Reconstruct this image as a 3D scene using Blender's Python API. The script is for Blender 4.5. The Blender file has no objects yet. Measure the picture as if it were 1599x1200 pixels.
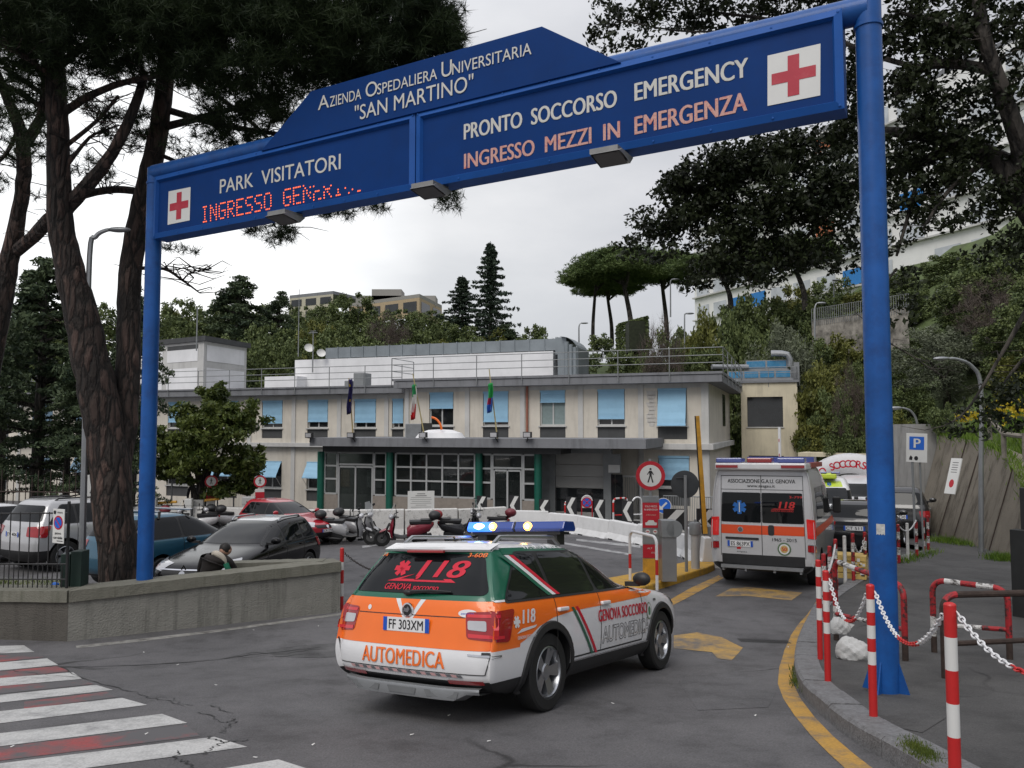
import bpy,bmesh,math,random
import numpy as np
from mathutils import Vector,Matrix
from mathutils.bvhtree import BVHTree

S = bpy.context.scene
COL = S.collection
PI = math.pi
R = math.radians
rng = np.random.default_rng(7)
random.seed(7)

# ------------------------------------------------------------------ camera, sky, sun, exposure
CZ = 1.6
FPX,PITCH = 1220.0,math.atan(70 / 1220.0)
cam_d = bpy.data.cameras.new('camera')
cam = bpy.data.objects.new('camera',cam_d)
COL.objects.link(cam)
cam_d.sensor_width = 36
cam_d.lens = FPX / 1599 * 36
cam_d.clip_start,cam_d.clip_end = 0.05,3000
cam.location = (0,0,CZ)
cam.rotation_euler = (PI / 2 + PITCH,0,0)
S.camera = cam

SUN_EL,SUN_AZ = 50,-152         # azimuth from the view axis, in degrees (behind the camera's left shoulder)
world = bpy.data.worlds.new('World')
S.world = world
world.use_nodes = True
wt = world.node_tree
bg = wt.nodes['Background']

def N(nt,typ,**kw):
    n = nt.nodes.new(typ)
    for k,v in kw.items():
        if k[:1] == 'i' and k[1:].isdigit():
            n.inputs[int(k[1:])].default_value = v
        else:
            setattr(n,k,v)
    return n

def lk(nt,a,b):
    nt.links.new(a,b)

def ramp(nt,stops,interp='LINEAR'):
    n = nt.nodes.new('ShaderNodeValToRGB')
    cr = n.color_ramp
    cr.interpolation = interp
    while len(cr.elements) < len(stops):
        cr.elements.new(0.5)
    for e,(p,c) in zip(cr.elements,stops):
        e.position = p
        e.color = tuple(c) + (1,) if len(c) == 3 else c
    return n

sky = N(wt,'ShaderNodeTexSky',sky_type='NISHITA',sun_disc=False)
sky.sun_elevation = R(SUN_EL)
sky.sun_rotation = R(SUN_AZ)
tc = N(wt,'ShaderNodeTexCoord')
mp = N(wt,'ShaderNodeMapping')
mp.inputs['Scale'].default_value = (1.0,1.0,2.6)
n1 = N(wt,'ShaderNodeTexNoise')
n1.inputs['Scale'].default_value = 2.3
n1.inputs['Detail'].default_value = 7
n1.inputs['Roughness'].default_value = 0.52
lk(wt,tc.outputs['Generated'],mp.inputs[0])
lk(wt,mp.outputs[0],n1.inputs['Vector'])
crp = ramp(wt,[(0.34,(6.9,7.0,7.25)),(0.50,(7.7,7.8,7.95)),(0.70,(9.2,9.2,9.2))])
lk(wt,n1.outputs['Fac'],crp.inputs[0])
dotn = N(wt,'ShaderNodeVectorMath',operation='DOT_PRODUCT')
lk(wt,tc.outputs['Generated'],dotn.inputs[0])
dotn.inputs[1].default_value = Vector((-0.42,0.86,0.22)).normalized()
glow = ramp(wt,[(0.0,(0.72,0.72,0.74)),(0.80,(0.82,0.82,0.84)),(0.94,(1.0,1.0,1.0)),(1.0,(1.75,1.74,1.7))])
lk(wt,dotn.outputs['Value'],glow.inputs[0])
mul = N(wt,'ShaderNodeMixRGB',blend_type='MULTIPLY',i0=1.0)
lk(wt,crp.outputs[0],mul.inputs[1])
lk(wt,glow.outputs[0],mul.inputs[2])
sepz = N(wt,'ShaderNodeSeparateXYZ')
lk(wt,tc.outputs['Generated'],sepz.inputs[0])
zen = ramp(wt,[(0.0,(0.86,0.86,0.86)),(0.45,(0.95,0.95,0.96)),(1.0,(1.8,1.8,1.85))])   # an overcast sky is brightest overhead
lk(wt,sepz.outputs['Z'],zen.inputs[0])
mul2 = N(wt,'ShaderNodeMixRGB',blend_type='MULTIPLY',i0=1.0)
lk(wt,mul.outputs[0],mul2.inputs[1])
lk(wt,zen.outputs[0],mul2.inputs[2])
mul = mul2
mixs = N(wt,'ShaderNodeMixRGB',i0=0.93)     # thick cloud in front of the clear sky
lk(wt,sky.outputs[0],mixs.inputs[1])
lk(wt,mul.outputs[0],mixs.inputs[2])
lk(wt,mixs.outputs[0],bg.inputs['Color'])
bg.inputs['Strength'].default_value = 0.1

sun_d = bpy.data.lights.new('sun','SUN')
sun_d.energy = 1.5
sun_d.angle = R(35)
sun_d.color = (1.0,0.96,0.9)
sun = bpy.data.objects.new('sun',sun_d)
COL.objects.link(sun)
_sd = Vector((math.sin(R(SUN_AZ)) * math.cos(R(SUN_EL)),math.cos(R(SUN_AZ)) * math.cos(R(SUN_EL)),math.sin(R(SUN_EL))))
sun.rotation_euler = _sd.to_track_quat('Z','Y').to_euler()
S.view_settings.view_transform = 'Standard'
S.view_settings.look = 'None'
S.view_settings.exposure = 0.15
S.view_settings.gamma = 1.0
S.cycles.max_bounces = 6
S.cycles.diffuse_bounces = 3
S.cycles.transparent_max_bounces = 8

# ------------------------------------------------------------------ picture <-> place
def raydir(px,py):
    a = (px - 799.5) / FPX
    b = (600 - py) / FPX
    c,s = math.cos(PITCH),math.sin(PITCH)
    y = c - b * s
    return a / y,(s + b * c) / y

def at(px,py,d):
    a,b = raydir(px,py)
    return Vector((a * d,d,CZ + b * d))

def smin(a,b,k=0.08):
    h = max(k - abs(a - b),0.0) / k
    return min(a,b) - h * h * k * 0.25

def G(x,y):                       # height of the road: a steep ramp that eases off
    return CZ - smin(1.508 + 0.14 * max(y,-8.0),2.65 + 0.034 * min(max(y,-8),70.0))

def gnd(px,py,off=0.0):
    a,b = raydir(px,py)
    lo,hi = 1.0,300.0
    for _ in range(50):
        m = (lo + hi) / 2
        if CZ + b * m > G(a * m,m) + off:
            lo = m
        else:
            hi = m
    return Vector((a * lo,lo,G(a * lo,lo) + off))

# ------------------------------------------------------------------ mesh helpers
class MB:
    def __init__(self):
        self.v,self.f,self.m,self.s = [],[],[],[]
        self.marks = []

    def mark(self):
        self.marks.append((len(self.v),len(self.f)))
        return self

    def pieces(self,name,mats,parent,**kw):
        """one object for every marked stretch"""
        ms = self.marks + [(len(self.v),len(self.f))]
        out = []
        for (v0,f0),(v1,f1) in zip(ms,ms[1:]):
            if f1 > f0:
                q = MB()
                q.v = self.v[v0:v1]; q.f = [tuple(k - v0 for k in f) for f in self.f[f0:f1]]; q.m = self.m[f0:f1]; q.s = self.s[f0:f1]
                out.append(q.build(name,mats,parent,**kw))
        return out

    def add(self,vs,fs,mi=0,smooth=False,M=None):
        o = len(self.v)
        if M is not None:
            vs = [M @ Vector(v) for v in vs]
        self.v.extend(tuple(v) for v in vs)
        for i,f in enumerate(fs):
            self.f.append(tuple(o + k for k in f))
            self.m.append(mi[i] if isinstance(mi,list) else mi)
            self.s.append(smooth)
        return self

    def box(self,x0,x1,y0,y1,z0,z1,mi=0,M=None):
        vs = [(x0,y0,z0),(x1,y0,z0),(x1,y1,z0),(x0,y1,z0),(x0,y0,z1),(x1,y0,z1),(x1,y1,z1),(x0,y1,z1)]
        return self.add(vs,[(0,3,2,1),(4,5,6,7),(0,1,5,4),(1,2,6,5),(2,3,7,6),(3,0,4,7)],mi,False,M)

    def tube(self,pts,r,n=10,mi=0,caps=True,M=None,smooth=True):
        pts = [Vector(p) for p in pts]
        rs = list(r) if hasattr(r,'__len__') else [r] * len(pts)
        vs,fs,ms = [],[],[]
        up = None
        for i,p in enumerate(pts):
            t = (pts[min(i + 1,len(pts) - 1)] - pts[max(i - 1,0)])
            t = t.normalized() if t.length > 1e-9 else Vector((0,0,1))
            if up is None:
                up = t.orthogonal().normalized()
            up = (up - t * up.dot(t))
            up = up.normalized() if up.length > 1e-6 else t.orthogonal().normalized()
            sd = t.cross(up)
            for k in range(n):
                a = 2 * PI * k / n
                vs.append(p + (up * math.cos(a) + sd * math.sin(a)) * rs[i])
        for i in range(len(pts) - 1):
            for k in range(n):
                k2 = (k + 1) % n
                fs.append((i * n + k,i * n + k2,(i + 1) * n + k2,(i + 1) * n + k))
                ms.append(mi[i] if isinstance(mi,(list,tuple)) else mi)
        self.add(vs,fs,ms,smooth,M)
        if caps:
            o = len(self.v) - len(vs)
            a = mi[0] if isinstance(mi,(list,tuple)) else mi
            b = mi[-1] if isinstance(mi,(list,tuple)) else mi
            self.f.append(tuple(o + k for k in reversed(range(n)))); self.m.append(a); self.s.append(False)
            e = o + (len(pts) - 1) * n
            self.f.append(tuple(e + k for k in range(n))); self.m.append(b); self.s.append(False)
        return self

    def cyl(self,p0,p1,r0,r1=None,n=16,mi=0,M=None):
        return self.tube([p0,p1],[r0,r0 if r1 is None else r1],n,mi,True,M)

    def lathe(self,prof,n=24,mi=0,M=None,smooth=True):
        vs,fs,ms = [],[],[]
        for r,z in prof:
            for k in range(n):
                a = 2 * PI * k / n
                vs.append((r * math.cos(a),r * math.sin(a),z))
        for i in range(len(prof) - 1):
            for k in range(n):
                k2 = (k + 1) % n
                fs.append((i * n + k,i * n + k2,(i + 1) * n + k2,(i + 1) * n + k))
                ms.append(mi[i] if isinstance(mi,list) else mi)
        return self.add(vs,fs,ms,smooth,M)

    def prism(self,poly,z0,z1,mi=0,M=None):
        n = len(poly)
        vs = [(p[0],p[1],z0) for p in poly] + [(p[0],p[1],z1) for p in poly]
        fs = [tuple(reversed(range(n))),tuple(range(n,2 * n))]
        fs += [(i,(i + 1) % n,n + (i + 1) % n,n + i) for i in range(n)]
        return self.add(vs,fs,mi,False,M)

    def ball(self,c,rad,nu=14,nv=9,mi=0,M=None):
        rx,ry,rz = rad if hasattr(rad,'__len__') else (rad,) * 3
        vs,fs = [],[]
        for j in range(nv + 1):
            t = PI * j / nv
            for k in range(nu):
                a = 2 * PI * k / nu
                vs.append((c[0] + rx * math.sin(t) * math.cos(a),c[1] + ry * math.sin(t) * math.sin(a),c[2] - rz * math.cos(t)))
        for j in range(nv):
            for k in range(nu):
                k2 = (k + 1) % nu
                fs.append((j * nu + k,j * nu + k2,(j + 1) * nu + k2,(j + 1) * nu + k))
        return self.add(vs,fs,mi,True,M)

    def build(self,name,mats,parent=None,bevel=0,loc=None,angle=35):
        me = bpy.data.meshes.new(name)
        me.from_pydata(self.v,[],self.f)
        for m in (mats if isinstance(mats,(list,tuple)) else [mats]):
            me.materials.append(m)
        me.polygons.foreach_set('material_index',self.m)
        if any(self.s):
            me.polygons.foreach_set('use_smooth',self.s)
            me.set_sharp_from_angle(angle=R(angle))
        me.update()
        return link(name,me,parent,bevel,loc)

def link(name,me,parent=None,bevel=0,loc=None):
    o = bpy.data.objects.new(name,me)
    COL.objects.link(o)
    if parent is not None:
        o.parent = parent
    if loc is not None:
        o.location = loc
    if bevel:
        b = o.modifiers.new('bevel','BEVEL')
        b.width,b.segments,b.limit_method,b.angle_limit = bevel,2,'ANGLE',R(40)
    return o

def thing(name,label,cat,loc=(0,0,0),rot=(0,0,0),group=None):
    o = bpy.data.objects.new(name,None)
    o.empty_display_size = 0.2
    COL.objects.link(o)
    o.location = loc
    o.rotation_euler = rot if hasattr(rot,'__len__') else (0,0,rot)
    return tag(o,label,cat,group)

def tag(o,label,cat,group=None):
    o['label'] = label
    o['category'] = cat
    if group:
        o['group'] = group
    return o

def kind(o,k):
    o['kind'] = k
    return o

KIDS = {}

def dup(root,loc,rot=None,label=None,group=None,scale=None):
    def rec(o,par):
        c = o.copy()
        COL.objects.link(c)
        c.parent = par
        for ch in o.children:
            rec(ch,c)
        return c
    r = rec(root,None)
    r.location = loc
    if rot is not None:
        r.rotation_euler = rot if hasattr(rot,'__len__') else (0,0,rot)
    if scale is not None:
        r.scale = scale if hasattr(scale,'__len__') else (scale,) * 3
    if label:
        r['label'] = label
    if group:
        r['group'] = group
    return r

def frame(o,u,v):
    """matrix taking local (x,y,z) to o + u*x + v*y + (u x v)*z"""
    u,v = Vector(u).normalized(),Vector(v).normalized()
    w = u.cross(v)
    M = Matrix((u,v,w)).transposed().to_4x4()
    M.translation = Vector(o)
    return M

_fc = {}

def text_geo(s,h=1.0,sx=1.0,bold=0.0,shear=0.0,align='CENTER',space=1.0):
    """flat lettering, cap height h; returns vertices (x, y) and faces"""
    cu = bpy.data.curves.new('lettering','FONT')
    cu.body = s
    cu.size = 1.0
    cu.align_x = align
    cu.align_y = 'BOTTOM_BASELINE'
    cu.offset = bold
    cu.shear = shear
    cu.space_character = space
    cu.resolution_u = 4
    ob = bpy.data.objects.new('lettering',cu)
    me = bpy.data.meshes.new_from_object(ob)
    k = h / 0.69
    vs = [(v.co.x * k * sx,v.co.y * k) for v in me.vertices]
    fs = [tuple(p.vertices) for p in me.polygons]
    bpy.data.objects.remove(ob)
    bpy.data.curves.remove(cu)
    bpy.data.meshes.remove(me)
    return vs,fs

def text(mb,s,M,h=1.0,width=None,mi=0,z=0.0,**kw):
    bold = kw.pop('bold',0.0)
    vs,fs = text_geo(s,h,**kw)
    if width and vs:
        xs = [v[0] for v in vs]
        w = max(xs) - min(xs)
        k = width / max(w,1e-6)
        vs = [(v[0] * k,v[1]) for v in vs]
    dx = bold * h * 1.1      # heavy strokes: two impressions side by side
    mb.add([(x - dx,y,z) for x,y in vs],fs,mi,False,M)
    if dx:
        mb.add([(x + dx,y,z + 0.0006) for x,y in vs],fs,mi,False,M)
        mb.add([(x,y + dx * 0.4,z + 0.0011) for x,y in vs],fs,mi,False,M)

def disc(n=24,r=1.0,cx=0,cy=0,ry=None):
    return [(cx + r * math.cos(2 * PI * k / n),cy + (ry or r) * math.sin(2 * PI * k / n)) for k in range(n)]

def flat(mb,poly,M,z=0.0,mi=0):
    mb.add([(p[0],p[1],z) for p in poly],[tuple(range(len(poly)))],mi,False,M)

def ring(mb,r0,r1,M,z=0.0,mi=0,n=32):
    a,b = disc(n,r0),disc(n,r1)
    mb.add([(x,y,z) for x,y in a + b],[(k,n + k,n + (k + 1) % n,(k + 1) % n)[::-1] for k in range(n)],mi,False,M)

def rpoly(poly,r,n=4):
    out = []
    L = len(poly)
    for i in range(L):
        p,a,b = Vector(poly[i]).to_2d(),Vector(poly[i - 1]).to_2d(),Vector(poly[(i + 1) % L]).to_2d()
        ra = min(r,(a - p).length * 0.45)
        rb = min(r,(b - p).length * 0.45)
        q0,q1 = p + (a - p).normalized() * ra,p + (b - p).normalized() * rb
        for k in range(n + 1):
            t = k / n
            out.append(tuple(q0 * (1 - t) ** 2 + p * 2 * t * (1 - t) + q1 * t * t))
    return out

def crom(pts,k=6):
    pts = [Vector(p) for p in pts]
    out = []
    for i in range(len(pts) - 1):
        p0,p1,p2,p3 = pts[max(i - 1,0)],pts[i],pts[i + 1],pts[min(i + 2,len(pts) - 1)]
        for j in range(k):
            t = j / k
            out.append(0.5 * ((2 * p1) + (p2 - p0) * t + (2 * p0 - 5 * p1 + 4 * p2 - p3) * t * t + (3 * p1 - p0 - 3 * p2 + p3) * t ** 3))
    out.append(pts[-1])
    return out

# ------------------------------------------------------------------ materials
def srgb(r,g=None,b=None):
    if g is None:
        r,g,b = r
    return tuple((c / 255 / 12.92) if c / 255 <= 0.04045 else ((c / 255 + 0.055) / 1.055) ** 2.4 for c in (r,g,b))

def base_mat(name):
    m = bpy.data.materials.new(name)
    m.use_nodes = True
    return m,m.node_tree,m.node_tree.nodes['Principled BSDF']

def mat(name,col,rough=0.6,metal=0.0,var=0.12,scale=6.0,bump=0.0,bscale=40.0,coat=0.0,emit=None,es=1.0,spec=0.5,dirt=0.0,dcol=(0.05,0.045,0.04),dscale=3.0):
    """principled with cloudy tone variation, optional grain bump and patchy dirt"""
    m,nt,b = base_mat(name)
    t = N(nt,'ShaderNodeTexCoord')
    out = None
    if var or dirt:
        n = N(nt,'ShaderNodeTexNoise')
        n.inputs['Scale'].default_value = scale
        n.inputs['Detail'].default_value = 6
        n.inputs['Roughness'].default_value = 0.6
        lk(nt,t.outputs['Object'],n.inputs['Vector'])
        cr = ramp(nt,[(0.3,[c * (1 - var) for c in col]),(0.7,[min(c * (1 + var),1) for c in col])])
        lk(nt,n.outputs['Fac'],cr.inputs[0])
        out = cr.outputs[0]
        if dirt:
            n2 = N(nt,'ShaderNodeTexNoise')
            n2.inputs['Scale'].default_value = dscale
            n2.inputs['Detail'].default_value = 9
            n2.inputs['Roughness'].default_value = 0.68
            lk(nt,t.outputs['Object'],n2.inputs['Vector'])
            c2 = ramp(nt,[(0.48,(0,0,0)),(0.66,(dirt,) * 3)])
            lk(nt,n2.outputs['Fac'],c2.inputs[0])
            mx = N(nt,'ShaderNodeMixRGB')
            lk(nt,c2.outputs[0],mx.inputs[0])
            lk(nt,out,mx.inputs[1])
            mx.inputs[2].default_value = tuple(dcol) + (1,)
            out = mx.outputs[0]
        lk(nt,out,b.inputs['Base Color'])
    else:
        b.inputs['Base Color'].default_value = tuple(col) + (1,)
    b.inputs['Roughness'].default_value = rough
    b.inputs['Metallic'].default_value = metal
    b.inputs['Specular IOR Level'].default_value = spec
    b.inputs['Coat Weight'].default_value = coat
    b.inputs['Coat Roughness'].default_value = 0.05
    if emit:
        b.inputs['Emission Color'].default_value = tuple(emit) + (1,)
        b.inputs['Emission Strength'].default_value = es
    if bump:
        n3 = N(nt,'ShaderNodeTexNoise')
        n3.inputs['Scale'].default_value = bscale
        n3.inputs['Detail'].default_value = 5
        lk(nt,t.outputs['Object'],n3.inputs['Vector'])
        bp = N(nt,'ShaderNodeBump')
        bp.inputs['Strength'].default_value = bump
        bp.inputs['Distance'].default_value = 0.02
        lk(nt,n3.outputs['Fac'],bp.inputs['Height'])
        lk(nt,bp.outputs[0],b.inputs['Normal'])
    return m

def asphalt(name,c0,c1,patch=0.5,cracks=True):
    m,nt,b = base_mat(name)
    t = N(nt,'ShaderNodeTexCoord')
    big = N(nt,'ShaderNodeTexNoise'); big.inputs['Scale'].default_value = patch; big.inputs['Detail'].default_value = 7; big.inputs['Roughness'].default_value = 0.62
    fine = N(nt,'ShaderNodeTexNoise'); fine.inputs['Scale'].default_value = 70; fine.inputs['Detail'].default_value = 3
    vor = N(nt,'ShaderNodeTexVoronoi'); vor.inputs['Scale'].default_value = 95
    for n in (big,fine,vor):
        lk(nt,t.outputs['Object'],n.inputs['Vector'])
    cr = ramp(nt,[(0.32,c0),(0.68,c1)])
    lk(nt,big.outputs['Fac'],cr.inputs[0])
    fr = ramp(nt,[(0.35,(0.72,) * 3),(0.65,(1.3,) * 3)])
    lk(nt,fine.outputs['Fac'],fr.inputs[0])
    mx = N(nt,'ShaderNodeMixRGB',blend_type='MULTIPLY',i0=0.75)
    lk(nt,cr.outputs[0],mx.inputs[1]); lk(nt,fr.outputs[0],mx.inputs[2])
    vr = ramp(nt,[(0.0,(1.5,) * 3),(0.25,(1.0,) * 3)])
    lk(nt,vor.outputs['Distance'],vr.inputs[0])
    m2 = N(nt,'ShaderNodeMixRGB',blend_type='MULTIPLY',i0=0.5)
    lk(nt,mx.outputs[0],m2.inputs[1]); lk(nt,vr.outputs[0],m2.inputs[2])
    out = m2.outputs[0]
    # oily, worn blotches
    bl = N(nt,'ShaderNodeTexNoise'); bl.inputs['Scale'].default_value = 1.7; bl.inputs['Detail'].default_value = 8; bl.inputs['Roughness'].default_value = 0.7
    lk(nt,t.outputs['Object'],bl.inputs['Vector'])
    br = ramp(nt,[(0.30,(1.16,1.15,1.14)),(0.50,(1,1,1)),(0.72,(0.52,0.515,0.51))])
    lk(nt,bl.outputs['Fac'],br.inputs[0])
    m3 = N(nt,'ShaderNodeMixRGB',blend_type='MULTIPLY',i0=1.0)
    lk(nt,out,m3.inputs[1]); lk(nt,br.outputs[0],m3.inputs[2])
    out = m3.outputs[0]
    if cracks:
        wn = N(nt,'ShaderNodeTexNoise'); wn.inputs['Scale'].default_value = 1.4; wn.inputs['Detail'].default_value = 6
        lk(nt,t.outputs['Object'],wn.inputs['Vector'])
        mv = N(nt,'ShaderNodeMixRGB',i0=0.30)
        lk(nt,t.outputs['Object'],mv.inputs[1]); lk(nt,wn.outputs['Color'],mv.inputs[2])
        cv = N(nt,'ShaderNodeTexVoronoi',feature='DISTANCE_TO_EDGE'); cv.inputs['Scale'].default_value = 0.42
        lk(nt,mv.outputs[0],cv.inputs['Vector'])
        ck = ramp(nt,[(0.0,(1,1,1)),(0.004,(0.7,) * 3),(0.009,(0,0,0))])
        lk(nt,cv.outputs['Distance'],ck.inputs[0])
        ms = ramp(nt,[(0.54,(0,0,0)),(0.62,(0.85,) * 3)])
        mk = N(nt,'ShaderNodeTexNoise'); mk.inputs['Scale'].default_value = 0.33; mk.inputs['Detail'].default_value = 2
        lk(nt,t.outputs['Object'],mk.inputs['Vector']); lk(nt,mk.outputs['Fac'],ms.inputs[0])
        mm = N(nt,'ShaderNodeMath',operation='MULTIPLY')
        lk(nt,ck.outputs[0],mm.inputs[0]); lk(nt,ms.outputs[0],mm.inputs[1])
        m4 = N(nt,'ShaderNodeMixRGB')
        lk(nt,mm.outputs[0],m4.inputs[0]); lk(nt,out,m4.inputs[1]); m4.inputs[2].default_value = (0.012,0.012,0.012,1)
        out = m4.outputs[0]
    lk(nt,out,b.inputs['Base Color'])
    b.inputs['Roughness'].default_value = 0.82
    bp = N(nt,'ShaderNodeBump'); bp.inputs['Strength'].default_value = 0.5; bp.inputs['Distance'].default_value = 0.012
    lk(nt,fine.outputs['Fac'],bp.inputs['Height']); lk(nt,bp.outputs[0],b.inputs['Normal'])
    return m

def worn_paint(name,col,wear=0.5,wscale=5.0,rough=0.75,under=(0.10,0.10,0.105),lo=0.5,hi=0.62):
    """painted marking rubbed through to what lies under it"""
    m,nt,b = base_mat(name)
    t = N(nt,'ShaderNodeTexCoord')
    a = N(nt,'ShaderNodeTexNoise'); a.inputs['Scale'].default_value = wscale; a.inputs['Detail'].default_value = 12; a.inputs['Roughness'].default_value = 0.75
    lk(nt,t.outputs['Object'],a.inputs['Vector'])
    cr = ramp(nt,[(lo,(0,0,0)),(hi,(wear,) * 3)])
    lk(nt,a.outputs['Fac'],cr.inputs[0])
    c = N(nt,'ShaderNodeTexNoise'); c.inputs['Scale'].default_value = 60; c.inputs['Detail'].default_value = 3
    lk(nt,t.outputs['Object'],c.inputs['Vector'])
    cc = ramp(nt,[(0.3,[x * 0.78 for x in col]),(0.7,[min(1,x * 1.12) for x in col])])
    lk(nt,c.outputs['Fac'],cc.inputs[0])
    mx = N(nt,'ShaderNodeMixRGB')
    lk(nt,cr.outputs[0],mx.inputs[0]); lk(nt,cc.outputs[0],mx.inputs[1]); mx.inputs[2].default_value = tuple(under) + (1,)
    lk(nt,mx.outputs[0],b.inputs['Base Color'])
    b.inputs['Roughness'].default_value = rough
    return m

def leaf_mat(name,c0,c1,scale=1.2,trans=0.25,rough=0.6):
    m,nt,b = base_mat(name)
    t = N(nt,'ShaderNodeTexCoord')
    n = N(nt,'ShaderNodeTexNoise'); n.inputs['Scale'].default_value = scale; n.inputs['Detail'].default_value = 4
    lk(nt,t.outputs['Object'],n.inputs['Vector'])
    g = N(nt,'ShaderNodeNewGeometry')
    ad = N(nt,'ShaderNodeMath',operation='ADD')
    sc = N(nt,'ShaderNodeMath',operation='MULTIPLY',i1=0.45)
    lk(nt,g.outputs['Random Per Island'],sc.inputs[0])
    lk(nt,n.outputs['Fac'],ad.inputs[0]); lk(nt,sc.outputs[0],ad.inputs[1])
    cr = ramp(nt,[(0.45,c0),(0.95,c1)])
    lk(nt,ad.outputs[0],cr.inputs[0])
    lk(nt,cr.outputs[0],b.inputs['Base Color'])
    b.inputs['Roughness'].default_value = rough
    b.inputs['Specular IOR Level'].default_value = 0.25
    if trans:
        tr = N(nt,'ShaderNodeBsdfTranslucent')
        lk(nt,cr.outputs[0],tr.inputs['Color'])
        ms = N(nt,'ShaderNodeMixShader',i0=trans)
        lk(nt,b.outputs[0],ms.inputs[1]); lk(nt,tr.outputs[0],ms.inputs[2])
        lk(nt,ms.outputs[0],nt.nodes['Material Output'].inputs['Surface'])
    return m

def bark_mat(name,c0,c1,c2,sc=(9,9,2.2),bump=1.0):
    m,nt,b = base_mat(name)
    t = N(nt,'ShaderNodeTexCoord')
    mp = N(nt,'ShaderNodeMapping'); mp.inputs['Scale'].default_value = sc
    lk(nt,t.outputs['Object'],mp.inputs[0])
    wn = N(nt,'ShaderNodeTexNoise'); wn.inputs['Scale'].default_value = 1.2; wn.inputs['Detail'].default_value = 5
    lk(nt,mp.outputs[0],wn.inputs['Vector'])
    mv = N(nt,'ShaderNodeMixRGB',i0=0.55)
    lk(nt,mp.outputs[0],mv.inputs[1]); lk(nt,wn.outputs['Color'],mv.inputs[2])
    vo = N(nt,'ShaderNodeTexVoronoi',feature='DISTANCE_TO_EDGE'); vo.inputs['Scale'].default_value = 1.0
    lk(nt,mv.outputs[0],vo.inputs['Vector'])
    vc = N(nt,'ShaderNodeTexVoronoi'); vc.inputs['Scale'].default_value = 1.0
    lk(nt,mv.outputs[0],vc.inputs['Vector'])
    sp = N(nt,'ShaderNodeSeparateColor'); lk(nt,vc.outputs['Color'],sp.inputs[0])
    cc = ramp(nt,[(0.2,c1),(0.8,c2)]); lk(nt,sp.outputs[0],cc.inputs[0])
    cr = ramp(nt,[(0.0,(1,1,1)),(0.16,(0,0,0))])
    lk(nt,vo.outputs['Distance'],cr.inputs[0])
    mx = N(nt,'ShaderNodeMixRGB')
    lk(nt,cr.outputs[0],mx.inputs[0]); lk(nt,cc.outputs[0],mx.inputs[1]); mx.inputs[2].default_value = tuple(c0) + (1,)
    lk(nt,mx.outputs[0],b.inputs['Base Color'])
    b.inputs['Roughness'].default_value = 0.9
    big = N(nt,'ShaderNodeTexNoise'); big.inputs['Scale'].default_value = 1.6; big.inputs['Detail'].default_value = 8; big.inputs['Roughness'].default_value = 0.7
    lk(nt,t.outputs['Object'],big.inputs['Vector'])
    bgr = ramp(nt,[(0.35,(0.45,0.45,0.45)),(0.65,(1.35,1.3,1.25))]); lk(nt,big.outputs['Fac'],bgr.inputs[0])
    mm = N(nt,'ShaderNodeMixRGB',blend_type='MULTIPLY',i0=1.0); lk(nt,mx.outputs[0],mm.inputs[1]); lk(nt,bgr.outputs[0],mm.inputs[2]); lk(nt,mm.outputs[0],b.inputs['Base Color'])
    bp = N(nt,'ShaderNodeBump'); bp.inputs['Strength'].default_value = bump; bp.inputs['Distance'].default_value = 0.05
    r2 = ramp(nt,[(0.0,(0,0,0)),(0.3,(1,1,1))]); lk(nt,vo.outputs['Distance'],r2.inputs[0])
    lk(nt,r2.outputs[0],bp.inputs['Height']); lk(nt,bp.outputs[0],b.inputs['Normal'])
    return m

def streak_mat(name,col,dark,rough=0.85,sx=1.6,amount=0.6,bump=0.25,scale=3.0):
    """rendered wall: cloudy tone, rain streaks running down, grain"""
    m,nt,b = base_mat(name)
    t = N(nt,'ShaderNodeTexCoord')
    n = N(nt,'ShaderNodeTexNoise'); n.inputs['Scale'].default_value = scale; n.inputs['Detail'].default_value = 9; n.inputs['Roughness'].default_value = 0.65
    lk(nt,t.outputs['Object'],n.inputs['Vector'])
    mp = N(nt,'ShaderNodeMapping'); mp.inputs['Scale'].default_value = (sx,sx,0.16)
    lk(nt,t.outputs['Object'],mp.inputs[0])
    s = N(nt,'ShaderNodeTexNoise'); s.inputs['Scale'].default_value = 2.2; s.inputs['Detail'].default_value = 8; s.inputs['Roughness'].default_value = 0.7
    lk(nt,mp.outputs[0],s.inputs['Vector'])
    c1 = ramp(nt,[(0.3,[c * 0.86 for c in col]),(0.7,[min(1,c * 1.08) for c in col])])
    lk(nt,n.outputs['Fac'],c1.inputs[0])
    c2 = ramp(nt,[(0.5,(0,0,0)),(0.72,(amount,) * 3)])
    lk(nt,s.outputs['Fac'],c2.inputs[0])
    mx = N(nt,'ShaderNodeMixRGB')
    lk(nt,c2.outputs[0],mx.inputs[0]); lk(nt,c1.outputs[0],mx.inputs[1]); mx.inputs[2].default_value = tuple(dark) + (1,)
    lk(nt,mx.outputs[0],b.inputs['Base Color'])
    b.inputs['Roughness'].default_value = rough
    f = N(nt,'ShaderNodeTexNoise'); f.inputs['Scale'].default_value = 45; f.inputs['Detail'].default_value = 6
    lk(nt,t.outputs['Object'],f.inputs['Vector'])
    bp = N(nt,'ShaderNodeBump'); bp.inputs['Strength'].default_value = bump; bp.inputs['Distance'].default_value = 0.02
    lk(nt,f.outputs['Fac'],bp.inputs['Height']); lk(nt,bp.outputs[0],b.inputs['Normal'])
    return m

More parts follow.
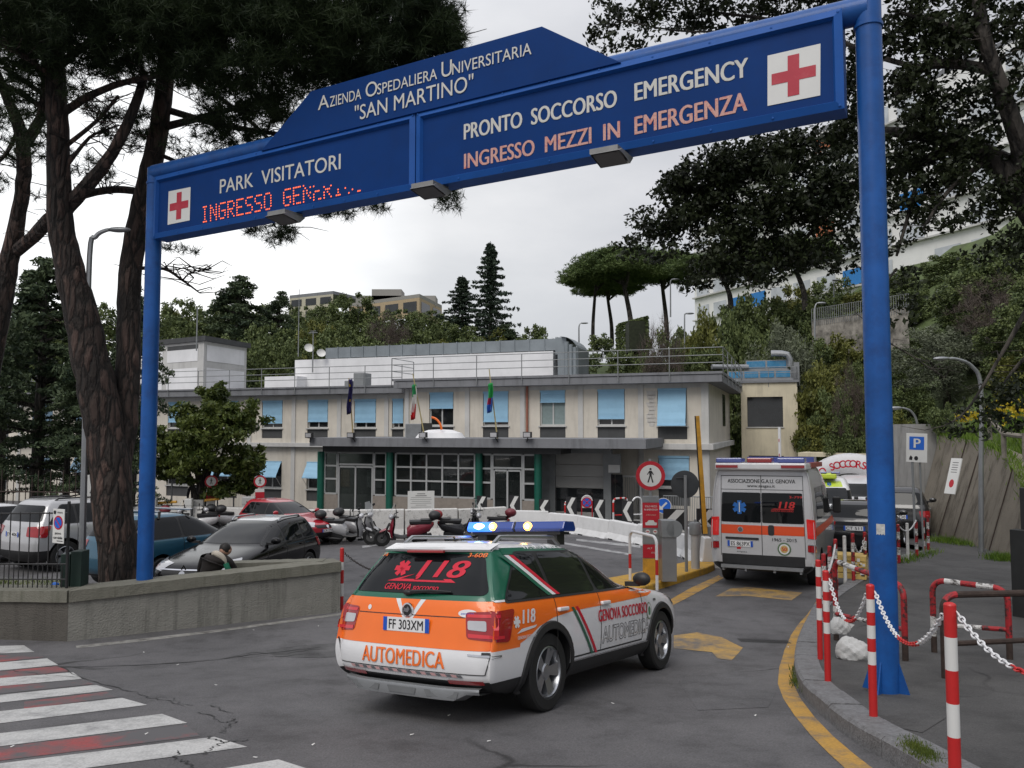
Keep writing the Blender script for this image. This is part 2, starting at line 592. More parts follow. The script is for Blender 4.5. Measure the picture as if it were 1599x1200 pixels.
M_asph = asphalt('asphalt',(0.076,0.074,0.077),(0.118,0.115,0.119))
M_asph2 = asphalt('pavement asphalt',(0.042,0.041,0.041),(0.076,0.074,0.073),0.7)
M_black = mat('black rubber',(0.012,0.012,0.012),0.7,var=0.2)
M_plast = mat('black plastic',(0.018,0.018,0.019),0.5,var=0.15)
M_plastg = mat('grey plastic',(0.10,0.10,0.10),0.5)
M_alloy = mat('alloy',(0.42,0.43,0.45),0.28,0.9,var=0.05)
M_chrome = mat('chrome',(0.7,0.7,0.72),0.12,1.0,var=0)
M_glass = mat('dark glass',(0.006,0.007,0.008),0.03,var=0,spec=0.3)
M_white = mat('white paint',(0.70,0.70,0.71),0.35,var=0.03,coat=0.6)
M_whited = mat('dirty white paint',(0.62,0.61,0.59),0.6,var=0.06,dirt=0.55,dcol=(0.11,0.1,0.09),dscale=4)
M_red = mat('red paint',(0.55,0.012,0.014),0.4,var=0.08)
M_redr = mat('reflective red',(0.50,0.02,0.02),0.4,var=0.06,bump=0.05)
M_redw = worn_paint('chipped red',(0.36,0.015,0.02),0.95,7.0,0.55,(0.02,0.018,0.017),0.5,0.56)
M_whitew = worn_paint('chipped white',(0.6,0.59,0.57),0.95,7.0,0.6,(0.03,0.022,0.018),0.5,0.56)
M_rust = mat('rusty steel',(0.045,0.03,0.024),0.8,0.2,var=0.4,scale=14,bump=0.3)
M_steel = mat('galvanised steel',(0.30,0.31,0.32),0.45,0.7,var=0.12,scale=4)
M_steelp = mat('grey painted steel',(0.22,0.23,0.235),0.55,0.1,var=0.12,scale=3)
M_yellow = mat('yellow paint',(0.62,0.32,0.03),0.55,var=0.12,dirt=0.35,dscale=5)
M_conc = streak_mat('concrete',(0.30,0.295,0.28),(0.07,0.066,0.06))
M_taillit = mat('lit red lamp',(0.5,0.01,0.01),0.2,emit=(1.0,0.03,0.02),es=0.12,var=0,coat=0.5)
M_tail = mat('red lamp',(0.30,0.006,0.01),0.12,var=0.1,coat=1.0)
M_lampg = mat('clear lamp',(0.5,0.5,0.52),0.1,0.2,var=0.1,coat=1.0)
M_orange = mat('orange vinyl',(0.85,0.16,0.012),0.32,var=0.03,coat=0.5)
M_green = mat('green vinyl',(0.004,0.105,0.058),0.32,var=0.04,coat=0.5)
M_vred = mat('red vinyl',(0.55,0.008,0.03),0.35,var=0.02)
M_ink = mat('black ink',(0.015,0.015,0.017),0.6,var=0)
M_signw = mat('sign white',(0.66,0.66,0.64),0.5,var=0.03,dirt=0.12,dcol=(0.3,0.28,0.25))
M_signr = mat('sign red',(0.46,0.012,0.025),0.45,var=0.05)
M_signb = mat('sign blue',(0.012,0.12,0.55),0.45,var=0.05)
M_plate = mat('plate white',(0.72,0.72,0.72),0.4,var=0)
M_plateb = mat('plate blue',(0.01,0.08,0.45),0.4,var=0)
# ------------------------------------------------------------------ ground, pavement, markings
YL = sorted(set([round(-30 + 2 * i,3) for i in range(60)] + [round(8 + 0.1 * i,3) for i in range(61)] + [90 + 20 * i for i in range(12)] + [400,600,1000]))

def drape(name,poly,mtl,off=0.004,mi=0,zf=None):
    """a thin sheet cut to the ground's own folds, lying off above it"""
    bm = bmesh.new()
    vs = [bm.verts.new((p[0],p[1],0)) for p in poly]
    bm.faces.new(vs)
    y0,y1 = min(p[1] for p in poly),max(p[1] for p in poly)
    for y in YL:
        if y0 < y < y1:
            bmesh.ops.bisect_plane(bm,geom=bm.verts[:] + bm.edges[:] + bm.faces[:],plane_co=(0,y,0),plane_no=(0,1,0))
    bmesh.ops.triangulate(bm,faces=bm.faces[:])
    for v in bm.verts:
        v.co.z = (zf or G)(v.co.x,v.co.y) + off
    bm.normal_update()
    for f in bm.faces:
        if f.normal.z < 0:
            f.normal_flip()
    me = bpy.data.meshes.new(name)
    bm.to_mesh(me)
    bm.free()
    me.materials.append(mtl)
    return kind(link(name,me),'structure')

XL = [-400,-150,-60,-20,0,20,60,150,400]
g = MB()
g.add([(x,y,G(x,y)) for y in YL for x in XL],[(j * len(XL) + i,j * len(XL) + i + 1,(j + 1) * len(XL) + i + 1,(j + 1) * len(XL) + i) for j in range(len(YL) - 1) for i in range(len(XL) - 1)])
kind(g.build('road',M_asph),'structure')

C7 = lambda pts: [gnd(1200 + x / 3.43,850 + y / 3.43) for x,y in pts]
C8 = lambda pts: [gnd(x / 3.198,950 + y / 3.198) for x,y in pts]

# kerb line of the right pavement, near end first
kerb_px = [(1900,1420),(1640,1330),(1480,1248),(1393,1194),(1331,1157),(1277,1112),(1251,1083),(1241,1052),(1245,1015),(1261,977),(1281,947),(1340,909),(1397,879),(1432,871),(1446,865)]
kerb = crom([gnd(*p) for p in kerb_px],6)
KH = 0.14

def PV(x,y):
    return G(x,y) + KH

pave = [(p.x + 0.1,p.y) for p in kerb] + [(11.2,31.0),(15.5,31.0),(14.2,24.2),(13.2,18.7),(14.0,8),(14,-2),(kerb[0].x + 1,kerb[0].y - 2)]
drape('pavement',pave,M_asph2,KH)
M_kerb = mat('kerb stone',(0.17,0.17,0.175),0.8,var=0.25,scale=30,bump=0.6,bscale=60,dirt=0.4,dscale=6)
kb = MB()
Ls = [0.0]
for a,b in zip(kerb,kerb[1:]):
    Ls.append(Ls[-1] + (b - a).length)

def kpt(s):
    for i in range(len(kerb) - 1):
        if s <= Ls[i + 1] or i == len(kerb) - 2:
            t = (s - Ls[i]) / max(Ls[i + 1] - Ls[i],1e-6)
            p = kerb[i].lerp(kerb[i + 1],t)
            d = (kerb[i + 1] - kerb[i]); d.z = 0
            return p,Vector((d.y,-d.x,0)).normalized()

s,KW = 0.0,0.26
while s < Ls[-1] - 0.4:
    e = min(s + 0.55 + 0.08 * random.random(),Ls[-1])
    top = KH + 0.012 + random.uniform(-0.006,0.006)
    n = 3
    vs,fs = [],[]
    for i in range(n + 1):
        p,w = kpt(s + 0.006 + (e - s - 0.012) * i / n)
        q = p + w * KW
        zq = G(q.x,q.y)
        for pt,z in ((p,G(p.x,p.y) - 0.1),(p,G(p.x,p.y) + top - 0.025),(p + w * 0.025,G(p.x,p.y) + top),(q,zq + top),(q,zq - 0.1)):
            vs.append((pt.x,pt.y,z))
    for i in range(n):
        for k in range(4):
            fs.append((i * 5 + k,(i + 1) * 5 + k,(i + 1) * 5 + k + 1,i * 5 + k + 1))
    fs += [(0,1,2,3,4),tuple(n * 5 + k for k in (4,3,2,1,0))]
    kb.add(vs,fs)
    s = e
kind(kb.build('kerb',M_kerb),'structure')

M_zeb = worn_paint('zebra white',(0.50,0.50,0.49),0.8,3.0,lo=0.47,hi=0.72)
M_zred = worn_paint('worn crossing red',(0.36,0.055,0.055),1.0,1.3,lo=0.36,hi=0.54,under=(0.097,0.094,0.098))
M_yl = worn_paint('road yellow',(0.46,0.26,0.05),0.9,3.5,lo=0.46,hi=0.66)
M_yl2 = worn_paint('faded road yellow',(0.46,0.28,0.07),0.95,2.4,lo=0.40,hi=0.62)
M_tar = mat('tar',(0.012,0.012,0.012),0.6)
zeb = [[(-900,210),(120,187),(172,220),(-900,262)],[(-900,350),(235,252),(290,285),(-900,400)],[(-900,420),(365,322),(410,355),(-900,470)],[(-900,530),(480,385),(565,410),(-900,575)],[(-900,615),(610,450),(735,485),(-900,690)],
       [(-900,735),(810,530),(935,575),(-900,805)],[(-900,890),(1070,645),(1235,695),(-900,975)],[(200,955),(1390,758),(1570,815),(200,1080)]]
for q in zeb:
    drape('zebra_stripe',C8(q),M_zeb)
for q in ([(-600,262),(180,228),(225,246),(-600,330)],[(-300,345),(288,290),(345,316),(-300,385)],[(-300,410),(412,362),(465,380),(-300,460)],[(120,470),(530,418),(600,443),(120,505)],[(-300,730),(930,586),(1000,640),(-300,800)]):
    drape('red_crossing_ground',C8(q),M_zred,0.003)
yl_l = [(262,300),(210,375),(160,430),(120,490),(85,570),(58,660),(50,750),(80,830),(140,920),(230,1030),(330,1130),(440,1230),(640,1400)]
yl_r = [(282,318),(238,385),(200,440),(170,495),(148,570),(132,660),(128,740),(172,830),(248,930),(345,1030),(462,1130),(600,1235),(850,1400)]
drape('yellow_edge_line',C7(yl_l) + C7(yl_r)[::-1],M_yl)
drape('yellow_lane_line',[gnd(*p) for p in [(1010,958),(1078,919),(1122,899),(1130,903),(1085,928),(1020,962)]],M_yl,0.0045)
drape('yellow_arrow',[gnd(*p) for p in [(1117,932),(1140,920),(1165,917),(1253,926),(1236,938),(1165,931)]],M_yl2)
drape('yellow_arrow',[gnd(*p) for p in [(1052,993),(1088,988),(1128,996),(1160,1012),(1142,1032),(1121,1029),(1112,1019),(1052,1013)]],M_yl2)
M_line = worn_paint('parking line',(0.42,0.42,0.42),0.9,4,lo=0.42,hi=0.6)
drape('parking_line',[gnd(*p) for p in [(565,853),(592,849),(650,861),(646,864),(592,852),(566,856)]],M_line)
drape('parking_line',[gnd(*p) for p in [(900,842),(1000,852),(1000,856),(900,845)]],M_line)
drape('parking_line',[gnd(*p) for p in [(868,845),(985,865),(985,868),(868,848)]],M_line)
drape('gutter_strip',[gnd(*p) for p in [(118,1009),(330,985),(540,957),(540,960),(330,989),(120,1013)]],mat('gutter',(0.24,0.235,0.22),0.8,var=0.3,scale=9,dirt=0.7,dscale=5),0.003)

def crack(px,w=0.014,conv=C8):
    pts = crom(conv(px),5)
    l,r = [],[]
    for i,p in enumerate(pts):
        t = pts[min(i + 1,len(pts) - 1)] - pts[max(i - 1,0)]
        nrm = Vector((-t.y,t.x,0)).normalized()
        jit = nrm * random.uniform(-0.03,0.03)
        ww = w * random.uniform(0.35,1.3) * (0.3 if i in (0,len(pts) - 1) else 1)
        l.append(p + jit + nrm * ww / 2)
        r.append(p + jit - nrm * ww / 2)
    vs = [(a.x,a.y,G(a.x,a.y) + 0.006) for a in l + r]
    n = len(l)
    MBk.add(vs,[(i,i + n,i + n + 1,i + 1) for i in range(n - 1)])

MBk = MB()
crack([(290,290),(400,340),(550,390),(700,430),(770,455),(860,470),(930,490)],0.013)
crack([(780,445),(860,452),(900,475),(960,490)],0.009)
crack([(985,520),(1060,545),(1140,575),(1160,555),(1165,575),(1120,605),(1110,630)],0.012)
crack([(1030,487),(1100,500),(1115,515),(1175,527)],0.012)
crack([(1040,640),(1060,655),(1110,672),(1170,668),(1240,656)],0.02)
crack([(1115,672),(1080,690),(1045,715),(1020,735)],0.014)
crack([(905,712),(880,750),(945,772),(965,800),(990,840)],0.014)
crack([(300,296),(600,290),(1000,266),(1200,240),(1450,213),(1599,195)],0.03)
crack([(1100,255),(1250,225),(1400,232),(1540,210),(1640,205)],0.02)
crack([(1200,250),(1320,240),(1400,245),(1500,232),(1600,230)],0.02)
crack([(0,318),(60,312),(120,322),(250,335),(400,345)],0.012)
kind(MBk.build('road_cracks',M_tar),'structure')
litter = MB()
for px,py in ((340,1071),(226,1020),(398,985),(276,1040),(227,1149),(17,1169),(403,1184),(498,979),(488,1166),(1232,1012),(700,1120),(760,1160),(640,1150),(960,1100),(1180,1120)):
    p = gnd(px,py)
    a = random.uniform(0,3)
    Mx = frame(p + Vector((0,0,0.008)),(math.cos(a),math.sin(a),0.1),(-math.sin(a),math.cos(a),0))
    flat(litter,[(0,0),(0.03,0.004),(0.035,0.014),(0.006,0.018)],Mx)
kind(litter.build('litter',mat('paper scraps',(0.6,0.6,0.58),0.8)),'stuff')

# tar-patched darker ground by the pole on the pavement
drape('pavement_patch',[gnd(*p,KH) for p in [(1278,1050),(1290,1010),(1420,1000),(1500,1060),(1480,1120),(1440,1145),(1390,1135),(1330,1105),(1290,1080)]],asphalt('dark patch',(0.05,0.049,0.048),(0.075,0.073,0.072),1.2,False),KH + 0.004)

gr_ = MB()
a,b = gnd(1158,1003),gnd(1238,1006)
for k in range(22):
    p,q = a.lerp(b,k / 22),a.lerp(b,(k + 0.55) / 22)
    gr_.add([(p.x,p.y,G(p.x,p.y) + 0.006),(q.x,q.y,G(q.x,q.y) + 0.006),(q.x,q.y + 0.22,G(q.x,q.y + 0.22) + 0.006),(p.x,p.y + 0.22,G(p.x,p.y + 0.22) + 0.006)],[(0,1,2,3)])
kind(gr_.build('drain_grate',mat('cast iron',(0.03,0.03,0.03),0.7,0.3,var=0.3)),'structure')
M_old = asphalt('old rough asphalt',(0.05,0.049,0.05),(0.10,0.098,0.1),2.5,False)
drape('road_repair',[gnd(*p) for p in [(415,1016),(470,1008),(560,1003),(600,1010),(580,1022),(500,1028),(430,1026)]],M_old,0.003)
drape('road_repair',[gnd(*p) for p in [(1060,1065),(1150,1050),(1215,1075),(1200,1105),(1090,1110)]],asphalt('newer asphalt',(0.078,0.077,0.08),(0.108,0.106,0.11),1.0,False),0.003)
drape('road_repair',[gnd(*p) for p in [(560,900),(700,870),(760,872),(620,920)]],M_old,0.003)

# ------------------------------------------------------------------ grass tufts
M_grass = leaf_mat('grass',(0.05,0.085,0.012),(0.13,0.16,0.03),3,0.3)
M_grassd = leaf_mat('verge grass',(0.06,0.12,0.014),(0.18,0.27,0.04),0.6,0.3)

def blades(pts,h,w,name,mtl,k='stuff'):
    n = len(pts)
    P = np.array(pts,float)
    a = rng.uniform(0,2 * PI,n); hh = h * rng.uniform(0.4,1.3,n); ln = rng.uniform(-0.6,0.6,(n,2)) * hh[:,None]
    dx,dy = np.cos(a) * w,np.sin(a) * w
    V = np.zeros((n,3,3))
    V[:,0] = P; V[:,1] = P; V[:,2] = P
    V[:,0,0] -= dx; V[:,0,1] -= dy; V[:,1,0] += dx; V[:,1,1] += dy
    V[:,2,:2] += ln; V[:,2,2] += hh
    return kind(npmesh(name,V.reshape(-1,3),3,mtl),k) if k else npmesh(name,V.reshape(-1,3),3,mtl)

def npmesh(name,V,k,mtl,parent=None,smooth=False):
    """mesh of loose k-gons from a vertex array"""
    n = len(V) // k
    me = bpy.data.meshes.new(name)
    me.vertices.add(len(V))
    me.vertices.foreach_set('co',np.ascontiguousarray(V,dtype=np.float32).ravel())
    me.loops.add(n * k)
    me.loops.foreach_set('vertex_index',np.arange(n * k,dtype=np.int32))
    me.polygons.add(n)
    me.polygons.foreach_set('loop_start',np.arange(0,n * k,k,dtype=np.int32))
    me.polygons.foreach_set('loop_total',np.full(n,k,dtype=np.int32))
    me.materials.append(mtl)
    me.update(calc_edges=True)
    return link(name,me,parent)

def scatter(px_polys,n,off,spread=0.1):
    out = []
    for poly,cnt in px_polys:
        c = [gnd(*p,off) for p in poly]
        for _ in range(cnt):
            w = rng.dirichlet([0.9] * len(c))
            p = sum((ci * wi for ci,wi in zip(c,w)),Vector())
            x,y = p.x + rng.normal(0,spread),p.y + rng.normal(0,spread)
            out.append((x,y,G(x,y) + off))
    return out

blades(scatter([([(1392,1146),(1420,1148),(1462,1180),(1480,1200),(1470,1205),(1430,1185),(1405,1160)],1500)],0,KH,0.03),0.035,0.004,'moss_strip',M_grass)
blades(scatter([([(1240,1040),(1246,1062),(1238,1080)],160),([(1283,1021),(1262,1005),(1256,1000)],120),([(1290,1030),(1275,1018)],160)],0,0.03,0.03),0.07,0.005,'weed_tufts',M_grass)
blades(scatter([([(1445,846),(1500,848),(1530,856),(1465,840)],700),([(1540,868),(1585,872),(1585,878),(1545,876)],700),([(1405,880),(1460,862)],300)],0,KH,0.12),0.16,0.01,'verge_weeds',M_grassd)

# ------------------------------------------------------------------ low wall and planter on the left
M_wall = streak_mat('old grey render',(0.24,0.235,0.21),(0.06,0.06,0.05),0.9,2.0,0.7,0.9,5.0)
M_wall2 = streak_mat('dark flaking render',(0.10,0.092,0.08),(0.035,0.03,0.026),0.95,2.0,0.7,1.0,6.0)
M_cop = streak_mat('mossy coping',(0.17,0.165,0.135),(0.06,0.065,0.04),0.9,3.0,0.6,0.6,4.0)
W0,W1 = gnd(105,1002),gnd(531,956)
W2 = Vector((-4.85,13.75,0))
WL = Vector((-13.5,W0.y + 0.8,0))
ZT = (-0.86,-0.72,-0.66)          # top of coping at left end, corner, right end

def wallrun(mb,a,b,za,zb,th,mi=0,mc=1,cop=0.16,ov=0.04,n=24):
    """a wall from a to b, thickness going to the left of a->b, with an overhanging coping"""
    d = Vector((b.x - a.x,b.y - a.y,0)).normalized()
    w = Vector((-d.y,d.x,0))
    for (o0,o1,zb0,zt,m,lo) in ((0.0,th,None,-cop,mi,True),(-ov,th + ov,-cop,0.0,mc,False)):
        vs,fs = [],[]
        for i in range(n + 1):
            t = i / n
            p = Vector((a.x + (b.x - a.x) * t,a.y + (b.y - a.y) * t,0))
            z = za + (zb - za) * t
            for oo,zz in ((o0,G(p.x,p.y) - 0.3 if lo else z + zb0),(o0,z + zt),(o1,z + zt),(o1,G(p.x,p.y) - 0.3 if lo else z + zb0)):
                q = p + w * (oo + (random.uniform(-0.004,0.004) if not lo else 0))
                vs.append((q.x,q.y,zz + (random.uniform(-0.004,0.004) if not lo else 0)))
        for i in range(n):
            for k in range(4):
                fs.append((i * 4 + k,i * 4 + (k + 1) % 4,(i + 1) * 4 + (k + 1) % 4,(i + 1) * 4 + k))
        fs += [(3,2,1,0),tuple(n * 4 + k for k in range(4))]
        mb.add(vs,fs,m)

wr = thing('low_wall','low grey rendered wall with worn coping in front of the parked cars','wall')
m1 = MB(); wallrun(m1,W0,W1,ZT[1],ZT[2],0.36)
m1.build('wall_body',[M_wall,M_cop],wr)
m2 = MB(); wallrun(m2,WL,W0 + Vector((-0.003,0.0,0)),ZT[0],ZT[1] + 0.003,0.36)
m2.build('wall_body',[M_wall2,M_cop],wr)
m3 = MB(); wallrun(m3,W1 + Vector((-0.32,0.30,0)),W2,ZT[2] + 0.002,ZT[2] - 0.03,0.25,0,1,0.14,0.02)
m3.build('wall_body',[M_wall,M_cop],wr)
soil = MB()
soil.add([(W0.x - 1,W0.y + 0.33,-1.2),(W0.x + 0.2,W0.y + 0.2,-1.2),(W1.x - 0.2,W1.y + 0.15,-1.0),(W2.x,W2.y + 0.1,-1.0),(W0.x - 1.2,W0.y + 1.6,-1.2)],[(0,1,2,3,4)])
kind(soil.build('planter_soil',mat('soil',(0.05,0.045,0.035),0.95,var=0.4,scale=12,bump=0.8)),'structure')
lawn = MB()
lawn.add([(-14,11.9,-1.06),(W0.x - 1.0,11.75,-1.0),(W0.x - 1.2,13.6,-1.0),(-14,14.2,-1.06)],[(0,1,2,3)])
kind(lawn.build('lawn_bed',M_cop),'structure')
blades([(rng.uniform(-13.5,W0.x - 1.1),rng.uniform(12.0,13.6),-1.05) for _ in range(9000)],0.11,0.008,'lawn_grass',M_grass)

# ------------------------------------------------------------------ retaining wall, hillside, back hill
M_ret = streak_mat('retaining wall render',(0.195,0.172,0.138),(0.045,0.036,0.026),0.92,1.5,1.0,1.0,1.7)
M_but = streak_mat('pale buttress',(0.30,0.295,0.285),(0.10,0.095,0.09),0.9,2.5,0.7,0.5,2.0)

def hill(x,y):
    """terrain height of the wooded slopes"""
    e = x - (13.9 + 0.15 * max(y - 20,0) * (y < 34) + (2.1 if y >= 34 else 0))
    r1 = 0.0
    if e > 0:
        top = 2.2 if y > 22 else max(0.2,2.2 - (22 - y) * 0.55)
        r1 = top * min(1,e / 1.2) + 0.82 * min(max(e - 0.8,0),25)
        r1 = min(r1,24.5)
    f = y - 56 - 0.10 * abs(x)
    r2 = 0.0
    if f > 0:
        r2 = min(0.30 * f,13.5) + 0.05 * max(f - 45,0)
    return max(r1,r2)

hv,hf = [],[]
hx = np.concatenate([np.arange(-160,-10,6),np.arange(-10,10,3),np.arange(10,34,1.0),np.arange(34,160,6)])
hy = np.concatenate([np.arange(4,40,1.2),np.arange(40,110,3),np.arange(110,260,10)])
for y in hy:
    for x in hx:
        h = hill(x,y)
        hv.append((x,y,G(x,y) - 0.5 + (h + 0.5 + 0.35 * math.sin(x * 0.9) * math.sin(y * 0.7) if h > 0 else 0)))
nx = len(hx)
for j in range(len(hy) - 1):
    for i in range(nx - 1):
        hf.append((j * nx + i,j * nx + i + 1,(j + 1) * nx + i + 1,(j + 1) * nx + i))
hm = MB(); hm.add(hv,hf,0,True)
M_hill = mat('hillside earth and grass',(0.065,0.095,0.025),0.95,var=0.45,scale=0.5,bump=0.8,bscale=8,dirt=0.5,dcol=(0.05,0.05,0.025),dscale=0.7)
kind(hm.build('hillside',M_hill,angle=80),'structure')

def HZ(x,y):
    return G(x,y) + hill(x,y)

rw = thing('retaining_wall','brown stained retaining wall leaning beside the right pavement','wall')
base = [(12.15,17.2),(12.25,19.0),(12.75,21.6),(13.25,24.2),(13.7,27.0)]
topo = [(0.30,0.95),(0.45,1.35),(0.85,2.65),(1.05,3.1),(1.05,3.35)]
r_ = MB(); vs,fs = [],[]
for (x,y),(lean,h) in zip(base,topo):
    z = G(x,y)
    vs += [(x,y,z - 0.2),(x + lean,y,z + h),(x + lean + 0.55,y,z + h - 0.02),(x + 1.9,y,z - 0.2)]
for i in range(len(base) - 1):
    for k in range(3):
        fs.append((i * 4 + k,i * 4 + k + 1,(i + 1) * 4 + k + 1,(i + 1) * 4 + k))
fs += [(0,1,2,3),tuple(len(vs) - 4 + k for k in (3,2,1,0))]
r_.add(vs,[f[::-1] for f in fs])
r_.build('wall_face',M_ret,rw)
jt = MB()
for t in (0.35,1.75,2.75,3.2):
    i = min(int(t),3); u = t - i
    bx,by = [base[i][k] * (1 - u) + base[i + 1][k] * u for k in (0,1)]
    le,h = [topo[i][k] * (1 - u) + topo[i + 1][k] * u for k in (0,1)]
    z = G(bx,by)
    jt.tube([(bx - 0.01,by,z),(bx + le - 0.01,by,z + h)],0.016,6)
jt.build('drain_pipe',M_rust,rw)
bt = MB()
z = G(13.4,27.5)
bt.add([(13.75,27.2,z - 0.2),(14.75,27.2,z - 0.2),(14.75,27.2,z + 3.75),(14.0,27.2,z + 3.75),(13.75,29.5,z - 0.2),(14.75,29.5,z - 0.2),(14.75,29.5,z + 3.75),(14.0,29.5,z + 3.75)],[(0,1,2,3),(7,6,5,4),(4,0,3,7),(1,5,6,2),(3,2,6,7)])
tag(bt.build('concrete_buttress',M_but),'tall pale concrete buttress behind the blue parking sign','buttress')
nb = MB()
Mn = frame(at(1496,744,22.2) + Vector((-0.12,0,0)),(0.30,-0.95,0),(0.30,0.10,1.0))
nb.box(-0.18,0.18,-0.52,0.52,0,0.03,0,Mn)
flat(nb,disc(14,0.08,0,-0.22,0.12),Mn,0.032,1)
for k in range(5):
    nb.box(-0.1,0.1,0.1 + k * 0.07,0.12 + k * 0.07,0.03,0.031,2,Mn)
tag(nb.build('wall_notice',[M_signw,M_signr,M_plastg]),'narrow white notice hung on the brown retaining wall','notice')
blades([(x,y,HZ(x,y) - 0.1) for x,y in zip(rng.uniform(13.4,24,42000),rng.uniform(15,34,42000))],0.34,0.022,'slope_grass',M_grassd)
pts = []
for (x,y),(lean,h),(x2,y2),(l2,h2) in zip(base,topo,base[1:],topo[1:]):
    for _ in range(700):
        u = rng.uniform(); d_ = abs(rng.normal(0,0.10)) * (3 if rng.uniform() < 0.12 else 1)
        xx,yy2,hh = x + lean + (x2 + l2 - x - lean) * u,y + (y2 - y) * u,h + (h2 - h) * u
        pts.append((xx - 0.02 - d_ * 0.32 + rng.uniform(0,0.3),yy2,G(xx,yy2) + hh - d_ + 0.02))
blades(pts,0.22,0.014,'wall_top_weeds',M_grassd)
# ------------------------------------------------------------------ blue gantry sign
M_blue = mat('gantry blue',(0.011,0.085,0.31),0.42,var=0.2,scale=2.5,coat=0.1,spec=0.3,dirt=0.45,dcol=(0.012,0.04,0.15),dscale=4,bump=0.05,bscale=60)
M_bluef = mat('sign face blue',(0.002,0.034,0.160),0.55,spec=0.12,var=0.10,scale=1.6,dirt=0.15,dcol=(0.01,0.03,0.1),dscale=7)
M_blueb = mat('frame blue',(0.012,0.085,0.33),0.5,var=0.14,scale=3,spec=0.2,dirt=0.3,dcol=(0.01,0.05,0.2),dscale=6)
M_txt = mat('faded white lettering',(0.58,0.57,0.53),0.6,var=0.06,dirt=0.25,dcol=(0.3,0.29,0.26),dscale=12)
M_pink = worn_paint('faded red lettering',(0.60,0.33,0.28),0.9,9,0.6,(0.55,0.08,0.06),0.52,0.66)
M_led = mat('led',(0.5,0.05,0.01),0.4,var=0,emit=(1.0,0.16,0.05),es=1.3)
M_crossr = mat('cross red',(0.42,0.012,0.035),0.45,var=0.05,dirt=0.15,dcol=(0.5,0.2,0.2),dscale=6)

GR = at(1371,600,7.2); GL = at(234,600,12.15)
GR.z = PV(GR.x,GR.y); GL.z = G(GL.x,GL.y)
gu = Vector((GR.x - GL.x,GR.y - GL.y,0)); GLEN = gu.length; gu.normalize()
gw = gu.cross(Vector((0,0,1)))           # towards the camera

def sz(px,py,off=0.0):
    """point of the sign's upright plane seen at a pixel: metres along the sign and height"""
    a,b = raydir(px,py)
    o = GL + gw * off
    d = (o.x * gu.y - o.y * gu.x) / (a * gu.y - gu.x)
    p = Vector((a * d,d,CZ + b * d))
    return Vector(((p - o).dot(gu),p.z))

gan = thing('gantry_sign','large blue hospital gantry sign spanning the entrance road on two round poles','gantry sign',(GL.x,GL.y,0),math.atan2(gu.y,gu.x))
# local frame: x along the sign, -y towards the camera, z up (world height)
LM = Matrix(((1,0,0,0),(0,0,-1,0),(0,1,0,0),(0,0,0,1)))   # (x, h, out) -> (x, -out, h)

def LMo(off):
    return Matrix.Translation((0,-off,0)) @ LM

bt0,bt1 = sz(300,253),sz(1150,55)
slope = (bt1.y - bt0.y) / (bt1.x - bt0.x)
bz = lambda x: bt0.y + slope * (x - bt0.x)
pm = MB(); pm.cyl((0,0,GL.z - 0.2),(0,0,bz(0) + 0.02),0.118,n=28)
pm.build('pole',M_blue,gan)
pm = MB(); pm.cyl((GLEN,0,GR.z - 0.05),(GLEN,0,bz(GLEN) + 0.3),0.116,n=28)
for k in range(4):
    a = PI / 4 + k * PI / 2 + 0.5
    pm.prism([(0.10,0),(0.21,0),(0.112,0.30)],-0.006,0.006,0,Matrix.Translation((GLEN,0,GR.z)) @ Matrix.Rotation(a,4,'Z') @ Matrix.Rotation(PI / 2,4,'X'))
pm.build('pole',M_blue,gan)
pm = MB(); pm.cyl((GLEN - 0.085,-0.08,GR.z + 1.18),(GLEN - 0.085,-0.081,GR.z + 1.19),0.01)
pb = MB(); pb.cyl((-0.0,0,bz(0) - 0.05),(GLEN,0,bz(GLEN) - 0.05),0.13,n=28)
pb.build('crossbeam',M_blue,gan)
st = MB()
for k in range(10):
    a0 = -1.9 + k * 0.06
    st.add([(GLEN + 0.1185 * math.cos(a),0.1185 * math.sin(a),GR.z + z) for a,z in ((a0,1.42 + 0.006 * (k % 3)),(a0 + 0.06,1.42 + 0.006 * ((k + 1) % 3)),(a0 + 0.06,1.52),(a0,1.52))],[(0,1,2,3)])
st.build('torn_sticker',mat('paper',(0.5,0.5,0.48),0.8,var=0.3,scale=30),gan)

a0,a1 = sz(250,376.5),sz(1321,177)
t0,t1 = sz(250,281),sz(1318,22.5)
md = sz(658,300).x
x0,x1 = a0.x,a1.x
lo = lambda x: a0.y + (a1.y - a0.y) * (x - x0) / (x1 - x0)
hi = lambda x: t0.y + (t1.y - t0.y) * (x - x0) / (x1 - x0)

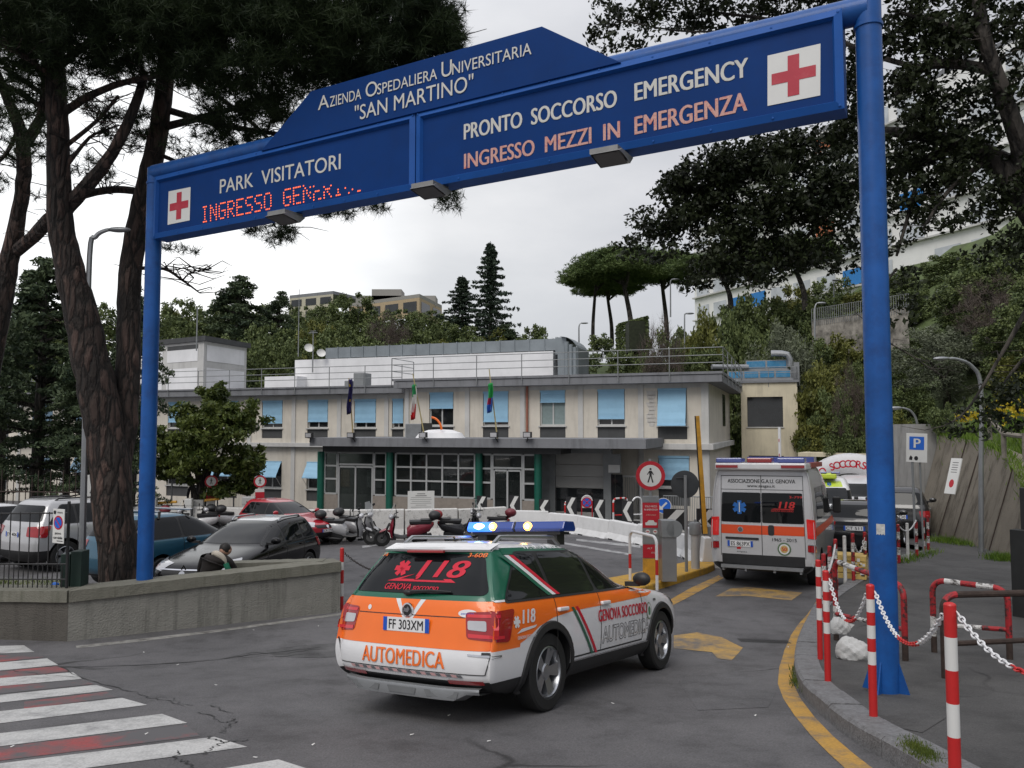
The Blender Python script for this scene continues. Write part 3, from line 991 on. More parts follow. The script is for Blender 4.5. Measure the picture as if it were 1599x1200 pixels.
def panel(xa,xb,name):
    p = MB()
    vs = []
    for off in (-0.13,0.13):
        vs += [(xa,-off,lo(xa)),(xb,-off,lo(xb)),(xb,-off,hi(xb)),(xa,-off,hi(xa))]
    fw = 0.072
    # case (back and edges), face set back inside a bevelled frame
    p.add(vs[:4],[(0,1,2,3)][:1])
    p.add(vs,[(0,4,5,1),(1,5,6,2),(2,6,7,3),(3,7,4,0)],1)
    o = [(xa,lo(xa)),(xb,lo(xb)),(xb,hi(xb)),(xa,hi(xa))]
    i_ = [(xa + fw,lo(xa) + fw),(xb - fw,lo(xb) + fw),(xb - fw,hi(xb) - fw),(xa + fw,hi(xa) - fw)]
    j_ = [(xa + fw + 0.02,lo(xa) + fw + 0.02),(xb - fw - 0.02,lo(xb) + fw + 0.02),(xb - fw - 0.02,hi(xb) - fw - 0.02),(xa + fw + 0.02,hi(xa) - fw - 0.02)]
    vv = [(x,-0.13,z) for x,z in o] + [(x,-0.155,z) for x,z in i_] + [(x,-0.11,z) for x,z in j_]
    p.add(vv,[(k,(k + 1) % 4,4 + (k + 1) % 4,4 + k) for k in range(4)],1)
    p.add(vv,[(4 + k,4 + (k + 1) % 4,8 + (k + 1) % 4,8 + k) for k in range(4)],1)
    p.add(vv[8:],[(0,1,2,3)],0)
    return p.build('sign_panel',[M_bluef,M_blueb],gan)

panel(x0,md - 0.008,'l'); panel(md + 0.008,x1,'r')
FO = 0.112

def ptext(mb,s,bl,br,tl,mi=0,off=FO,bold=0.025,**kw):
    o,r,t = sz(*bl,off),sz(*br,off),sz(*tl,off)
    u = r - o
    Mx = frame((o.x,-off - 0.003,o.y),(u.x,0,u.y),(0,0,1))
    mb.mark(); text(mb,s,Mx,h=(t - o).length,width=u.length,mi=mi,bold=bold,align='LEFT',**kw)

tx = MB()
ptext(tx,'PARK  VISITATORI',(342,303),(530,264.5),(342,281.5),bold=0.012)
ptext(tx,'PRONTO  SOCCORSO',(723.5,218.8),(961,167),(723.5,195),bold=0.03)
ptext(tx,'EMERGENCY',(989.6,158.7),(1165.4,120.5),(989.6,131.2),bold=0.03)
ptext(tx,'INGRESSO  MEZZI  IN',(723.5,264.5),(965.5,215.5),(723.5,241.3),1,bold=0.03)
ptext(tx,'EMERGENZA',(989.6,211.2),(1163.7,173.5),(989.6,183.7),1,bold=0.03)
tx.pieces('lettering',[M_txt,M_pink],gan)
rest = MB()       # header lettering: small capitals
for s,bl,br,tl in (("A",(496.8,172.6),(514,168),(501,151)),("ZIENDA",(515,167.7),(564,155),(515.5,151.5)),("O",(570,153.5),(588,148.7),(570,131)),("SPEDALIERA",(588.5,148.5),(682,124),(589,132)),("U",(688,122.4),(704,118),(688,98)),("NIVERSITARIA",(705,117.8),(828.5,85.4),(705.5,100)),('"SAN MARTINO"',(553,189.7),(738,141),(553,167))):
    ptext(rest,s,bl,br,tl,0,0.166,0.004)
rest.build('header_lettering',[M_txt],gan)
hd = MB()
hp = [sz(*p,0.14) for p in [(409,237),(487,143.5),(847,42.5),(970,98.5)]]
hd.prism([tuple(p) for p in hp],-0.02,0.02,0,LMo(0.14))
hd.build('header_board',M_bluef,gan,bevel=0.006)
cr = MB()
for (tl,tr,br,bl) in (((263.6,299.4),(298,292.5),(296.5,344.5),(262,351.5)),((1198.6,87.5),(1281.3,68.6),(1281,149.5),(1198.6,166))):
    q = [sz(*p,FO) for p in (bl,br,tr,tl)]
    cr.mark()
    cr.add([(p.x,-FO - 0.004,p.y) for p in q],[(0,1,2,3)],0)
    o,u,v = q[0],q[1] - q[0],q[3] - q[0]
    pl = [(.39,.10),(.61,.10),(.61,.39),(.92,.39),(.92,.61),(.61,.61),(.61,.90),(.39,.90),(.39,.61),(.08,.61),(.08,.39),(.39,.39)]
    cr.add([((o + u * a + v * b).x,-FO - 0.007,(o + u * a + v * b).y) for a,b in pl],[(0,1,2,11),(2,3,4,5),(5,6,7,8),(8,9,10,11),(2,5,8,11)],1)
cr.pieces('red_cross_tile',[M_signw,M_crossr],gan)
FONT57 = {'I': '01110 00100 00100 00100 00100 00100 01110','N': '10001 11001 10101 10101 10011 10001 10001','G': '01111 10000 10000 10111 10001 10001 01110','R': '11110 10001 10001 11110 10100 10010 10001',
          'E': '11111 10000 10000 11110 10000 10000 11111','S': '01111 10000 10000 01110 00001 00001 11110','O': '01110 10001 10001 10001 10001 10001 01110','C': '01110 10001 10000 10000 10000 10001 01110',' ': ' '.join(['00000'] * 7)}
le = MB()
o,r,t = sz(316,347.5,FO),sz(574,296,FO),sz(316,324.5,FO)
cw = (r - o) / 17.0; rh = (t - o) / 6.0
for k,ch in enumerate('INGRESSO GENERICO'):
    le.mark()
    for j,row in enumerate(FONT57[ch].split()):
        for i,bit in enumerate(row):
            if bit == '1' and not (k > 11 and j < (k - 11) * 1.0) and not (k > 9 and random.random() < 0.06 * (k - 9)):
                c = o + cw * (k + i * 0.165) + rh * (6 - j)
                le.add([(c.x + dx,-FO - 0.006,c.y + dz) for dx,dz in disc(6,0.0125)],[tuple(range(6))])
le.pieces('led_letter',M_led,gan)
M_flood = mat('floodlight grey',(0.24,0.24,0.235),0.5,0.3,var=0.15)
for (px,py) in ((435,349),(663,309),(946,256)):
    c = sz(px,py,0.30)
    fl = MB()
    xx,zz = c.x,lo(c.x) - 0.055
    fl.box(xx - 0.17,xx + 0.15,-0.34,0.0,zz,zz + 0.05,0)
    fl.add([(xx - 0.17,-0.34,zz),(xx + 0.20,-0.34,zz),(xx + 0.20,0,zz),(xx - 0.17,0,zz),(xx - 0.12,-0.44,zz - 0.05),(xx + 0.22,-0.44,zz - 0.05),(xx + 0.2,-0.1,zz - 0.09),(xx - 0.14,-0.1,zz - 0.09)],[(0,1,5,4),(1,2,6,5),(2,3,7,6),(3,0,4,7)],0)
    fl.add([(xx - 0.10,-0.42,zz - 0.056),(xx + 0.20,-0.42,zz - 0.056),(xx + 0.18,-0.12,zz - 0.092),(xx - 0.12,-0.12,zz - 0.092)],[(0,1,2,3)],1)
    fl.build('floodlight',[M_flood,M_plastg],gan)

q = MB()          # weld collars, end plates and bolts
for x,z in ((0,bz(0) - 0.22),(GLEN,bz(GLEN) - 0.22)):
    q.lathe([(0.116,z - 0.02),(0.129,z - 0.015),(0.129,z + 0.015),(0.116,z + 0.02)],24,0,Matrix.Translation((x,0,0)))
q.build('weld_collar',M_blue,gan)
q = MB()
for xa,xb in ((x0,md),(md,x1)):
    n = int((xb - xa) / 0.55)
    for k in range(n + 1):
        x = xa + 0.04 + (xb - xa - 0.08) * k / n
        for z in (lo(x) + 0.032,hi(x) - 0.032):
            q.lathe([(0.012,0.0),(0.011,0.006),(0,0.007)],8,0,frame((x,-0.142,z),(1,0,0),(0,0,1)))
kind(q.build('frame_bolts',M_blueb,gan),'stuff')

# ------------------------------------------------------------------ emergency department building
M_bw = streak_mat('beige render',(0.64,0.595,0.52),(0.32,0.29,0.25),0.9,1.2,0.4,0.15,0.8)
M_bg = streak_mat('grey concrete frame',(0.55,0.545,0.53),(0.26,0.255,0.245),0.9,1.2,0.4,0.12,0.8)
M_eave = streak_mat('dark grey fascia',(0.20,0.205,0.22),(0.06,0.06,0.065),0.8,1.5,0.5,0.1,1.2)
M_dpan = streak_mat('slate panel',(0.06,0.062,0.064),(0.03,0.03,0.03),0.7,2,0.4,0.1,2)
M_awn = mat('light blue awning',(0.30,0.52,0.70),0.75,var=0.06,scale=1.5,dirt=0.2,dcol=(0.17,0.32,0.46),dscale=2)
M_frame = mat('white window frame',(0.50,0.50,0.49),0.5,var=0.05)
M_win = mat('dim window glass',(0.018,0.02,0.022),0.06,var=0.4,scale=0.8,spec=0.7)
M_curt = mat('pale curtain',(0.22,0.28,0.28),0.8,var=0.1,scale=8)
M_green2 = mat('green column',(0.005,0.10,0.068),0.45,var=0.1)
M_bwhite = streak_mat('white cladding',(0.78,0.78,0.79),(0.6,0.6,0.61),0.7,1.0,0.35,0.05,0.6)
M_ylw = streak_mat('cream render',(0.64,0.575,0.43),(0.24,0.21,0.16),0.9,1.4,0.4,0.12,0.8)
M_duct = mat('zinc duct',(0.27,0.30,0.32),0.42,0.65,var=0.14,scale=1.3)
M_mull = mat('aluminium mullion',(0.46,0.47,0.47),0.4,0.2,var=0.04)
M_tile = mat('entrance tiles',(0.27,0.235,0.205),0.6,var=0.12,scale=8)

BO = Vector((7.95,31.7,0)); BA = R(-20)
bex,bny = Vector((math.cos(BA),math.sin(BA),0)),Vector((-math.sin(BA),math.cos(BA),0))

def bx(px,y=0.0):
    a,_ = raydir(px,660)
    return (a * (BO.y + y * bny.y) - BO.x - y * bny.x) / (bex.x - a * bex.y)

def bzz(px,py,y=0.0):
    x = bx(px,y)
    Y = BO.y + x * bex.y + y * bny.y
    return CZ + raydir(px,py)[1] * Y

bld = thing('hospital_building','two storey beige emergency building with blue window awnings and flat canopy','building',tuple(BO),BA)

def facade(mb,xa,xb,za,zb,ops,y=0.0,depth=0.18,mi=0):
    xs = sorted(set([xa,xb] + [o[0] for o in ops] + [o[1] for o in ops]))
    zs = sorted(set([za,zb] + [o[2] for o in ops] + [o[3] for o in ops]))
    for i in range(len(xs) - 1):
        for j in range(len(zs) - 1):
            cx,cz = (xs[i] + xs[i + 1]) / 2,(zs[j] + zs[j + 1]) / 2
            if any(o[0] < cx < o[1] and o[2] < cz < o[3] for o in ops):
                continue
            mb.add([(xs[i],y,zs[j]),(xs[i + 1],y,zs[j]),(xs[i + 1],y,zs[j + 1]),(xs[i],y,zs[j + 1])],[(0,1,2,3)],mi)
    for a,b,c,d in ops:
        mb.add([(a,y,c),(b,y,c),(b,y,d),(a,y,d),(a,y + depth,c),(b,y + depth,c),(b,y + depth,d),(a,y + depth,d)],[(0,4,5,1),(1,5,6,2),(2,6,7,3),(3,7,4,0)],mi)

def window(xa,xb,zs,zt,y,awn=0.7,tilt=0.0,curtain=False,parent=None,dark=False,panel=None):
    """framed window with mullion, awning drawn down by awn, slate panel below the sill"""
    p = parent or bld
    f = MB(); t = 0.06; d = y + 0.14
    for a,b,c,e in ((xa,xb,zs,zs + t),(xa,xb,zt - t,zt),(xa,xa + t,zs + t,zt - t),(xb - t,xb,zs + t,zt - t),((xa + xb) / 2 - t / 2,(xa + xb) / 2 + t / 2,zs + t,zt - t)):
        f.box(a,b,d - 0.03,d + 0.03,c,e,0)
    f.add([(xa + t,d + 0.01,zs + t),(xb - t,d + 0.01,zs + t),(xb - t,d + 0.01,zt - t),(xa + t,d + 0.01,zt - t)],[(0,1,2,3)],2 if curtain else 1)
    f.box(xa - 0.06,xb + 0.06,y - 0.07,y + 0.14,zs - 0.05,zs - 0.002,0)
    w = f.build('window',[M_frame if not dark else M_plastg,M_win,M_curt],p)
    if panel is not None:
        q = MB(); q.box(xa + 0.003,xb - 0.003,y + 0.05,y + 0.16,panel,zs - 0.052)
        q.build('slate_panel',M_dpan,w)
    if awn > 0:
        q = MB(); zb = zt - (zt - zs) * awn
        yo = y + 0.02
        for k in range(6):
            s0,s1 = k / 6,(k + 1) / 6
            za,zc = zt - (zt - zb) * s0,zt - (zt - zb) * s1
            ya,yc = yo - tilt * s0,yo - tilt * s1
            bow = 0.012 * (k % 2)
            q.add([(xa + 0.03,ya - bow,za),(xb - 0.03,ya - bow,za),(xb - 0.03,yc - 0.012 * ((k + 1) % 2),zc),(xa + 0.03,yc - 0.012 * ((k + 1) % 2),zc)],[(0,3,2,1)],0)
        q.box(xa + 0.02,xb - 0.02,yo - tilt - 0.03,yo - tilt + 0.01,zb - 0.05,zb,0)
        q.box(xa + 0.01,xb - 0.01,yo - 0.05,yo + 0.06,zt - 0.09,zt - 0.003,0)
        if tilt > 0.05:
            for x in (xa + 0.04,xb - 0.04):
                q.tube([(x,yo - tilt,zb - 0.02),(x,yo,zs + 0.1)],0.012,5,1)
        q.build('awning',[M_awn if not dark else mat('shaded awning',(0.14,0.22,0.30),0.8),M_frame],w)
    return w

ZE = bzz(1108,598)          # underside of eaves
ZL = bzz(1050,693)          # floor ledge top
ZB = G(BO.x - 6,BO.y) - 0.6
XW = bx(633)                 # where the front part starts
YL2 = 1.0                    # left part set back
XLEFT = bx(-120,YL2)
HEAD,SILL,PANB = bzz(960,608),bzz(960,665),bzz(960,686)
H2,S2,P2 = HEAD - 0.22,SILL - 0.10,PANB - 0.05
wall = MB()
upR = [(bx(a),bx(b),PANB,HEAD) for a,b in ((670,708),(754,794),(843,883),(933,976),(1027,1073))]
loR = [(bx(1027),bx(1076),bzz(1050,762),bzz(1050,712))]
facade(wall,XW,0,ZB,ZE + 0.1,upR + [(a,b,bzz(1050,790),d) for a,b,c,d in loR],0.0)
lw = [(-90,-58),(-18,14),(50,82),(118,150),(186,216),(262,296),(338,372),(409,441),(480,512),(553,587),(612,630)]
upL = [(bx(a,YL2),bx(b,YL2),P2,H2) for a,b in lw]
loL = [(bx(a,YL2),bx(b,YL2),P2 - 3.12,H2 - 3.1) for a,b in lw[:9]]
facade(wall,XLEFT,XW,ZB - 0.5,ZE - 0.15,upL + loL,YL2)
wall.box(XW - 0.01,XW + 0.0,0.0,YL2,ZB,ZE)
wall.add([(0,0,ZB),(0,11,ZB),(0,11,ZE + 0.1),(0,0,ZE + 0.1)],[(0,1,2,3)])
wall.build('wall',M_bw,bld)
pil = MB()
for px in (816.5,907,1001,730):
    x = bx(px)
    pil.box(x - 0.11,x + 0.11,-0.06,0.0,ZB,ZE,0)
pil.box(-0.26,0.004,-0.064,-0.0,ZB,ZE,0); pil.box(XW,XW + 0.2,-0.064,0,ZB,ZE,0)
pil.box(0.0,0.03,-0.06,0.25,ZB,ZE,0)
for px in (-40,32,100,168,238,316,390,459,530,604):
    x = bx(px,YL2)
    pil.box(x - 0.11,x + 0.11,YL2 - 0.06,YL2,ZB - 0.4,ZE - 0.2,0)
for za,zb_ in ((HEAD + 0.01,ZE),):       # grey spandrel band over the windows
    pil.box(XW + 0.2,-0.26,-0.012,0,HEAD + 0.012,ZE,0)
pil.box(XLEFT,XW,YL2 - 0.012,YL2,H2 + 0.012,ZE - 0.16,0)
pil.build('pilaster',M_bg,bld)
led = MB()
led.box(bx(1000),0.22,-0.32,11,ZL - 0.24,ZL,0)
led.box(XLEFT,XW - 2,YL2 - 0.3,YL2,ZL - 0.30,ZL - 0.1,0)
led.build('ledge',M_bg,bld,bevel=0.01)
ev = MB()
ev.box(XW - 0.3,0.62,-0.62,11.2,ZE + 0.004,ZE + 0.30,0)
ev.box(XW - 0.36,0.66,-0.66,11.2,ZE + 0.32,ZE + 0.42,0)
ev.box(XLEFT,XW - 0.3,YL2 - 0.55,10,ZE - 0.16,ZE + 0.12,0)
ev.box(XLEFT,XW - 0.3,YL2 - 0.60,10,ZE + 0.14,ZE + 0.22,0)
ev.build('roof',M_eave,bld)
for (o,aw,ti,cu) in zip(upR,(0.46,0.86,0.32,0.79,0.98),(0,0,0,0,0.35),(0,0,1,0,0)):
    window(o[0],o[1],SILL,HEAD,0.0,aw,ti,cu,panel=PANB)
for o in loR:
    window(o[0],o[1],o[2],o[3],0.0,0.72,0,panel=bzz(1050,790))
for k,o in enumerate(upL):
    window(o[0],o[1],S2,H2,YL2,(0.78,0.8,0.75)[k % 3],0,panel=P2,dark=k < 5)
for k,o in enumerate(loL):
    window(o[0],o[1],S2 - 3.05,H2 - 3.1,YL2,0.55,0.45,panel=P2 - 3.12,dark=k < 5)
mk = MB()
x = bx(1013)
for k in range(9):
    zc = HEAD - 0.1 - k * 0.16
    mk.add([(x + random.uniform(-0.12,0.05),-0.004,zc - 0.2),(x + random.uniform(0.2,0.36),-0.004,zc - 0.2),(x + random.uniform(0.2,0.36),-0.004,zc),(x + random.uniform(-0.12,0.05),-0.004,zc)],[(0,1,2,3)])
mk.build('plaster_patch',mat('bare plaster',(0.52,0.50,0.47),0.9,var=0.1,scale=5),bld)
# side window and prop on the right end
sw = MB(); sw.box(-0.0,0.02,6.6,8.0,SILL,HEAD); sw.build('side_window',M_win,bld)

# roof rail
def railing(mb,pts,h=0.95,rails=(0.35,0.65,0.95),gap=1.9,r=0.022):
    for a,b in zip(pts,pts[1:]):
        a,b = Vector(a),Vector(b)
        n = max(1,int((b - a).length / gap))
        for k in range(n + 1):
            p = a.lerp(b,k / n)
            mb.tube([p + Vector((0,0,-0.35)),p + Vector((0,0,h))],r,5)
        for q in rails:
            mb.tube([a + Vector((0,0,q)),b + Vector((0,0,q))],r * 0.8,5)

rl = MB()
zt = ZE + 0.42
railing(rl,[(XW - 0.36,1.5,zt),(XW - 0.36,-0.68,zt),(0.68,-0.68,zt),(0.68,10.5,zt)])
railing(rl,[(XLEFT,YL2 - 0.62,zt - 0.2),(XW - 0.4,YL2 - 0.62,zt - 0.2)])
rl.build('roof_railing',M_steelp,bld)
# white rooftop plant room with ducts
ZR = ZE + 0.3
yP = 7.0
pr = MB()
pr.box(bx(459,yP),bx(864,yP),yP,yP + 7,ZR,bzz(650,556,yP),0)
pr.box(bx(412,yP - 1),bx(462,yP - 1),yP - 1,yP + 3,ZR,bzz(440,590,yP),0)
pr.build('plant_room',M_bwhite,bld)
du = MB()
xa,xb = bx(517,yP + 1),bx(905,yP - 1.2)
za = bzz(650,556,yP) + 0.07; zb_ = za + 0.62
n = 17
for k in range(n):
    u0,u1 = xa + (bx(872,yP) - xa) * k / n,xa + (bx(872,yP) - xa) * (k + 1) / n
    du.box(u0 + 0.01,u1 - 0.01,yP + 0.3,yP + 1.7,za,zb_,0)
    du.box(u1 - 0.025,u1 + 0.025,yP + 0.26,yP + 1.74,za - 0.04,zb_ + 0.04,0)
xm = bx(872,yP - 0.5)
for k in range(6):
    a,b = k / 6 * PI / 2,(k + 1) / 6 * PI / 2
    du.add([(xm + 0.1 + math.sin(t) * 1.0,yP + yy,zb_ - (1 - math.cos(t)) * 0.9) for t in (a,b) for yy in (-0.6,1.6)],[(0,1,3,2)],0,True)
du.box(xm + 0.0,xm + 1.1,yP - 0.6,yP + 1.6,ZR,zb_ - 0.62,0)
du.box(xm - 0.25,xm + 0.35,yP - 0.2,yP + 1.8,zb_ - 0.9,zb_,0)
for k in range(3):
    du.cyl((xm + 0.5 + k * 0.22,yP - 0.62,ZR),(xm + 0.5 + k * 0.22,yP - 0.62,zb_ - 0.3 - 0.15 * k),0.13,n=12)
du.build('roof_duct',M_duct,bld)
hv_ = MB()
hv_.box(bx(551,3),bx(567,3),3,3.8,ZR - 0.1,ZR + 0.75,0); hv_.box(bx(537,3),bx(545,3),3,3.5,ZR - 0.1,ZR + 0.35,0)
hv_.build('roof_unit',M_steelp,bld,bevel=0.02)
# aerials and dishes
ae = MB()
def mast(mb,px,p0,p1,y,r=0.03):
    x = bx(px,y); mb.tube([(x,y,bzz(px,p0,y)),(x,y,bzz(px,p1,y))],[r,r * 0.6],6)
mast(ae,464,557,452,yP); mast(ae,487,582,517,yP - 0.4,0.04)
x = bx(487,yP - 0.4); z = bzz(487,520,yP - 0.4)
ae.tube([(x - 0.3,yP - 0.4,z),(x + 0.3,yP - 0.4,z)],0.02,5)
ae.tube([(x - 0.2,yP - 0.4,z + 0.1),(x + 0.2,yP - 0.4,z + 0.1)],0.015,5)
for px,py,s in ((481,544,0.28),(500,552,0.26)):
    c = Vector((bx(px,yP - 0.4),yP - 0.4,bzz(px,py,yP - 0.4)))
    Mx = frame(c,(0.75,0.6,0.0),(-0.3,0.3,0.9))
    ae.lathe([(0,-0.06),(s * 0.5,-0.045),(s * 0.85,0.0),(s,0.05)],16,1,Mx)
ae.build('aerial',[M_steelp,M_signw],bld)
# downpipe, canopy and glazed entrance
dp = MB(); x = bx(824); dp.cyl((x,-0.08,ZE),(x,-0.08,PANB - 0.15),0.05,n=8)
dp.build('downpipe',mat('copper pipe',(0.32,0.12,0.08),0.5,0.2),bld)
yc = -4.2
xc0,xc1 = bx(484,yc),bx(1008,yc)
zc1,zc0 = bzz(740,685,yc),bzz(740,699,yc)
ca = MB(); ca.box(xc0,xc1,yc,0.9,zc0,zc1,0); ca.box(xc0 + 0.35,bx(870,yc),yc + 0.45,0.5,zc0 - 0.25,zc0 - 0.003,1)
ca.build('canopy',[M_eave,M_dpan],bld)
yg = yc + 0.8
zg = G(1,36) - 0.05 - 0.0
zh = zc0 - 0.25
cl = MB()
for px in (502,609,748,840):
    x = bx(px,yg - 0.1); cl.mark(); cl.cyl((x,yg - 0.1,zg - 0.3),(x,yg - 0.1,zh),0.15,n=14)
cl.pieces('column',M_green2,bld)
gz = MB(); gf = MB()

def glaz(pa,pb,cols,rows,z0,z1,y=yg):
    xa,xb = bx(pa,y),bx(pb,y)
    t = 0.035
    cx = [xa + (xb - xa) * c for c in cols]; rz = [z0 + (z1 - z0) * r for r in rows]
    for x in cx:
        gf.box(x - t,x + t,y - 0.05,y + 0.05,z0,z1,0)
    for z in rz:
        for a,b in zip(cx,cx[1:]):
            gf.box(a + t,b - t,y - 0.045,y + 0.045,z - t,z + t,0)
    gz.add([(xa,y + 0.01,z0),(xb,y + 0.01,z0),(xb,y + 0.01,z1),(xa,y + 0.01,z1)],[(0,1,2,3)],0)

zl1 = bzz(680,776,yg)
zt_ = bzz(680,709,yg)
th = (0,.36,.68,1)
glaz(509,528,(0,1),th,zl1,zt_); glaz(586,604,(0,1),th,zl1,zt_)
glaz(529.5,584.5,(0,1),(.72,1),zl1,zt_); glaz(531,583,(0,.5,1),(0,1),zg,zl1 + (zt_ - zl1) * 0.66)
glaz(619,742,(0,.2,.4,.6,.8,1),th,zl1,zt_)
glaz(751,768,(0,1),th,zl1,zt_); glaz(818,836,(0,1),th,zl1,zt_)
glaz(770,816,(0,1),(.70,1),zl1,zt_); glaz(772,814,(0,.5,1),(0,1),zg,zl1 + (zt_ - zl1) * 0.64)
gf.build('glazing_frame',M_mull,bld)
m,nt,b = base_mat('entrance glass')
b.inputs['Base Color'].default_value = (0.03,0.035,0.035,1); b.inputs['Roughness'].default_value = 0.02; b.inputs['Specular IOR Level'].default_value = 0.9
trn = N(nt,'ShaderNodeBsdfTransparent'); trn.inputs[0].default_value = (0.55,0.62,0.6,1)
mxs = N(nt,'ShaderNodeMixShader',i0=0.55)
lk(nt,b.outputs[0],mxs.inputs[1]); lk(nt,trn.outputs[0],mxs.inputs[2]); lk(nt,mxs.outputs[0],nt.nodes['Material Output'].inputs['Surface'])
M_eglass = m
gz.build('glazing_pane',M_eglass,bld)
ti = MB()
for pa,pb in ((506,530),(584,606),(613,744),(753,771),(816,837)):
    ti.mark(); ti.box(bx(pa,yg),bx(pb,yg),yg - 0.06,yg + 0.06,zg - 0.3,zl1 - 0.04)
ti.pieces('tiled_base',M_tile,bld)
# things seen through the entrance glass: back wall, counter, posters
inn = MB()
inn.box(bx(505,yg + 3),bx(842,yg + 3),-0.35,-0.3,zg - 0.2,zh,0)
inn.box(bx(640,-1),bx(720,-1),-2.0,-1.4,zg,zg + 1.1,1)
for k in range(6):
    x = bx(520 + k * 50,-0.6); inn.box(x,x + 0.8,-0.37,-0.355,zg + 1.2,zg + 2.0,1 + k % 2)
inn.build('lobby',[mat('lobby wall',(0.10,0.105,0.10),0.8),mat('lobby counter',(0.16,0.13,0.10),0.6),mat('lobby board',(0.30,0.31,0.30),0.6)],bld)
sh = MB()
ys = yg + 1.2
xa,xb = bx(868,ys),bx(943,ys)
zs0,zs1 = zg - 0.3,bzz(900,708,ys)
nsl = 7
for k in range(nsl):
    u0,u1 = zs0 + (zs1 - zs0) * k / nsl,zs0 + (zs1 - zs0) * (k + 1) / nsl
    sh.box(xa,xb,ys - 0.03 * (k % 2),ys + 0.1,u0 + 0.015,u1,2 if k in (2,3) else 0)
sh.box(xa - 0.25,xa,ys - 0.15,ys + 0.2,zs0,zs1 + 0.25,1); sh.box(xb,xb + 0.3,ys - 0.15,ys + 0.2,zs0,zs1 + 0.25,1)
sh.box(xa,xb,ys - 0.12,ys + 0.2,zs1 + 0.005,zs1 + 0.25,1)
sh.build('roller_shutter',[mat('shutter slats',(0.34,0.335,0.32),0.6,var=0.06,scale=2),M_steelp,M_win],bld)
sp = MB()
xa,xb = bx(842,ys),bx(866,ys)
sp.box(xa,xb,ys - 0.1,ys + 0.05,zs0,zs1 + 0.2,0)
sp.box(bx(950,ys),bx(970,ys),ys - 0.16,ys - 0.1,bzz(960,739,ys),bzz(960,709,ys),0)
sp.box(bx(951,ys),bx(969,ys),ys - 0.18,ys - 0.165,bzz(960,738,ys),bzz(960,726,ys),1)
sp.box(bx(951,ys),bx(960,ys),ys - 0.1,ys - 0.02,zs0,bzz(960,741,ys),2); sp.box(bx(961,ys),bx(972,ys),ys - 0.1,ys - 0.02,zs0,bzz(960,741,ys),2)
sp.build('wall_panel',[M_steelp,M_signw,M_win],bld)
for px,py,d in ((487,684,-1),(552,686,1),(664,684,1),(774,684,1),(826,682,-1)):
    x,z = bx(px,yc),bzz(px,687,yc)
    q = MB(); q.box(x - 0.16,x + 0.16,yc - 0.25,yc - 0.1,z - 0.02 + 0.1,z + 0.3,0,None); q.box(x - 0.13,x + 0.13,yc - 0.256,yc - 0.251,z + 0.11,z + 0.27,1)
    q.tube([(x,yc - 0.1,z + 0.12),(x + 0.1 * d,yc + 0.02,z - 0.1)],0.02,5)
    tag(q.build('spotlight',[M_plast,M_lampg],None),'small %s floodlight on the canopy edge %s' % ('black',{487: 'at its left end',552: 'below the dark blue flag',664: 'below the tricolour flag',774: 'below the green and blue flag',826: 'beside the copper downpipe'}[px]),'floodlight','spotlights along the canopy edge')
    o = bpy.context.scene.collection.objects[-1] if False else [ob for ob in COL.objects if ob.name.startswith('spotlight')][-1]
    o.location = tuple(BO); o.rotation_euler = (0,0,BA)

# flags on leaning poles in front of the canopy
def flag(px,ptop,pbase,cols,label,ftop,fbot):
    y = yc + 0.1
    xb_,zb0 = bx(px[1],y),zc1 - 0.05
    xt,ztp = bx(px[0],y),bzz(px[0],ptop,y)
    t = thing('flag',label,'flag',tuple(BO),BA,'flags on the canopy')
    q = MB(); q.tube([(xb_,y,zb0),(xt,y - 0.5,ztp)],[0.03,0.02],6); q.build('flag_pole',mat('pole ' + label[:6],cols[3],0.5),t)
    f = MB(); n = 14; m = 9
    z1,z0 = bzz(px[0],ftop,y - 0.4),bzz(px[0],fbot,y - 0.4)
    vs,fs,ms = [],[],[]
    for j in range(n + 1):
        v = j / n
        wdt = 0.30 * (0.35 + 0.65 * math.sin(min(1,v * 1.2 + 0.12) * PI / 1.6)) * (1 - 0.5 * max(0,v - 0.75) / 0.25)
        for i in range(m + 1):
            u = i / m
            vs.append((xt + (u - 0.4) * wdt + 0.03 * math.sin(v * 5 + u),y - 0.45 + 0.09 * math.sin(u * 10 + v * 3),z1 + (z0 - z1) * v + 0.06 * u))
    for j in range(n):
        for i in range(m):
            fs.append((j * (m + 1) + i,(j + 1) * (m + 1) + i,(j + 1) * (m + 1) + i + 1,j * (m + 1) + i + 1)); ms.append(cols[4](i / m,j / n))
    f.add(vs,fs,ms,True)
    fo = f.build('flag_cloth',[mat('cloth',c,0.8,var=0.1) for c in cols[:3]],t)
    s = fo.modifiers.new('thick','SOLIDIFY'); s.thickness = 0.008
    return t

flag((554,552),592,686,[(0.012,0.01,0.075),(0.5,0.35,0.02),(0.012,0.01,0.07),(0.45,0.35,0.15),lambda u,v: 1 if (0.4 < u < 0.5 and (0.1 < v < 0.15 or .55 < v < .6)) else 0],'limp dark blue flag hanging over the canopy',594,648)
flag((653,664),585,684,[(0.01,0.22,0.07),(0.6,0.6,0.58),(0.5,0.015,0.02),(0.5,0.42,0.2),lambda u,v: 0 if v + u * 0.5 < 0.5 else (1 if v + u * 0.5 < 0.95 else 2)],'green white and red flag hanging over the canopy',602,657)
flag((771,777),578,684,[(0.02,0.30,0.07),(0.45,0.02,0.06),(0.02,0.10,0.42),(0.5,0.42,0.2),lambda u,v: 0 if v < 0.5 else (1 if v < 0.7 and u < 0.5 else 2)],'green red and blue flag hanging over the canopy',600,646)
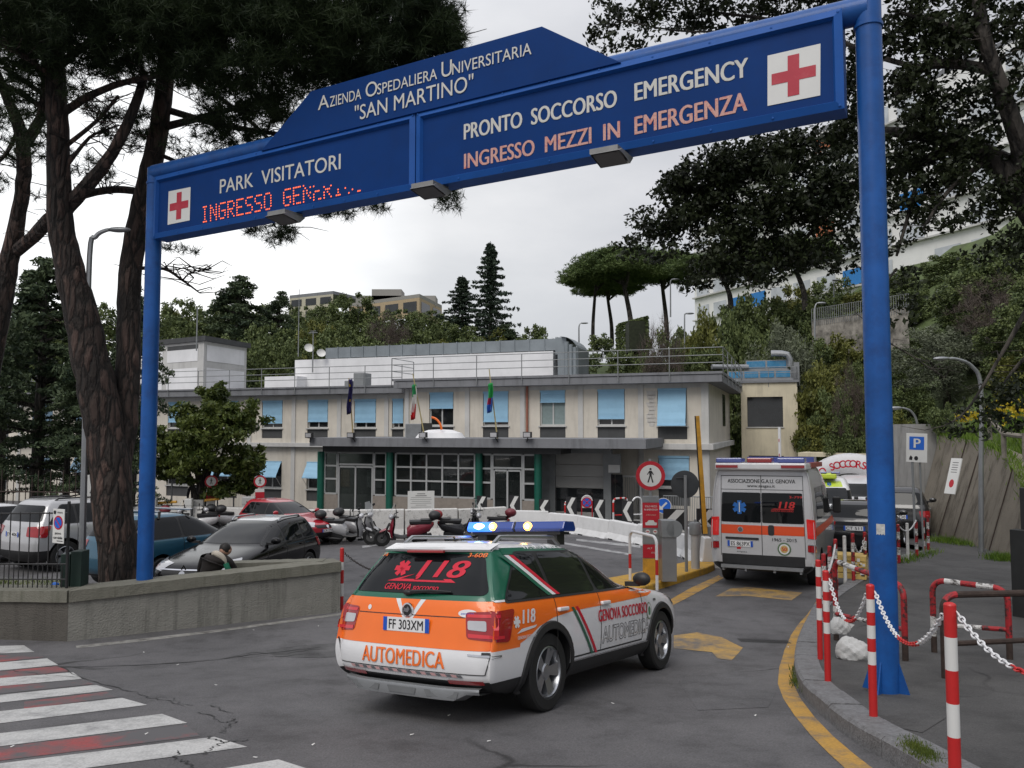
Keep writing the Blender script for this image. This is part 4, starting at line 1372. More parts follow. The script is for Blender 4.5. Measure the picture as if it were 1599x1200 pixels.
# air unit and satellite dish on the canopy
au = MB(); y = yc + 1.6
au.box(bx(633,y),bx(660,y),y,y + 0.8,zc1,bzz(640,662,y),0); au.box(bx(659,y),bx(664,y),y - 0.1,y + 0.7,zc1 + 0.1,bzz(640,661,y),1)
o = au.build('air_unit',[M_steel,M_plast],None,0.015); tag(o,'boxy grey air unit on the canopy roof beside the tricolour flag','air unit'); o.location = tuple(BO); o.rotation_euler = (0,0,BA)
gb = MB(); gb.lathe([(0,0.36),(0.5,0.33),(0.9,0.2),(1.05,0.0)],24,0,Matrix.Translation((bx(688,y),y,zc1)))
gb.tube([(bx(688,y) - 0.1 + 0.5 * math.sin(t),y - 0.75,zc1 + 0.3 + 0.55 * math.cos(t)) for t in np.linspace(0.1,1.5,8)],0.05,6,1)
o = gb.build('roof_dome',[M_bwhite,M_orange],None); tag(o,'low white dome with an orange arc on the canopy roof','dome'); o.location = tuple(BO); o.rotation_euler = (0,0,BA)

# cream wing on the right, with rooftop panels
cw_ = thing('cream_building','cream rendered wing with one large dark window right of the main building','building',tuple(BO),BA)
yy = 10.5
xa,xb = 0.62,bx(1246,yy)
zt2 = bzz(1200,598,yy)
w = MB()
ops = [(bx(1167,yy),bx(1223,yy),bzz(1195,667,yy),bzz(1195,620,yy)),(bx(1168,yy),bx(1223,yy),bzz(1195,750,yy),bzz(1195,712,yy))]
facade(w,xa,xb,ZB - 0.3,zt2,ops,yy,0.25)
w.add([(xb,yy,ZB - 0.3),(xb,yy + 6,ZB - 0.3),(xb,yy + 6,zt2),(xb,yy,zt2),(xa,yy + 6,zt2),(xa,yy,zt2)],[(0,1,2,3),(5,3,2,4)])
w.build('wall',M_ylw,cw_)
for o in ops:
    q = MB(); q.box(o[0],o[1],yy + 0.2,yy + 0.24,o[2],o[3],0); q.box(o[0] - 0.05,o[1] + 0.05,yy - 0.05,yy + 0.2,o[2] - 0.05,o[2] - 0.002,1)
    q.build('window',[M_win,M_bg],cw_)
q = MB(); q.box(xa,xb + 0.1,yy - 0.1,yy + 6.1,zt2 + 0.003,zt2 + 0.12,0); q.build('roof',M_eave,cw_)
q = MB()
railing(q,[(xa,yy,zt2 + 0.12),(xb,yy,zt2 + 0.12),(xb,yy + 6,zt2 + 0.12)],0.7,(0.4,0.7),1.4,0.02)
q.build('roof_railing',M_steelp,cw_)
for pa,pb,p0,p1,dy in ((1138,1237,592,579,0.6),(1166,1231,577,563,2.2)):
    pn = MB(); a_,b_ = bx(pa,yy + dy),bx(pb,yy + dy); z0,z1 = bzz(1190,p0,yy + dy),bzz(1190,p1,yy + dy)
    n = 4 if pb - pa > 80 else 2
    pn.box(a_,b_,yy + dy,yy + dy + 0.9,z0,z1,1)
    for k in range(n):
        pn.box(a_ + (b_ - a_) * k / n + 0.05,a_ + (b_ - a_) * (k + 1) / n - 0.05,yy + dy - 0.03,yy + dy - 0.002,z0 + 0.07,z1 - 0.05,0)
    pn.box(a_ - 0.1,b_ + 0.1,yy + dy - 0.05,yy + dy + 1,z0 - 0.12,z0 - 0.003,1)
    for k in (0.05,0.95):
        pn.box(a_ + (b_ - a_) * k - 0.05,a_ + (b_ - a_) * k + 0.05,yy + dy,yy + dy + 0.6,zt2 + 0.12,z0 - 0.12,1)
    pn.build('blue_air_handler',[mat('panel blue',(0.03,0.19,0.36),0.5,var=0.1,dirt=0.3,dcol=(0.25,0.35,0.4),dscale=3),M_steel],cw_)
q = MB()
px_,zz = bx(1222,yy + 2),bzz(1222,565,yy + 2)
q.tube([(bx(1206,yy + 2),yy + 2,bzz(1206,552,yy + 2)),(bx(1222,yy + 2),yy + 2,bzz(1222,552,yy + 2)),(bx(1232,yy + 2),yy + 2,bzz(1232,554,yy + 2)),(bx(1236,yy + 2),yy + 2,bzz(1236,562,yy + 2)),(bx(1236,yy + 2),yy + 2,bzz(1236,572,yy + 2))],0.17,10)
q.box(bx(1236,yy + 3),bx(1250,yy + 3),yy + 3,yy + 4,zt2,bzz(1240,566,yy + 3),0)
q.tube([(bx(1110,yy),yy + 1,bzz(1110,571,yy)),(bx(1166,yy),yy + 2,bzz(1166,569,yy))],0.14,8)
q.build('roof_duct',M_steel,cw_)

# stair tower on the hill behind the left wing
tw = thing('stair_tower','square grey and white rooftop tower with a thin mast, left of the plant room','building',(0,0,0))
A,B_,C_ = at(200,560,50),at(318,560,46),at(385,560,50)
zt3,zb3 = at(318,533,46).z,at(318,612,46).z - 1
q = MB();
def wquad(mb,a,b,z0,z1,mi=0,o=0.0):
    n_ = Vector((b.y - a.y,a.x - b.x,0)).normalized() * o
    mb.add([(a.x + n_.x,a.y + n_.y,z0),(b.x + n_.x,b.y + n_.y,z0),(b.x + n_.x,b.y + n_.y,z1),(a.x + n_.x,a.y + n_.y,z1)],[(0,1,2,3)],mi)
D_ = A + C_ - B_
for a,b in ((A,B_),(B_,C_),(C_,D_),(D_,A)):
    wquad(q,a,b,zb3,zt3)
for a,b in ((A,B_),(B_,C_)):
    for u0,u1 in ((0.06,0.48),(0.54,0.93)) if a is A else ((0.06,0.94),):
        p0,p1 = a.lerp(b,u0),a.lerp(b,u1)
        wquad(q,p0,p1,zt3 - 1.15,zt3 - 0.42 if a is A else zt3 - 0.2,1,0.02)
        wquad(q,p0,p1,zb3,zt3 - 1.55,1,0.02)
        if a is A:
            wquad(q,p0,p1,zt3 - 0.4,zt3 - 0.15,2,0.02)
q.build('wall',[M_bg,M_bwhite,M_dpan],tw)
q = MB(); c4 = [A,B_,C_,D_]; cc = sum(c4,Vector()) / 4
q.prism([((p.x - cc.x) * 1.07 + cc.x,(p.y - cc.y) * 1.07 + cc.y) for p in c4],zt3 + 0.003,zt3 + 0.3); q.build('roof',M_dpan,tw)
q = MB(); p = at(308,540,45.9); q.tube([(p.x,p.y - 0.1,zt3 - 0.6),(p.x,p.y - 0.1,at(308,482,45.9).z)],0.04,6); q.build('mast',M_steelp,tw)

# hospital blocks on the hills
def block(name,label,pts,z0,z1,rows,bays,mw,win=M_win,roofm=M_eave,extra=None,fh=0.55,awnc=None):
    t = thing(name,label,'building',(pts[0].x,pts[0].y,z0))
    O = Vector((pts[0].x,pts[0].y,z0)); H = z1 - z0
    w = MB(); g_ = MB(); band = MB()
    P = [Vector((p.x,p.y,0)) - Vector((O.x,O.y,0)) for p in pts]
    for a,b in zip(P,P[1:]):
        wquad(w,a,b,0,H)
        L = (b - a).length; nb_ = max(1,int(L / bays))
        for r in range(rows):
            zc = H * (r + 0.28) / rows; ze = zc + H / rows * fh
            for k in range(nb_):
                if awnc and random.random() < 0.1:
                    continue
                p0,p1 = a.lerp(b,(k + 0.14) / nb_),a.lerp(b,(k + 0.86) / nb_)
                mi = 0
                if awnc:
                    rr = random.random(); mi = 1 if rr < 0.06 else (2 if rr < 0.12 else 0)
                g_.mark(); wquad(g_,p0,p1,zc,ze,mi,0.06)
            p0,p1 = a,b
            n_ = Vector((b.y - a.y,a.x - b.x,0)).normalized()
            band.add([tuple(q_ + n_ * o_ + Vector((0,0,z_))) for q_ in (a,b) for o_,z_ in ((0.02,zc - 0.35),(0.5,zc - 0.35),(0.5,zc - 0.15),(0.02,zc - 0.15))],[(0,1,5,4),(1,2,6,5),(2,3,7,6)])
    w.build('wall',mw,t); g_.pieces('window',[win] + (awnc or []),t)
    if rows > 2:
        band.build('balcony_slab',M_bg,t)
    q = MB(); c = sum(P,Vector()) / len(P)
    e = P[-1] - P[0]; nn = Vector((-e.y,e.x,0)).normalized() * 14
    q.prism([tuple(p.xy) for p in P] + [tuple((P[-1] + nn).xy),tuple((P[0] + nn).xy)],H + 0.01,H + 0.6); q.build('roof',roofm,t)
    return t

M_hosp = streak_mat('pale hospital cladding',(0.80,0.80,0.78),(0.65,0.65,0.63),0.7,0.4,0.3,0.02,0.2)
hp0,hp1 = at(1085,475,124),at(1640,322,72)
block('hospital_block','long pale hospital block with rows of windows on the right hill',[hp0,hp1],hp1.z - 8,at(1599,60,74).z,7,4.2,M_hosp,mat('hazy hospital window',(0.48,0.51,0.54),0.1,var=0.2,scale=0.5),awnc=[mat('orange blind',(0.42,0.14,0.06),0.8),mat('blue blind',(0.03,0.20,0.52),0.8)])
b0,b1,b2 = at(545,480,138),at(655,480,128),at(690,480,140)
block('distant_villa','distant ochre villa with a flat stone parapet above the wooded hill',[b0,b1,b2],at(600,498,130).z,at(600,468,130).z,1,4.2,mat('ochre wall',(0.40,0.31,0.20),0.9),roofm=mat('grey parapet',(0.27,0.26,0.24),0.9))
q = MB(); p = at(600,470,136); q.box(p.x - 2.2,p.x + 3,p.y,p.y + 4,p.z - 1,at(600,452,136).z,0); q.box(p.x - 5,p.x + 9,p.y,p.y + 4,p.z - 1,at(600,462,136).z,0)
tag(q.build('roof_attic',mat('attic stone',(0.28,0.27,0.25),0.9)),'stepped grey attic storey on top of the distant ochre villa','attic')
b0,b1 = at(452,480,150),at(520,480,145)
block('distant_house','distant pale yellow block left of the ochre villa on the hill',[b0,b1],at(500,500,146).z,at(500,461,146).z,2,3.5,mat('pale yellow wall',(0.45,0.42,0.33),0.9))
# ------------------------------------------------------------------ trees and shrubs
M_bark = bark_mat('pine bark',(0.010,0.008,0.007),(0.030,0.023,0.020),(0.085,0.055,0.046),(19,19,4.6))
M_bark2 = bark_mat('grey bark',(0.012,0.011,0.01),(0.045,0.04,0.034),(0.09,0.08,0.07),(8,8,2))
M_needle = leaf_mat('pine needles',(0.008,0.018,0.006),(0.035,0.055,0.018),0.9,0.15)
M_oak = leaf_mat('dark evergreen leaves',(0.007,0.012,0.005),(0.030,0.040,0.015),1.0,0.1,0.5)
M_cedar = leaf_mat('cedar needles',(0.018,0.034,0.020),(0.085,0.115,0.055),0.5,0.1)
M_mag = leaf_mat('glossy leaves',(0.028,0.048,0.010),(0.13,0.16,0.04),0.9,0.2,0.4)
M_ever = leaf_mat('evergreen leaves',(0.042,0.064,0.024),(0.15,0.185,0.065),0.35,0.1)
M_ylg = leaf_mat('yellow green leaves',(0.055,0.068,0.016),(0.175,0.18,0.045),0.4,0.15)
M_olive = leaf_mat('olive grey leaves',(0.06,0.072,0.046),(0.17,0.19,0.125),0.4,0.1)
M_twig = leaf_mat('bare brown twigs',(0.045,0.034,0.028),(0.12,0.095,0.08),0.5,0.0)
M_upine = leaf_mat('umbrella pine needles',(0.042,0.075,0.024),(0.15,0.20,0.065),0.3,0.1)
M_fir = leaf_mat('fir needles',(0.014,0.028,0.020),(0.055,0.078,0.05),0.4,0.05)
M_yfl = leaf_mat('yellow blossom',(0.30,0.22,0.01),(0.55,0.42,0.03),1,0.2)

def unit(n):
    v = rng.normal(size=(n,3))
    return v / np.linalg.norm(v,axis=1)[:,None]

def quads(P,L,W,flat_=0.0):
    """rhombic leaves of length L and width W at points P"""
    n = len(P)
    a = unit(n); a[:,2] *= (1 - flat_); a /= np.linalg.norm(a,axis=1)[:,None]
    b = unit(n); b[:,2] *= (1 - flat_)
    b -= a * np.sum(a * b,1)[:,None]
    b /= np.maximum(np.linalg.norm(b,axis=1),1e-6)[:,None]
    s = rng.uniform(0.6,1.35,n)[:,None]
    V = np.empty((n,4,3))
    V[:,0] = P - a * L / 2 * s; V[:,1] = P + b * W / 2 * s; V[:,2] = P + a * L / 2 * s; V[:,3] = P - b * W / 2 * s
    return V.reshape(-1,3)

def tufts(P,L,W,k=14,up=0.3):
    """sprays of thin needles"""
    n = len(P)
    d = unit(n * k); d[:,2] += up; d /= np.linalg.norm(d,axis=1)[:,None]
    o = np.repeat(P,k,0)
    s = unit(n * k); s -= d * np.sum(s * d,1)[:,None]; s /= np.linalg.norm(s,axis=1)[:,None]
    l = L * rng.uniform(0.6,1.2,n * k)[:,None]
    V = np.empty((n * k,3,3))
    V[:,0] = o - s * W / 2; V[:,1] = o + s * W / 2; V[:,2] = o + d * l
    return V.reshape(-1,3)

def cloud(c,r,n,shell=0.5):
    u = unit(n) * (rng.uniform(0,1,n) ** shell)[:,None]
    return np.array(c)[None] + u * np.array(r)[None]

def clumpy(c,r,nc,nl,cr=0.35,shell=0.33,lower=True):
    """clumps of leaves set round an ellipsoid"""
    cc = cloud(c,r,nc,shell)
    if not lower:
        cc[:,2] = np.maximum(cc[:,2],c[2] - 0.2 * r[2])
    out = []
    for k in range(nc):
        s = cr * rng.uniform(0.6,1.3)
        out.append(cloud(cc[k],(r[0] * s,r[1] * s,r[2] * s * 0.8),nl))
    return np.concatenate(out)

def limbs(mb,base,tips,r0):
    for t in tips:
        m = base.lerp(t,0.5) + Vector((random.uniform(-.1,.1),random.uniform(-.1,.1),0.12)) * (t - base).length
        pts = crom([base,m,t],4)
        mb.tube(pts,list(np.linspace(r0,r0 * 0.25,len(pts))),6)

def proto_tree(name,label,kindname):
    """one tree of each habit, about 10 m tall, standing at the origin"""
    t = thing(name,label,'tree')
    tr = MB()
    Z = Vector((0,0,1))
    if kindname == 'bushy':
        tr.tube([(0,0,-1),(0.1,0,2),(0,0.1,6)],[0.28,0.22,0.1],8)
        limbs(tr,Vector((0,0,2.5)),[Vector((math.cos(a) * 2.2,math.sin(a) * 2.2,5 + (k % 3))) for k,a in enumerate(np.linspace(0,6,7))],0.12)
        P = np.concatenate([clumpy((0,0,5.6),(3.4,3.4,4.2),130,85,0.2),clumpy((0.8,0.3,2.4),(3.4,3.4,2.4),60,80,0.3)])
        V,m = quads(P,0.32,0.19),M_ever
    elif kindname == 'yellowgreen':
        tr.tube([(0,0,-1),(0.1,0,2),(0,0.1,6)],[0.25,0.2,0.1],8)
        P = np.concatenate([clumpy((0,0,5.6),(3.0,3.0,4.0),80,80,0.22),clumpy((0.3,0.3,2.6),(2.8,2.8,2.2),30,70,0.3)])
        V,m = quads(P,0.36,0.2),M_ylg
    elif kindname == 'olive':
        tr.tube([(0,0,-1),(0.2,0,2),(0,0.1,5)],[0.3,0.25,0.1],8)
        limbs(tr,Vector((0.1,0,2)),[Vector((math.cos(a) * 2.6,math.sin(a) * 2.6,5 + (k % 3))) for k,a in enumerate(np.linspace(0,6,7))],0.12)
        P = clumpy((0,0,5.2),(4.2,4.2,4.4),150,110,0.2)
        V,m = quads(P,0.30,0.09),M_olive
    elif kindname == 'bare':
        tr.tube([(0,0,-1),(0.1,0,2),(0,0.1,4)],[0.22,0.16,0.06],7)
        tips = [Vector((math.cos(a) * rr,math.sin(a) * rr,z)) for a,rr,z in zip(rng.uniform(0,6.3,26),rng.uniform(1,3.2,26),rng.uniform(4,9,26))]
        limbs(tr,Vector((0,0,2)),tips,0.06)
        P = clumpy((0,0,5.6),(3.2,3.2,4),80,9,0.2)
        V,m = tufts(P,1.0,0.03,7,0.9),M_twig
    elif kindname == 'cedar':
        tr.tube([(0,0,-1),(0,0,4),(0.1,0,9.6)],[0.35,0.25,0.06],8)
        pts = []
        for k in range(62):
            u = rng.uniform(0.08,1.0)
            z = 1.2 + 8.4 * u
            L = (4.6 * (1 - u) ** 0.75 + 0.5) * rng.uniform(0.7,1.1)
            a = rng.uniform(0,2 * PI)
            tr.tube([(0,0,z - 0.2),(math.cos(a) * L * 0.6,math.sin(a) * L * 0.6,z + 0.15)],[0.07,0.02],4)
            for q in np.linspace(0.3,1,5):
                c = (math.cos(a) * L * q,math.sin(a) * L * q,z + 0.25 * math.sin(q * 2.5) - 0.35 * q * q)
                pts.append(cloud(c,(0.75 * (1.15 - 0.4 * q),0.75 * (1.15 - 0.4 * q),0.13),60,0.5))
        V,m = quads(np.concatenate(pts),0.26,0.10,0.45),M_cedar
    elif kindname == 'fir':
        tr.tube([(0,0,-1),(0,0,10.2)],[0.22,0.02],8)
        pts = []
        for k in range(120):
            u = (k / 120) ** 0.9
            z = 0.8 + 9.2 * u
            L = (3.1 * (1 - u) ** 0.9 + 0.12) * rng.uniform(0.45,1.35)
            a = k * 2.4 + rng.uniform(-.3,.3)
            for q in np.linspace(0.15,1,6):
                c = (math.cos(a) * L * q,math.sin(a) * L * q,z - 0.35 * L * q * (1 - 0.6 * q))
                pts.append(cloud(c,(0.26 * (1.25 - q * 0.7),0.26 * (1.25 - q * 0.7),0.13),22,0.5))
        V,m = quads(np.concatenate(pts),0.24,0.09,0.2),M_fir
    elif kindname == 'umbrella':
        top = Vector((0.9,0,6.6))
        tr.tube(crom([(0,0,-1),(0.1,0,2),(0.6,0,5),tuple(top)],4),list(np.linspace(0.24,0.14,13)),8)
        tips = [Vector((0.9 + math.cos(a) * rr,math.sin(a) * rr,7.6 + 0.9 * random.random())) for a,rr in zip(np.linspace(0,6,12),rng.uniform(1,3.4,12))]
        limbs(tr,Vector((0.5,0,5.6)),tips[:6],0.09); limbs(tr,top,tips[6:],0.09)
        P = np.concatenate([clumpy((0.9,0,7.4),(4.1,4.1,2.3),230,34,0.2,0.5,False),clumpy((0.9,0,8.3),(3.2,3.2,1.7),130,34,0.24,0.45)])
        V,m = tufts(P,0.36,0.07,5,0.5),M_upine
    else:      # shrub
        tr.tube([(0,0,-0.5),(0.05,0,0.8)],[0.06,0.03],5)
        P = clumpy((0,0,0.8),(1.3,1.3,1.0),45,55,0.3)
        V,m = quads(P,0.2,0.11),M_ever
    tr.build('trunk',M_bark2,t)
    npmesh('crown',V,3 if m in (M_upine,M_twig) else 4,m,t)
    return t

PROTO = {}

def plant(kindname,px,ptop,d,wpx,label,name='tree',group=None,z=None,hmul=None,category=None):
    """a tree whose crown top is seen at (px, ptop), standing on the terrain at depth d"""
    p = at(px,ptop,d)
    base = HZ(p.x,d) if z is None else z
    h = max(p.z - base,1.0)
    if kindname != 'shrub' and h < 3.0:
        base = p.z - 3.0; h = 3.0
    ref = {'shrub': 1.8,'bushy': 10,'olive': 9.8,'yellowgreen': 9.8,'bare': 9.8,'cedar': 10,'fir': 10.2,'umbrella': 10}[kindname]
    rw_ = {'shrub': 3.0,'bushy': 7.6,'olive': 9.4,'yellowgreen': 7.0,'bare': 7.4,'cedar': 9.5,'fir': 5.0,'umbrella': 8.4}[kindname]
    sx = wpx * d / FPX / rw_
    sc_ = h / ref
    if kindname not in PROTO:
        o = PROTO[kindname] = proto_tree(name,label,kindname)
    else:
        o = dup(PROTO[kindname],(0,0,0))
        o.name = name
    o.location = (p.x,d,base)
    o.scale = (sx,sx,sc_)
    o.rotation_euler = (0,0,random.uniform(0,6.28))
    o['label'] = label
    o['category'] = category or ('shrub' if kindname == 'shrub' else 'tree')
    if group:
        o['group'] = group
    elif 'group' in o.keys():
        del o['group']
    return o

GB,GRH = 'trees on the wooded hill behind the building','trees and bushes on the right hillside'
# back hill, right to left
for a in [('fir',766,377,84,112,'tallest fir on the skyline behind the roof ducts'),('fir',722,430,88,115,'shorter fir left of the tallest fir on the skyline'),('cedar',372,428,80,210,'broad dark cedar rising above the stair tower'),
          ('cedar',437,452,84,120,'dark cedar to the right of the broad one, by the tall mast'),('yellowgreen',497,496,76,90,'yellow green tree behind the rooftop dishes'),('bushy',548,455,96,100,'round tree hiding part of the distant ochre villa'),
          ('bare',605,482,78,95,'bare brown tree in front of the distant ochre villa'),('cedar',790,505,80,150,'dark spreading cedar at the foot of the tallest fir')]:
    plant(a[0],a[1],a[2],a[3],a[4],a[5],'cedar_tree' if a[0] == 'cedar' else ('fir_tree' if a[0] == 'fir' else 'hill_tree'),GB)
for k,(kd,px,pt,d,w) in enumerate([('bushy',652,486,90,70),('bushy',690,500,82,80),('bushy',570,520,72,90),('bushy',530,505,74,80),('bushy',640,530,68,90),('bushy',470,505,78,80),('bushy',740,520,72,80),('bushy',838,505,86,70),('bushy',862,525,84,50),
                                        ('bushy',415,500,72,90),('bushy',330,478,84,110),('bushy',285,462,88,90),('bushy',300,520,66,100),('bushy',240,480,80,100),('bushy',460,530,66,80),('bushy',390,540,64,80),('bushy',700,535,68,90),('bushy',815,535,70,80),
                                        ('bushy',180,470,85,110),('bushy',110,480,80,110),('bushy',40,470,84,120),('bushy',-30,480,80,110),('bushy',590,500,100,90),('bushy',505,475,105,80)]):
    plant(kd,px,pt,d,w,'dark green tree among the mass on the hill behind the building','hill_tree',GB)
for k,(px,pt,d,w) in enumerate([(572,484,104,80),(622,481,104,80),(668,483,102,80),(702,490,100,70),(468,476,110,70),(512,478,108,70),(545,500,90,110),(600,505,88,110),(660,508,86,110),(720,505,84,100),(775,515,80,110),(830,520,78,90),(450,490,90,110),(400,470,92,110),(350,470,92,120),(270,480,90,120),(500,520,70,110),(430,520,68,110),(560,530,66,110),(620,530,66,110),(680,528,66,110),(750,530,66,110),(880,540,64,60),(360,520,64,120)]):
    plant('bushy' if k % 5 else 'yellowgreen',px,pt,d,w,'green tree in the belt behind the rooftop ducts','hill_tree',GB)
for k,(px,pt,d,w) in enumerate([(1275,560,40,80),(1300,600,38,80),(1325,640,36,70),(1290,640,38,80),(1265,610,42,70),(1335,600,36,60),(1310,560,42,80),(1340,560,40,60),(1270,530,46,90),(1310,520,48,90),(1395,560,40,70),(1420,600,36,80),(1400,640,34,60),(1440,510,48,90),(1560,500,36,120),(1600,540,30,110),(1200,480,60,110),(1150,500,56,90),(1090,500,60,90),(1050,505,64,90),(1000,520,66,80),(1350,450,60,100),(1300,430,64,90),(1390,420,66,90),(1240,440,66,90)]):
    plant('bushy' if k % 3 else 'yellowgreen',px,pt,d,w,'bright leafy bush on the right hillside','hillside_bush','trees and bushes on the right hillside',category='bush')
for k,(px,pt,d,w) in enumerate([(885,534,62,34),(480,555,62,50),(862,560,60,50)]):
    plant('yellowgreen',px,pt,d,w,'small yellow green tree low on the hill behind the roof','hill_tree',GB)
# umbrella pines on the right skyline
ups = [(925,408,88,120,'leftmost umbrella pine on the skyline with a leaning trunk'),(985,384,84,165,'tallest umbrella pine of the skyline group'),(1040,396,90,150,'umbrella pine behind the tallest one on the right'),(955,425,95,120,'low umbrella pine between the two left ones')]
for px,pt,d,w,lb in ups:
    plant('umbrella',px,pt,d,w,lb,'umbrella_pine','umbrella pines on the skyline',z=at(px,528,d).z)
for px,pt,d,w,lb in ((1255,372,58,170,'umbrella pine standing before the pale hospital block'),(1140,398,66,170,'umbrella pine half hidden by dark leaves, left of the blue pole')):
    plant('umbrella',px,pt,d,w,lb,'umbrella_pine','pines before the hospital block',z=at(px,475,d).z)
# right hillside
for a in [('bare',1035,484,50,90,'bare reddish brown bush on the right hillside above the roof rail'),('yellowgreen',1100,478,52,78,'bright green bush beside the bare brown one'),('olive',1225,500,46,150,'grey green tree above the cream wing'),('bare',1325,560,36,60,'bare brown bush just left of the blue pole'),
          ('olive',1475,505,36,190,'large grey green olive tree right of the blue pole'),('bare',1560,425,34,150,'bare twiggy tree at the right edge of the picture'),('yellowgreen',1280,585,40,90,'bright leafy bush right of the cream wing')]:
    plant(*a[:5],a[5],'hillside_tree',GRH)
for k,(px,pt,d,w) in enumerate([(1170,452,60,110),(1130,475,56,80),(1285,460,58,90),(1210,462,62,90),(1255,520,50,90),(1310,610,38,70),(1275,650,40,80),(1340,660,36,60),(1310,690,36,70),(1180,505,52,80),(1060,520,54,80),(1085,535,50,70),(1000,540,56,70),(1130,530,48,70),(1545,380,40,130),(1500,430,44,110),(1580,480,32,110),(1420,440,55,80),(1400,600,38,60),(1410,540,46,80),(1480,395,62,90),(1620,420,30,120),(1355,500,50,80)]):
    plant('bushy',px,pt,d,w,'dark green bush growing on the right hillside','hillside_bush',GRH,category='bush')
for k,(px,pt,d,w) in enumerate([(940,520,62,50),(965,545,56,50),(920,548,58,44),(1150,470,66,60),(1240,475,60,60),(1430,470,56,50),(1455,468,55,40),(1330,490,52,60),(1020,555,52,50),(1110,545,48,50),(1470,640,27,50)]):
    plant('shrub',px,pt,d,w,'low green shrub on the right hillside','hillside_shrub',GRH,z=at(px,pt + w * 0.7,d).z)
hd_ = MB()
hedge = thing('clipped_hedge','dark clipped hedge on the slope under the umbrella pines','hedge')
a,b = at(969,545,60),at(1012,540,56)
P = []
for k in range(9000):
    u,v,w_ = rng.uniform(0,1,3)
    f = rng.integers(0,3)
    if f == 0: w_ = 0
    if f == 1: v = 1
    if f == 2: u = float(rng.integers(0,2))
    p = a.lerp(b,u); P.append((p.x + rng.normal(0,.05),p.y + w_ * 2 + rng.normal(0,.05),a.z - 0.6 + v * (at(969,506,60).z - a.z + 0.6)))
npmesh('hedge_leaves',quads(np.array(P),0.22,0.12),4,M_ever,hedge)
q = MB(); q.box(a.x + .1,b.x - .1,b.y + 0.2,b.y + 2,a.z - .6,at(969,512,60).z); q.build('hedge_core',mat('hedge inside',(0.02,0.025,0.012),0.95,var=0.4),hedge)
P = np.concatenate([cloud(at(px,py,d),(r,r,r * 0.7),n) for px,py,d,r,n in ((1508,650,25,0.35,90),(1560,640,24,0.4,80),(1590,640,22,0.4,70),(1570,655,23,0.3,40))])
kind(npmesh('yellow_flowers',quads(P,0.12,0.1),4,M_yfl),'stuff')
# stone terrace and rail on the hillside
te = thing('stone_terrace','rough stone terrace wall with an iron railing on the right hillside','wall')
q = MB(); a,b = at(1268,535,52),at(1420,535,46)
wquad(q,a,b,a.z - 1.0,at(1300,495,50).z); q.build('terrace_wall',mat('rough stone',(0.26,0.24,0.21),0.95,var=0.5,scale=2.2,bump=1.0,bscale=5,dirt=0.8,dcol=(0.05,0.05,0.04),dscale=1.2),te)
q = MB(); z = at(1300,495,50).z
railing(q,[(a.x,a.y - 0.05,z),(b.x,b.y - 0.05,z)],0.8,(0.05,0.8),0.16,0.02); q.build('iron_railing',M_steelp,te)
# wooden rail on the grass slope
q = MB(); pts = [at(1545,652,21),at(1567,678,19.5),at(1600,682,18.5)]
for a,b in zip(pts,pts[1:]):
    q.tube([a,b],0.06,7); q.tube([a - Vector((0,0,0.6)),a + Vector((0,0,0.08))],0.06,7)
q.tube([pts[2] - Vector((0,0,0.6)),pts[2] + Vector((0,0,0.08))],0.06,7)
tag(q.build('slope_rail',mat('weathered wood',(0.2,0.18,0.15),0.9,var=0.3)),'weathered wooden rail on the grassy slope above the retaining wall','rail')

# dark cedars on the left, in front of the left wing
for px,pt,d,w,lb in ((70,398,30,300,'great dark cedar behind the leaning pine trunks at left'),(-40,430,27,240,'cedar cut by the left edge of the picture'),(215,440,34,170,'cedar showing between the pine trunks and the left blue pole'),(140,520,28,190,'lower cedar behind the grey lamp post'),(10,500,32,210,'low cedar boughs at the left edge before the left wing'),(110,575,30,170,'low cedar between the totem and the trunks'),(205,610,27,110,'small cedar right behind the forked trunk')):
    plant('cedar',px,pt,d,w,lb,'cedar_tree','cedars at left')

# glossy tree by the left blue pole
t = thing('magnolia_tree','glossy green tree with reaching boughs right of the left blue pole','tree',(at(318,760,28).x,28,G(0,28)))
o_ = t.location.copy(); tr = MB()
rel = lambda px,py,d: at(px,py,d) - o_
stem = rel(314,770,28)
bl = [(330,618,28,16,12),(345,640,27.5,26,14),(372,640,28,30,12),(300,650,28,26,14),(330,668,27,45,20),(388,660,28,26,14),(285,690,28,38,20),(345,700,27,50,22),(392,715,28,28,16),(262,705,28,24,18),(310,730,27.5,55,16),(370,735,28,36,14),(268,735,28.5,30,14),(350,765,28,30,8),(385,765,28,16,10),(250,680,29,14,8),(345,609,28,7,7)]
pts = []
for px,py,d,rx,ry in bl:
    c = rel(px,py,d)
    pts.append(clumpy(c,(rx * d / FPX,0.9,1.5 * ry * d / FPX),18,int(18 + rx * 2.2),0.42,0.4))
    tr.tube(crom([Vector((0,0,0.2 + 1.2 * random.random())) + Vector((stem.x,0,0)),(stem + c) / 2 + Vector((0,0,0.4)),c],4),list(np.linspace(0.07,0.015,9)),6)
tr.tube([(stem.x,0,-0.3),(stem.x,0,1.6)],[0.14,0.10],8)
tr.build('trunk',M_bark2,t)
npmesh('crown',quads(np.concatenate(pts),0.20,0.085),4,M_mag,t)

# foreground trees drawn limb by limb ------------------------------------------------
def limb(mb,pts,n=10,k=5):
    """pts: (px, py, depth, width in pixels)"""
    P = crom([at(a,b,d) for a,b,d,w in pts],k)
    W = np.interp(np.linspace(0,len(pts) - 1,len(P)),range(len(pts)),[w * d / FPX / 2 * (0.84 if w > 25 else 1) for a,b,d,w in pts])
    mb.tube([p + Vector((random.uniform(-1,1),random.uniform(-1,1),0)) * 0.06 * w for p,w in zip(P,W)],list(W),n)
    return P

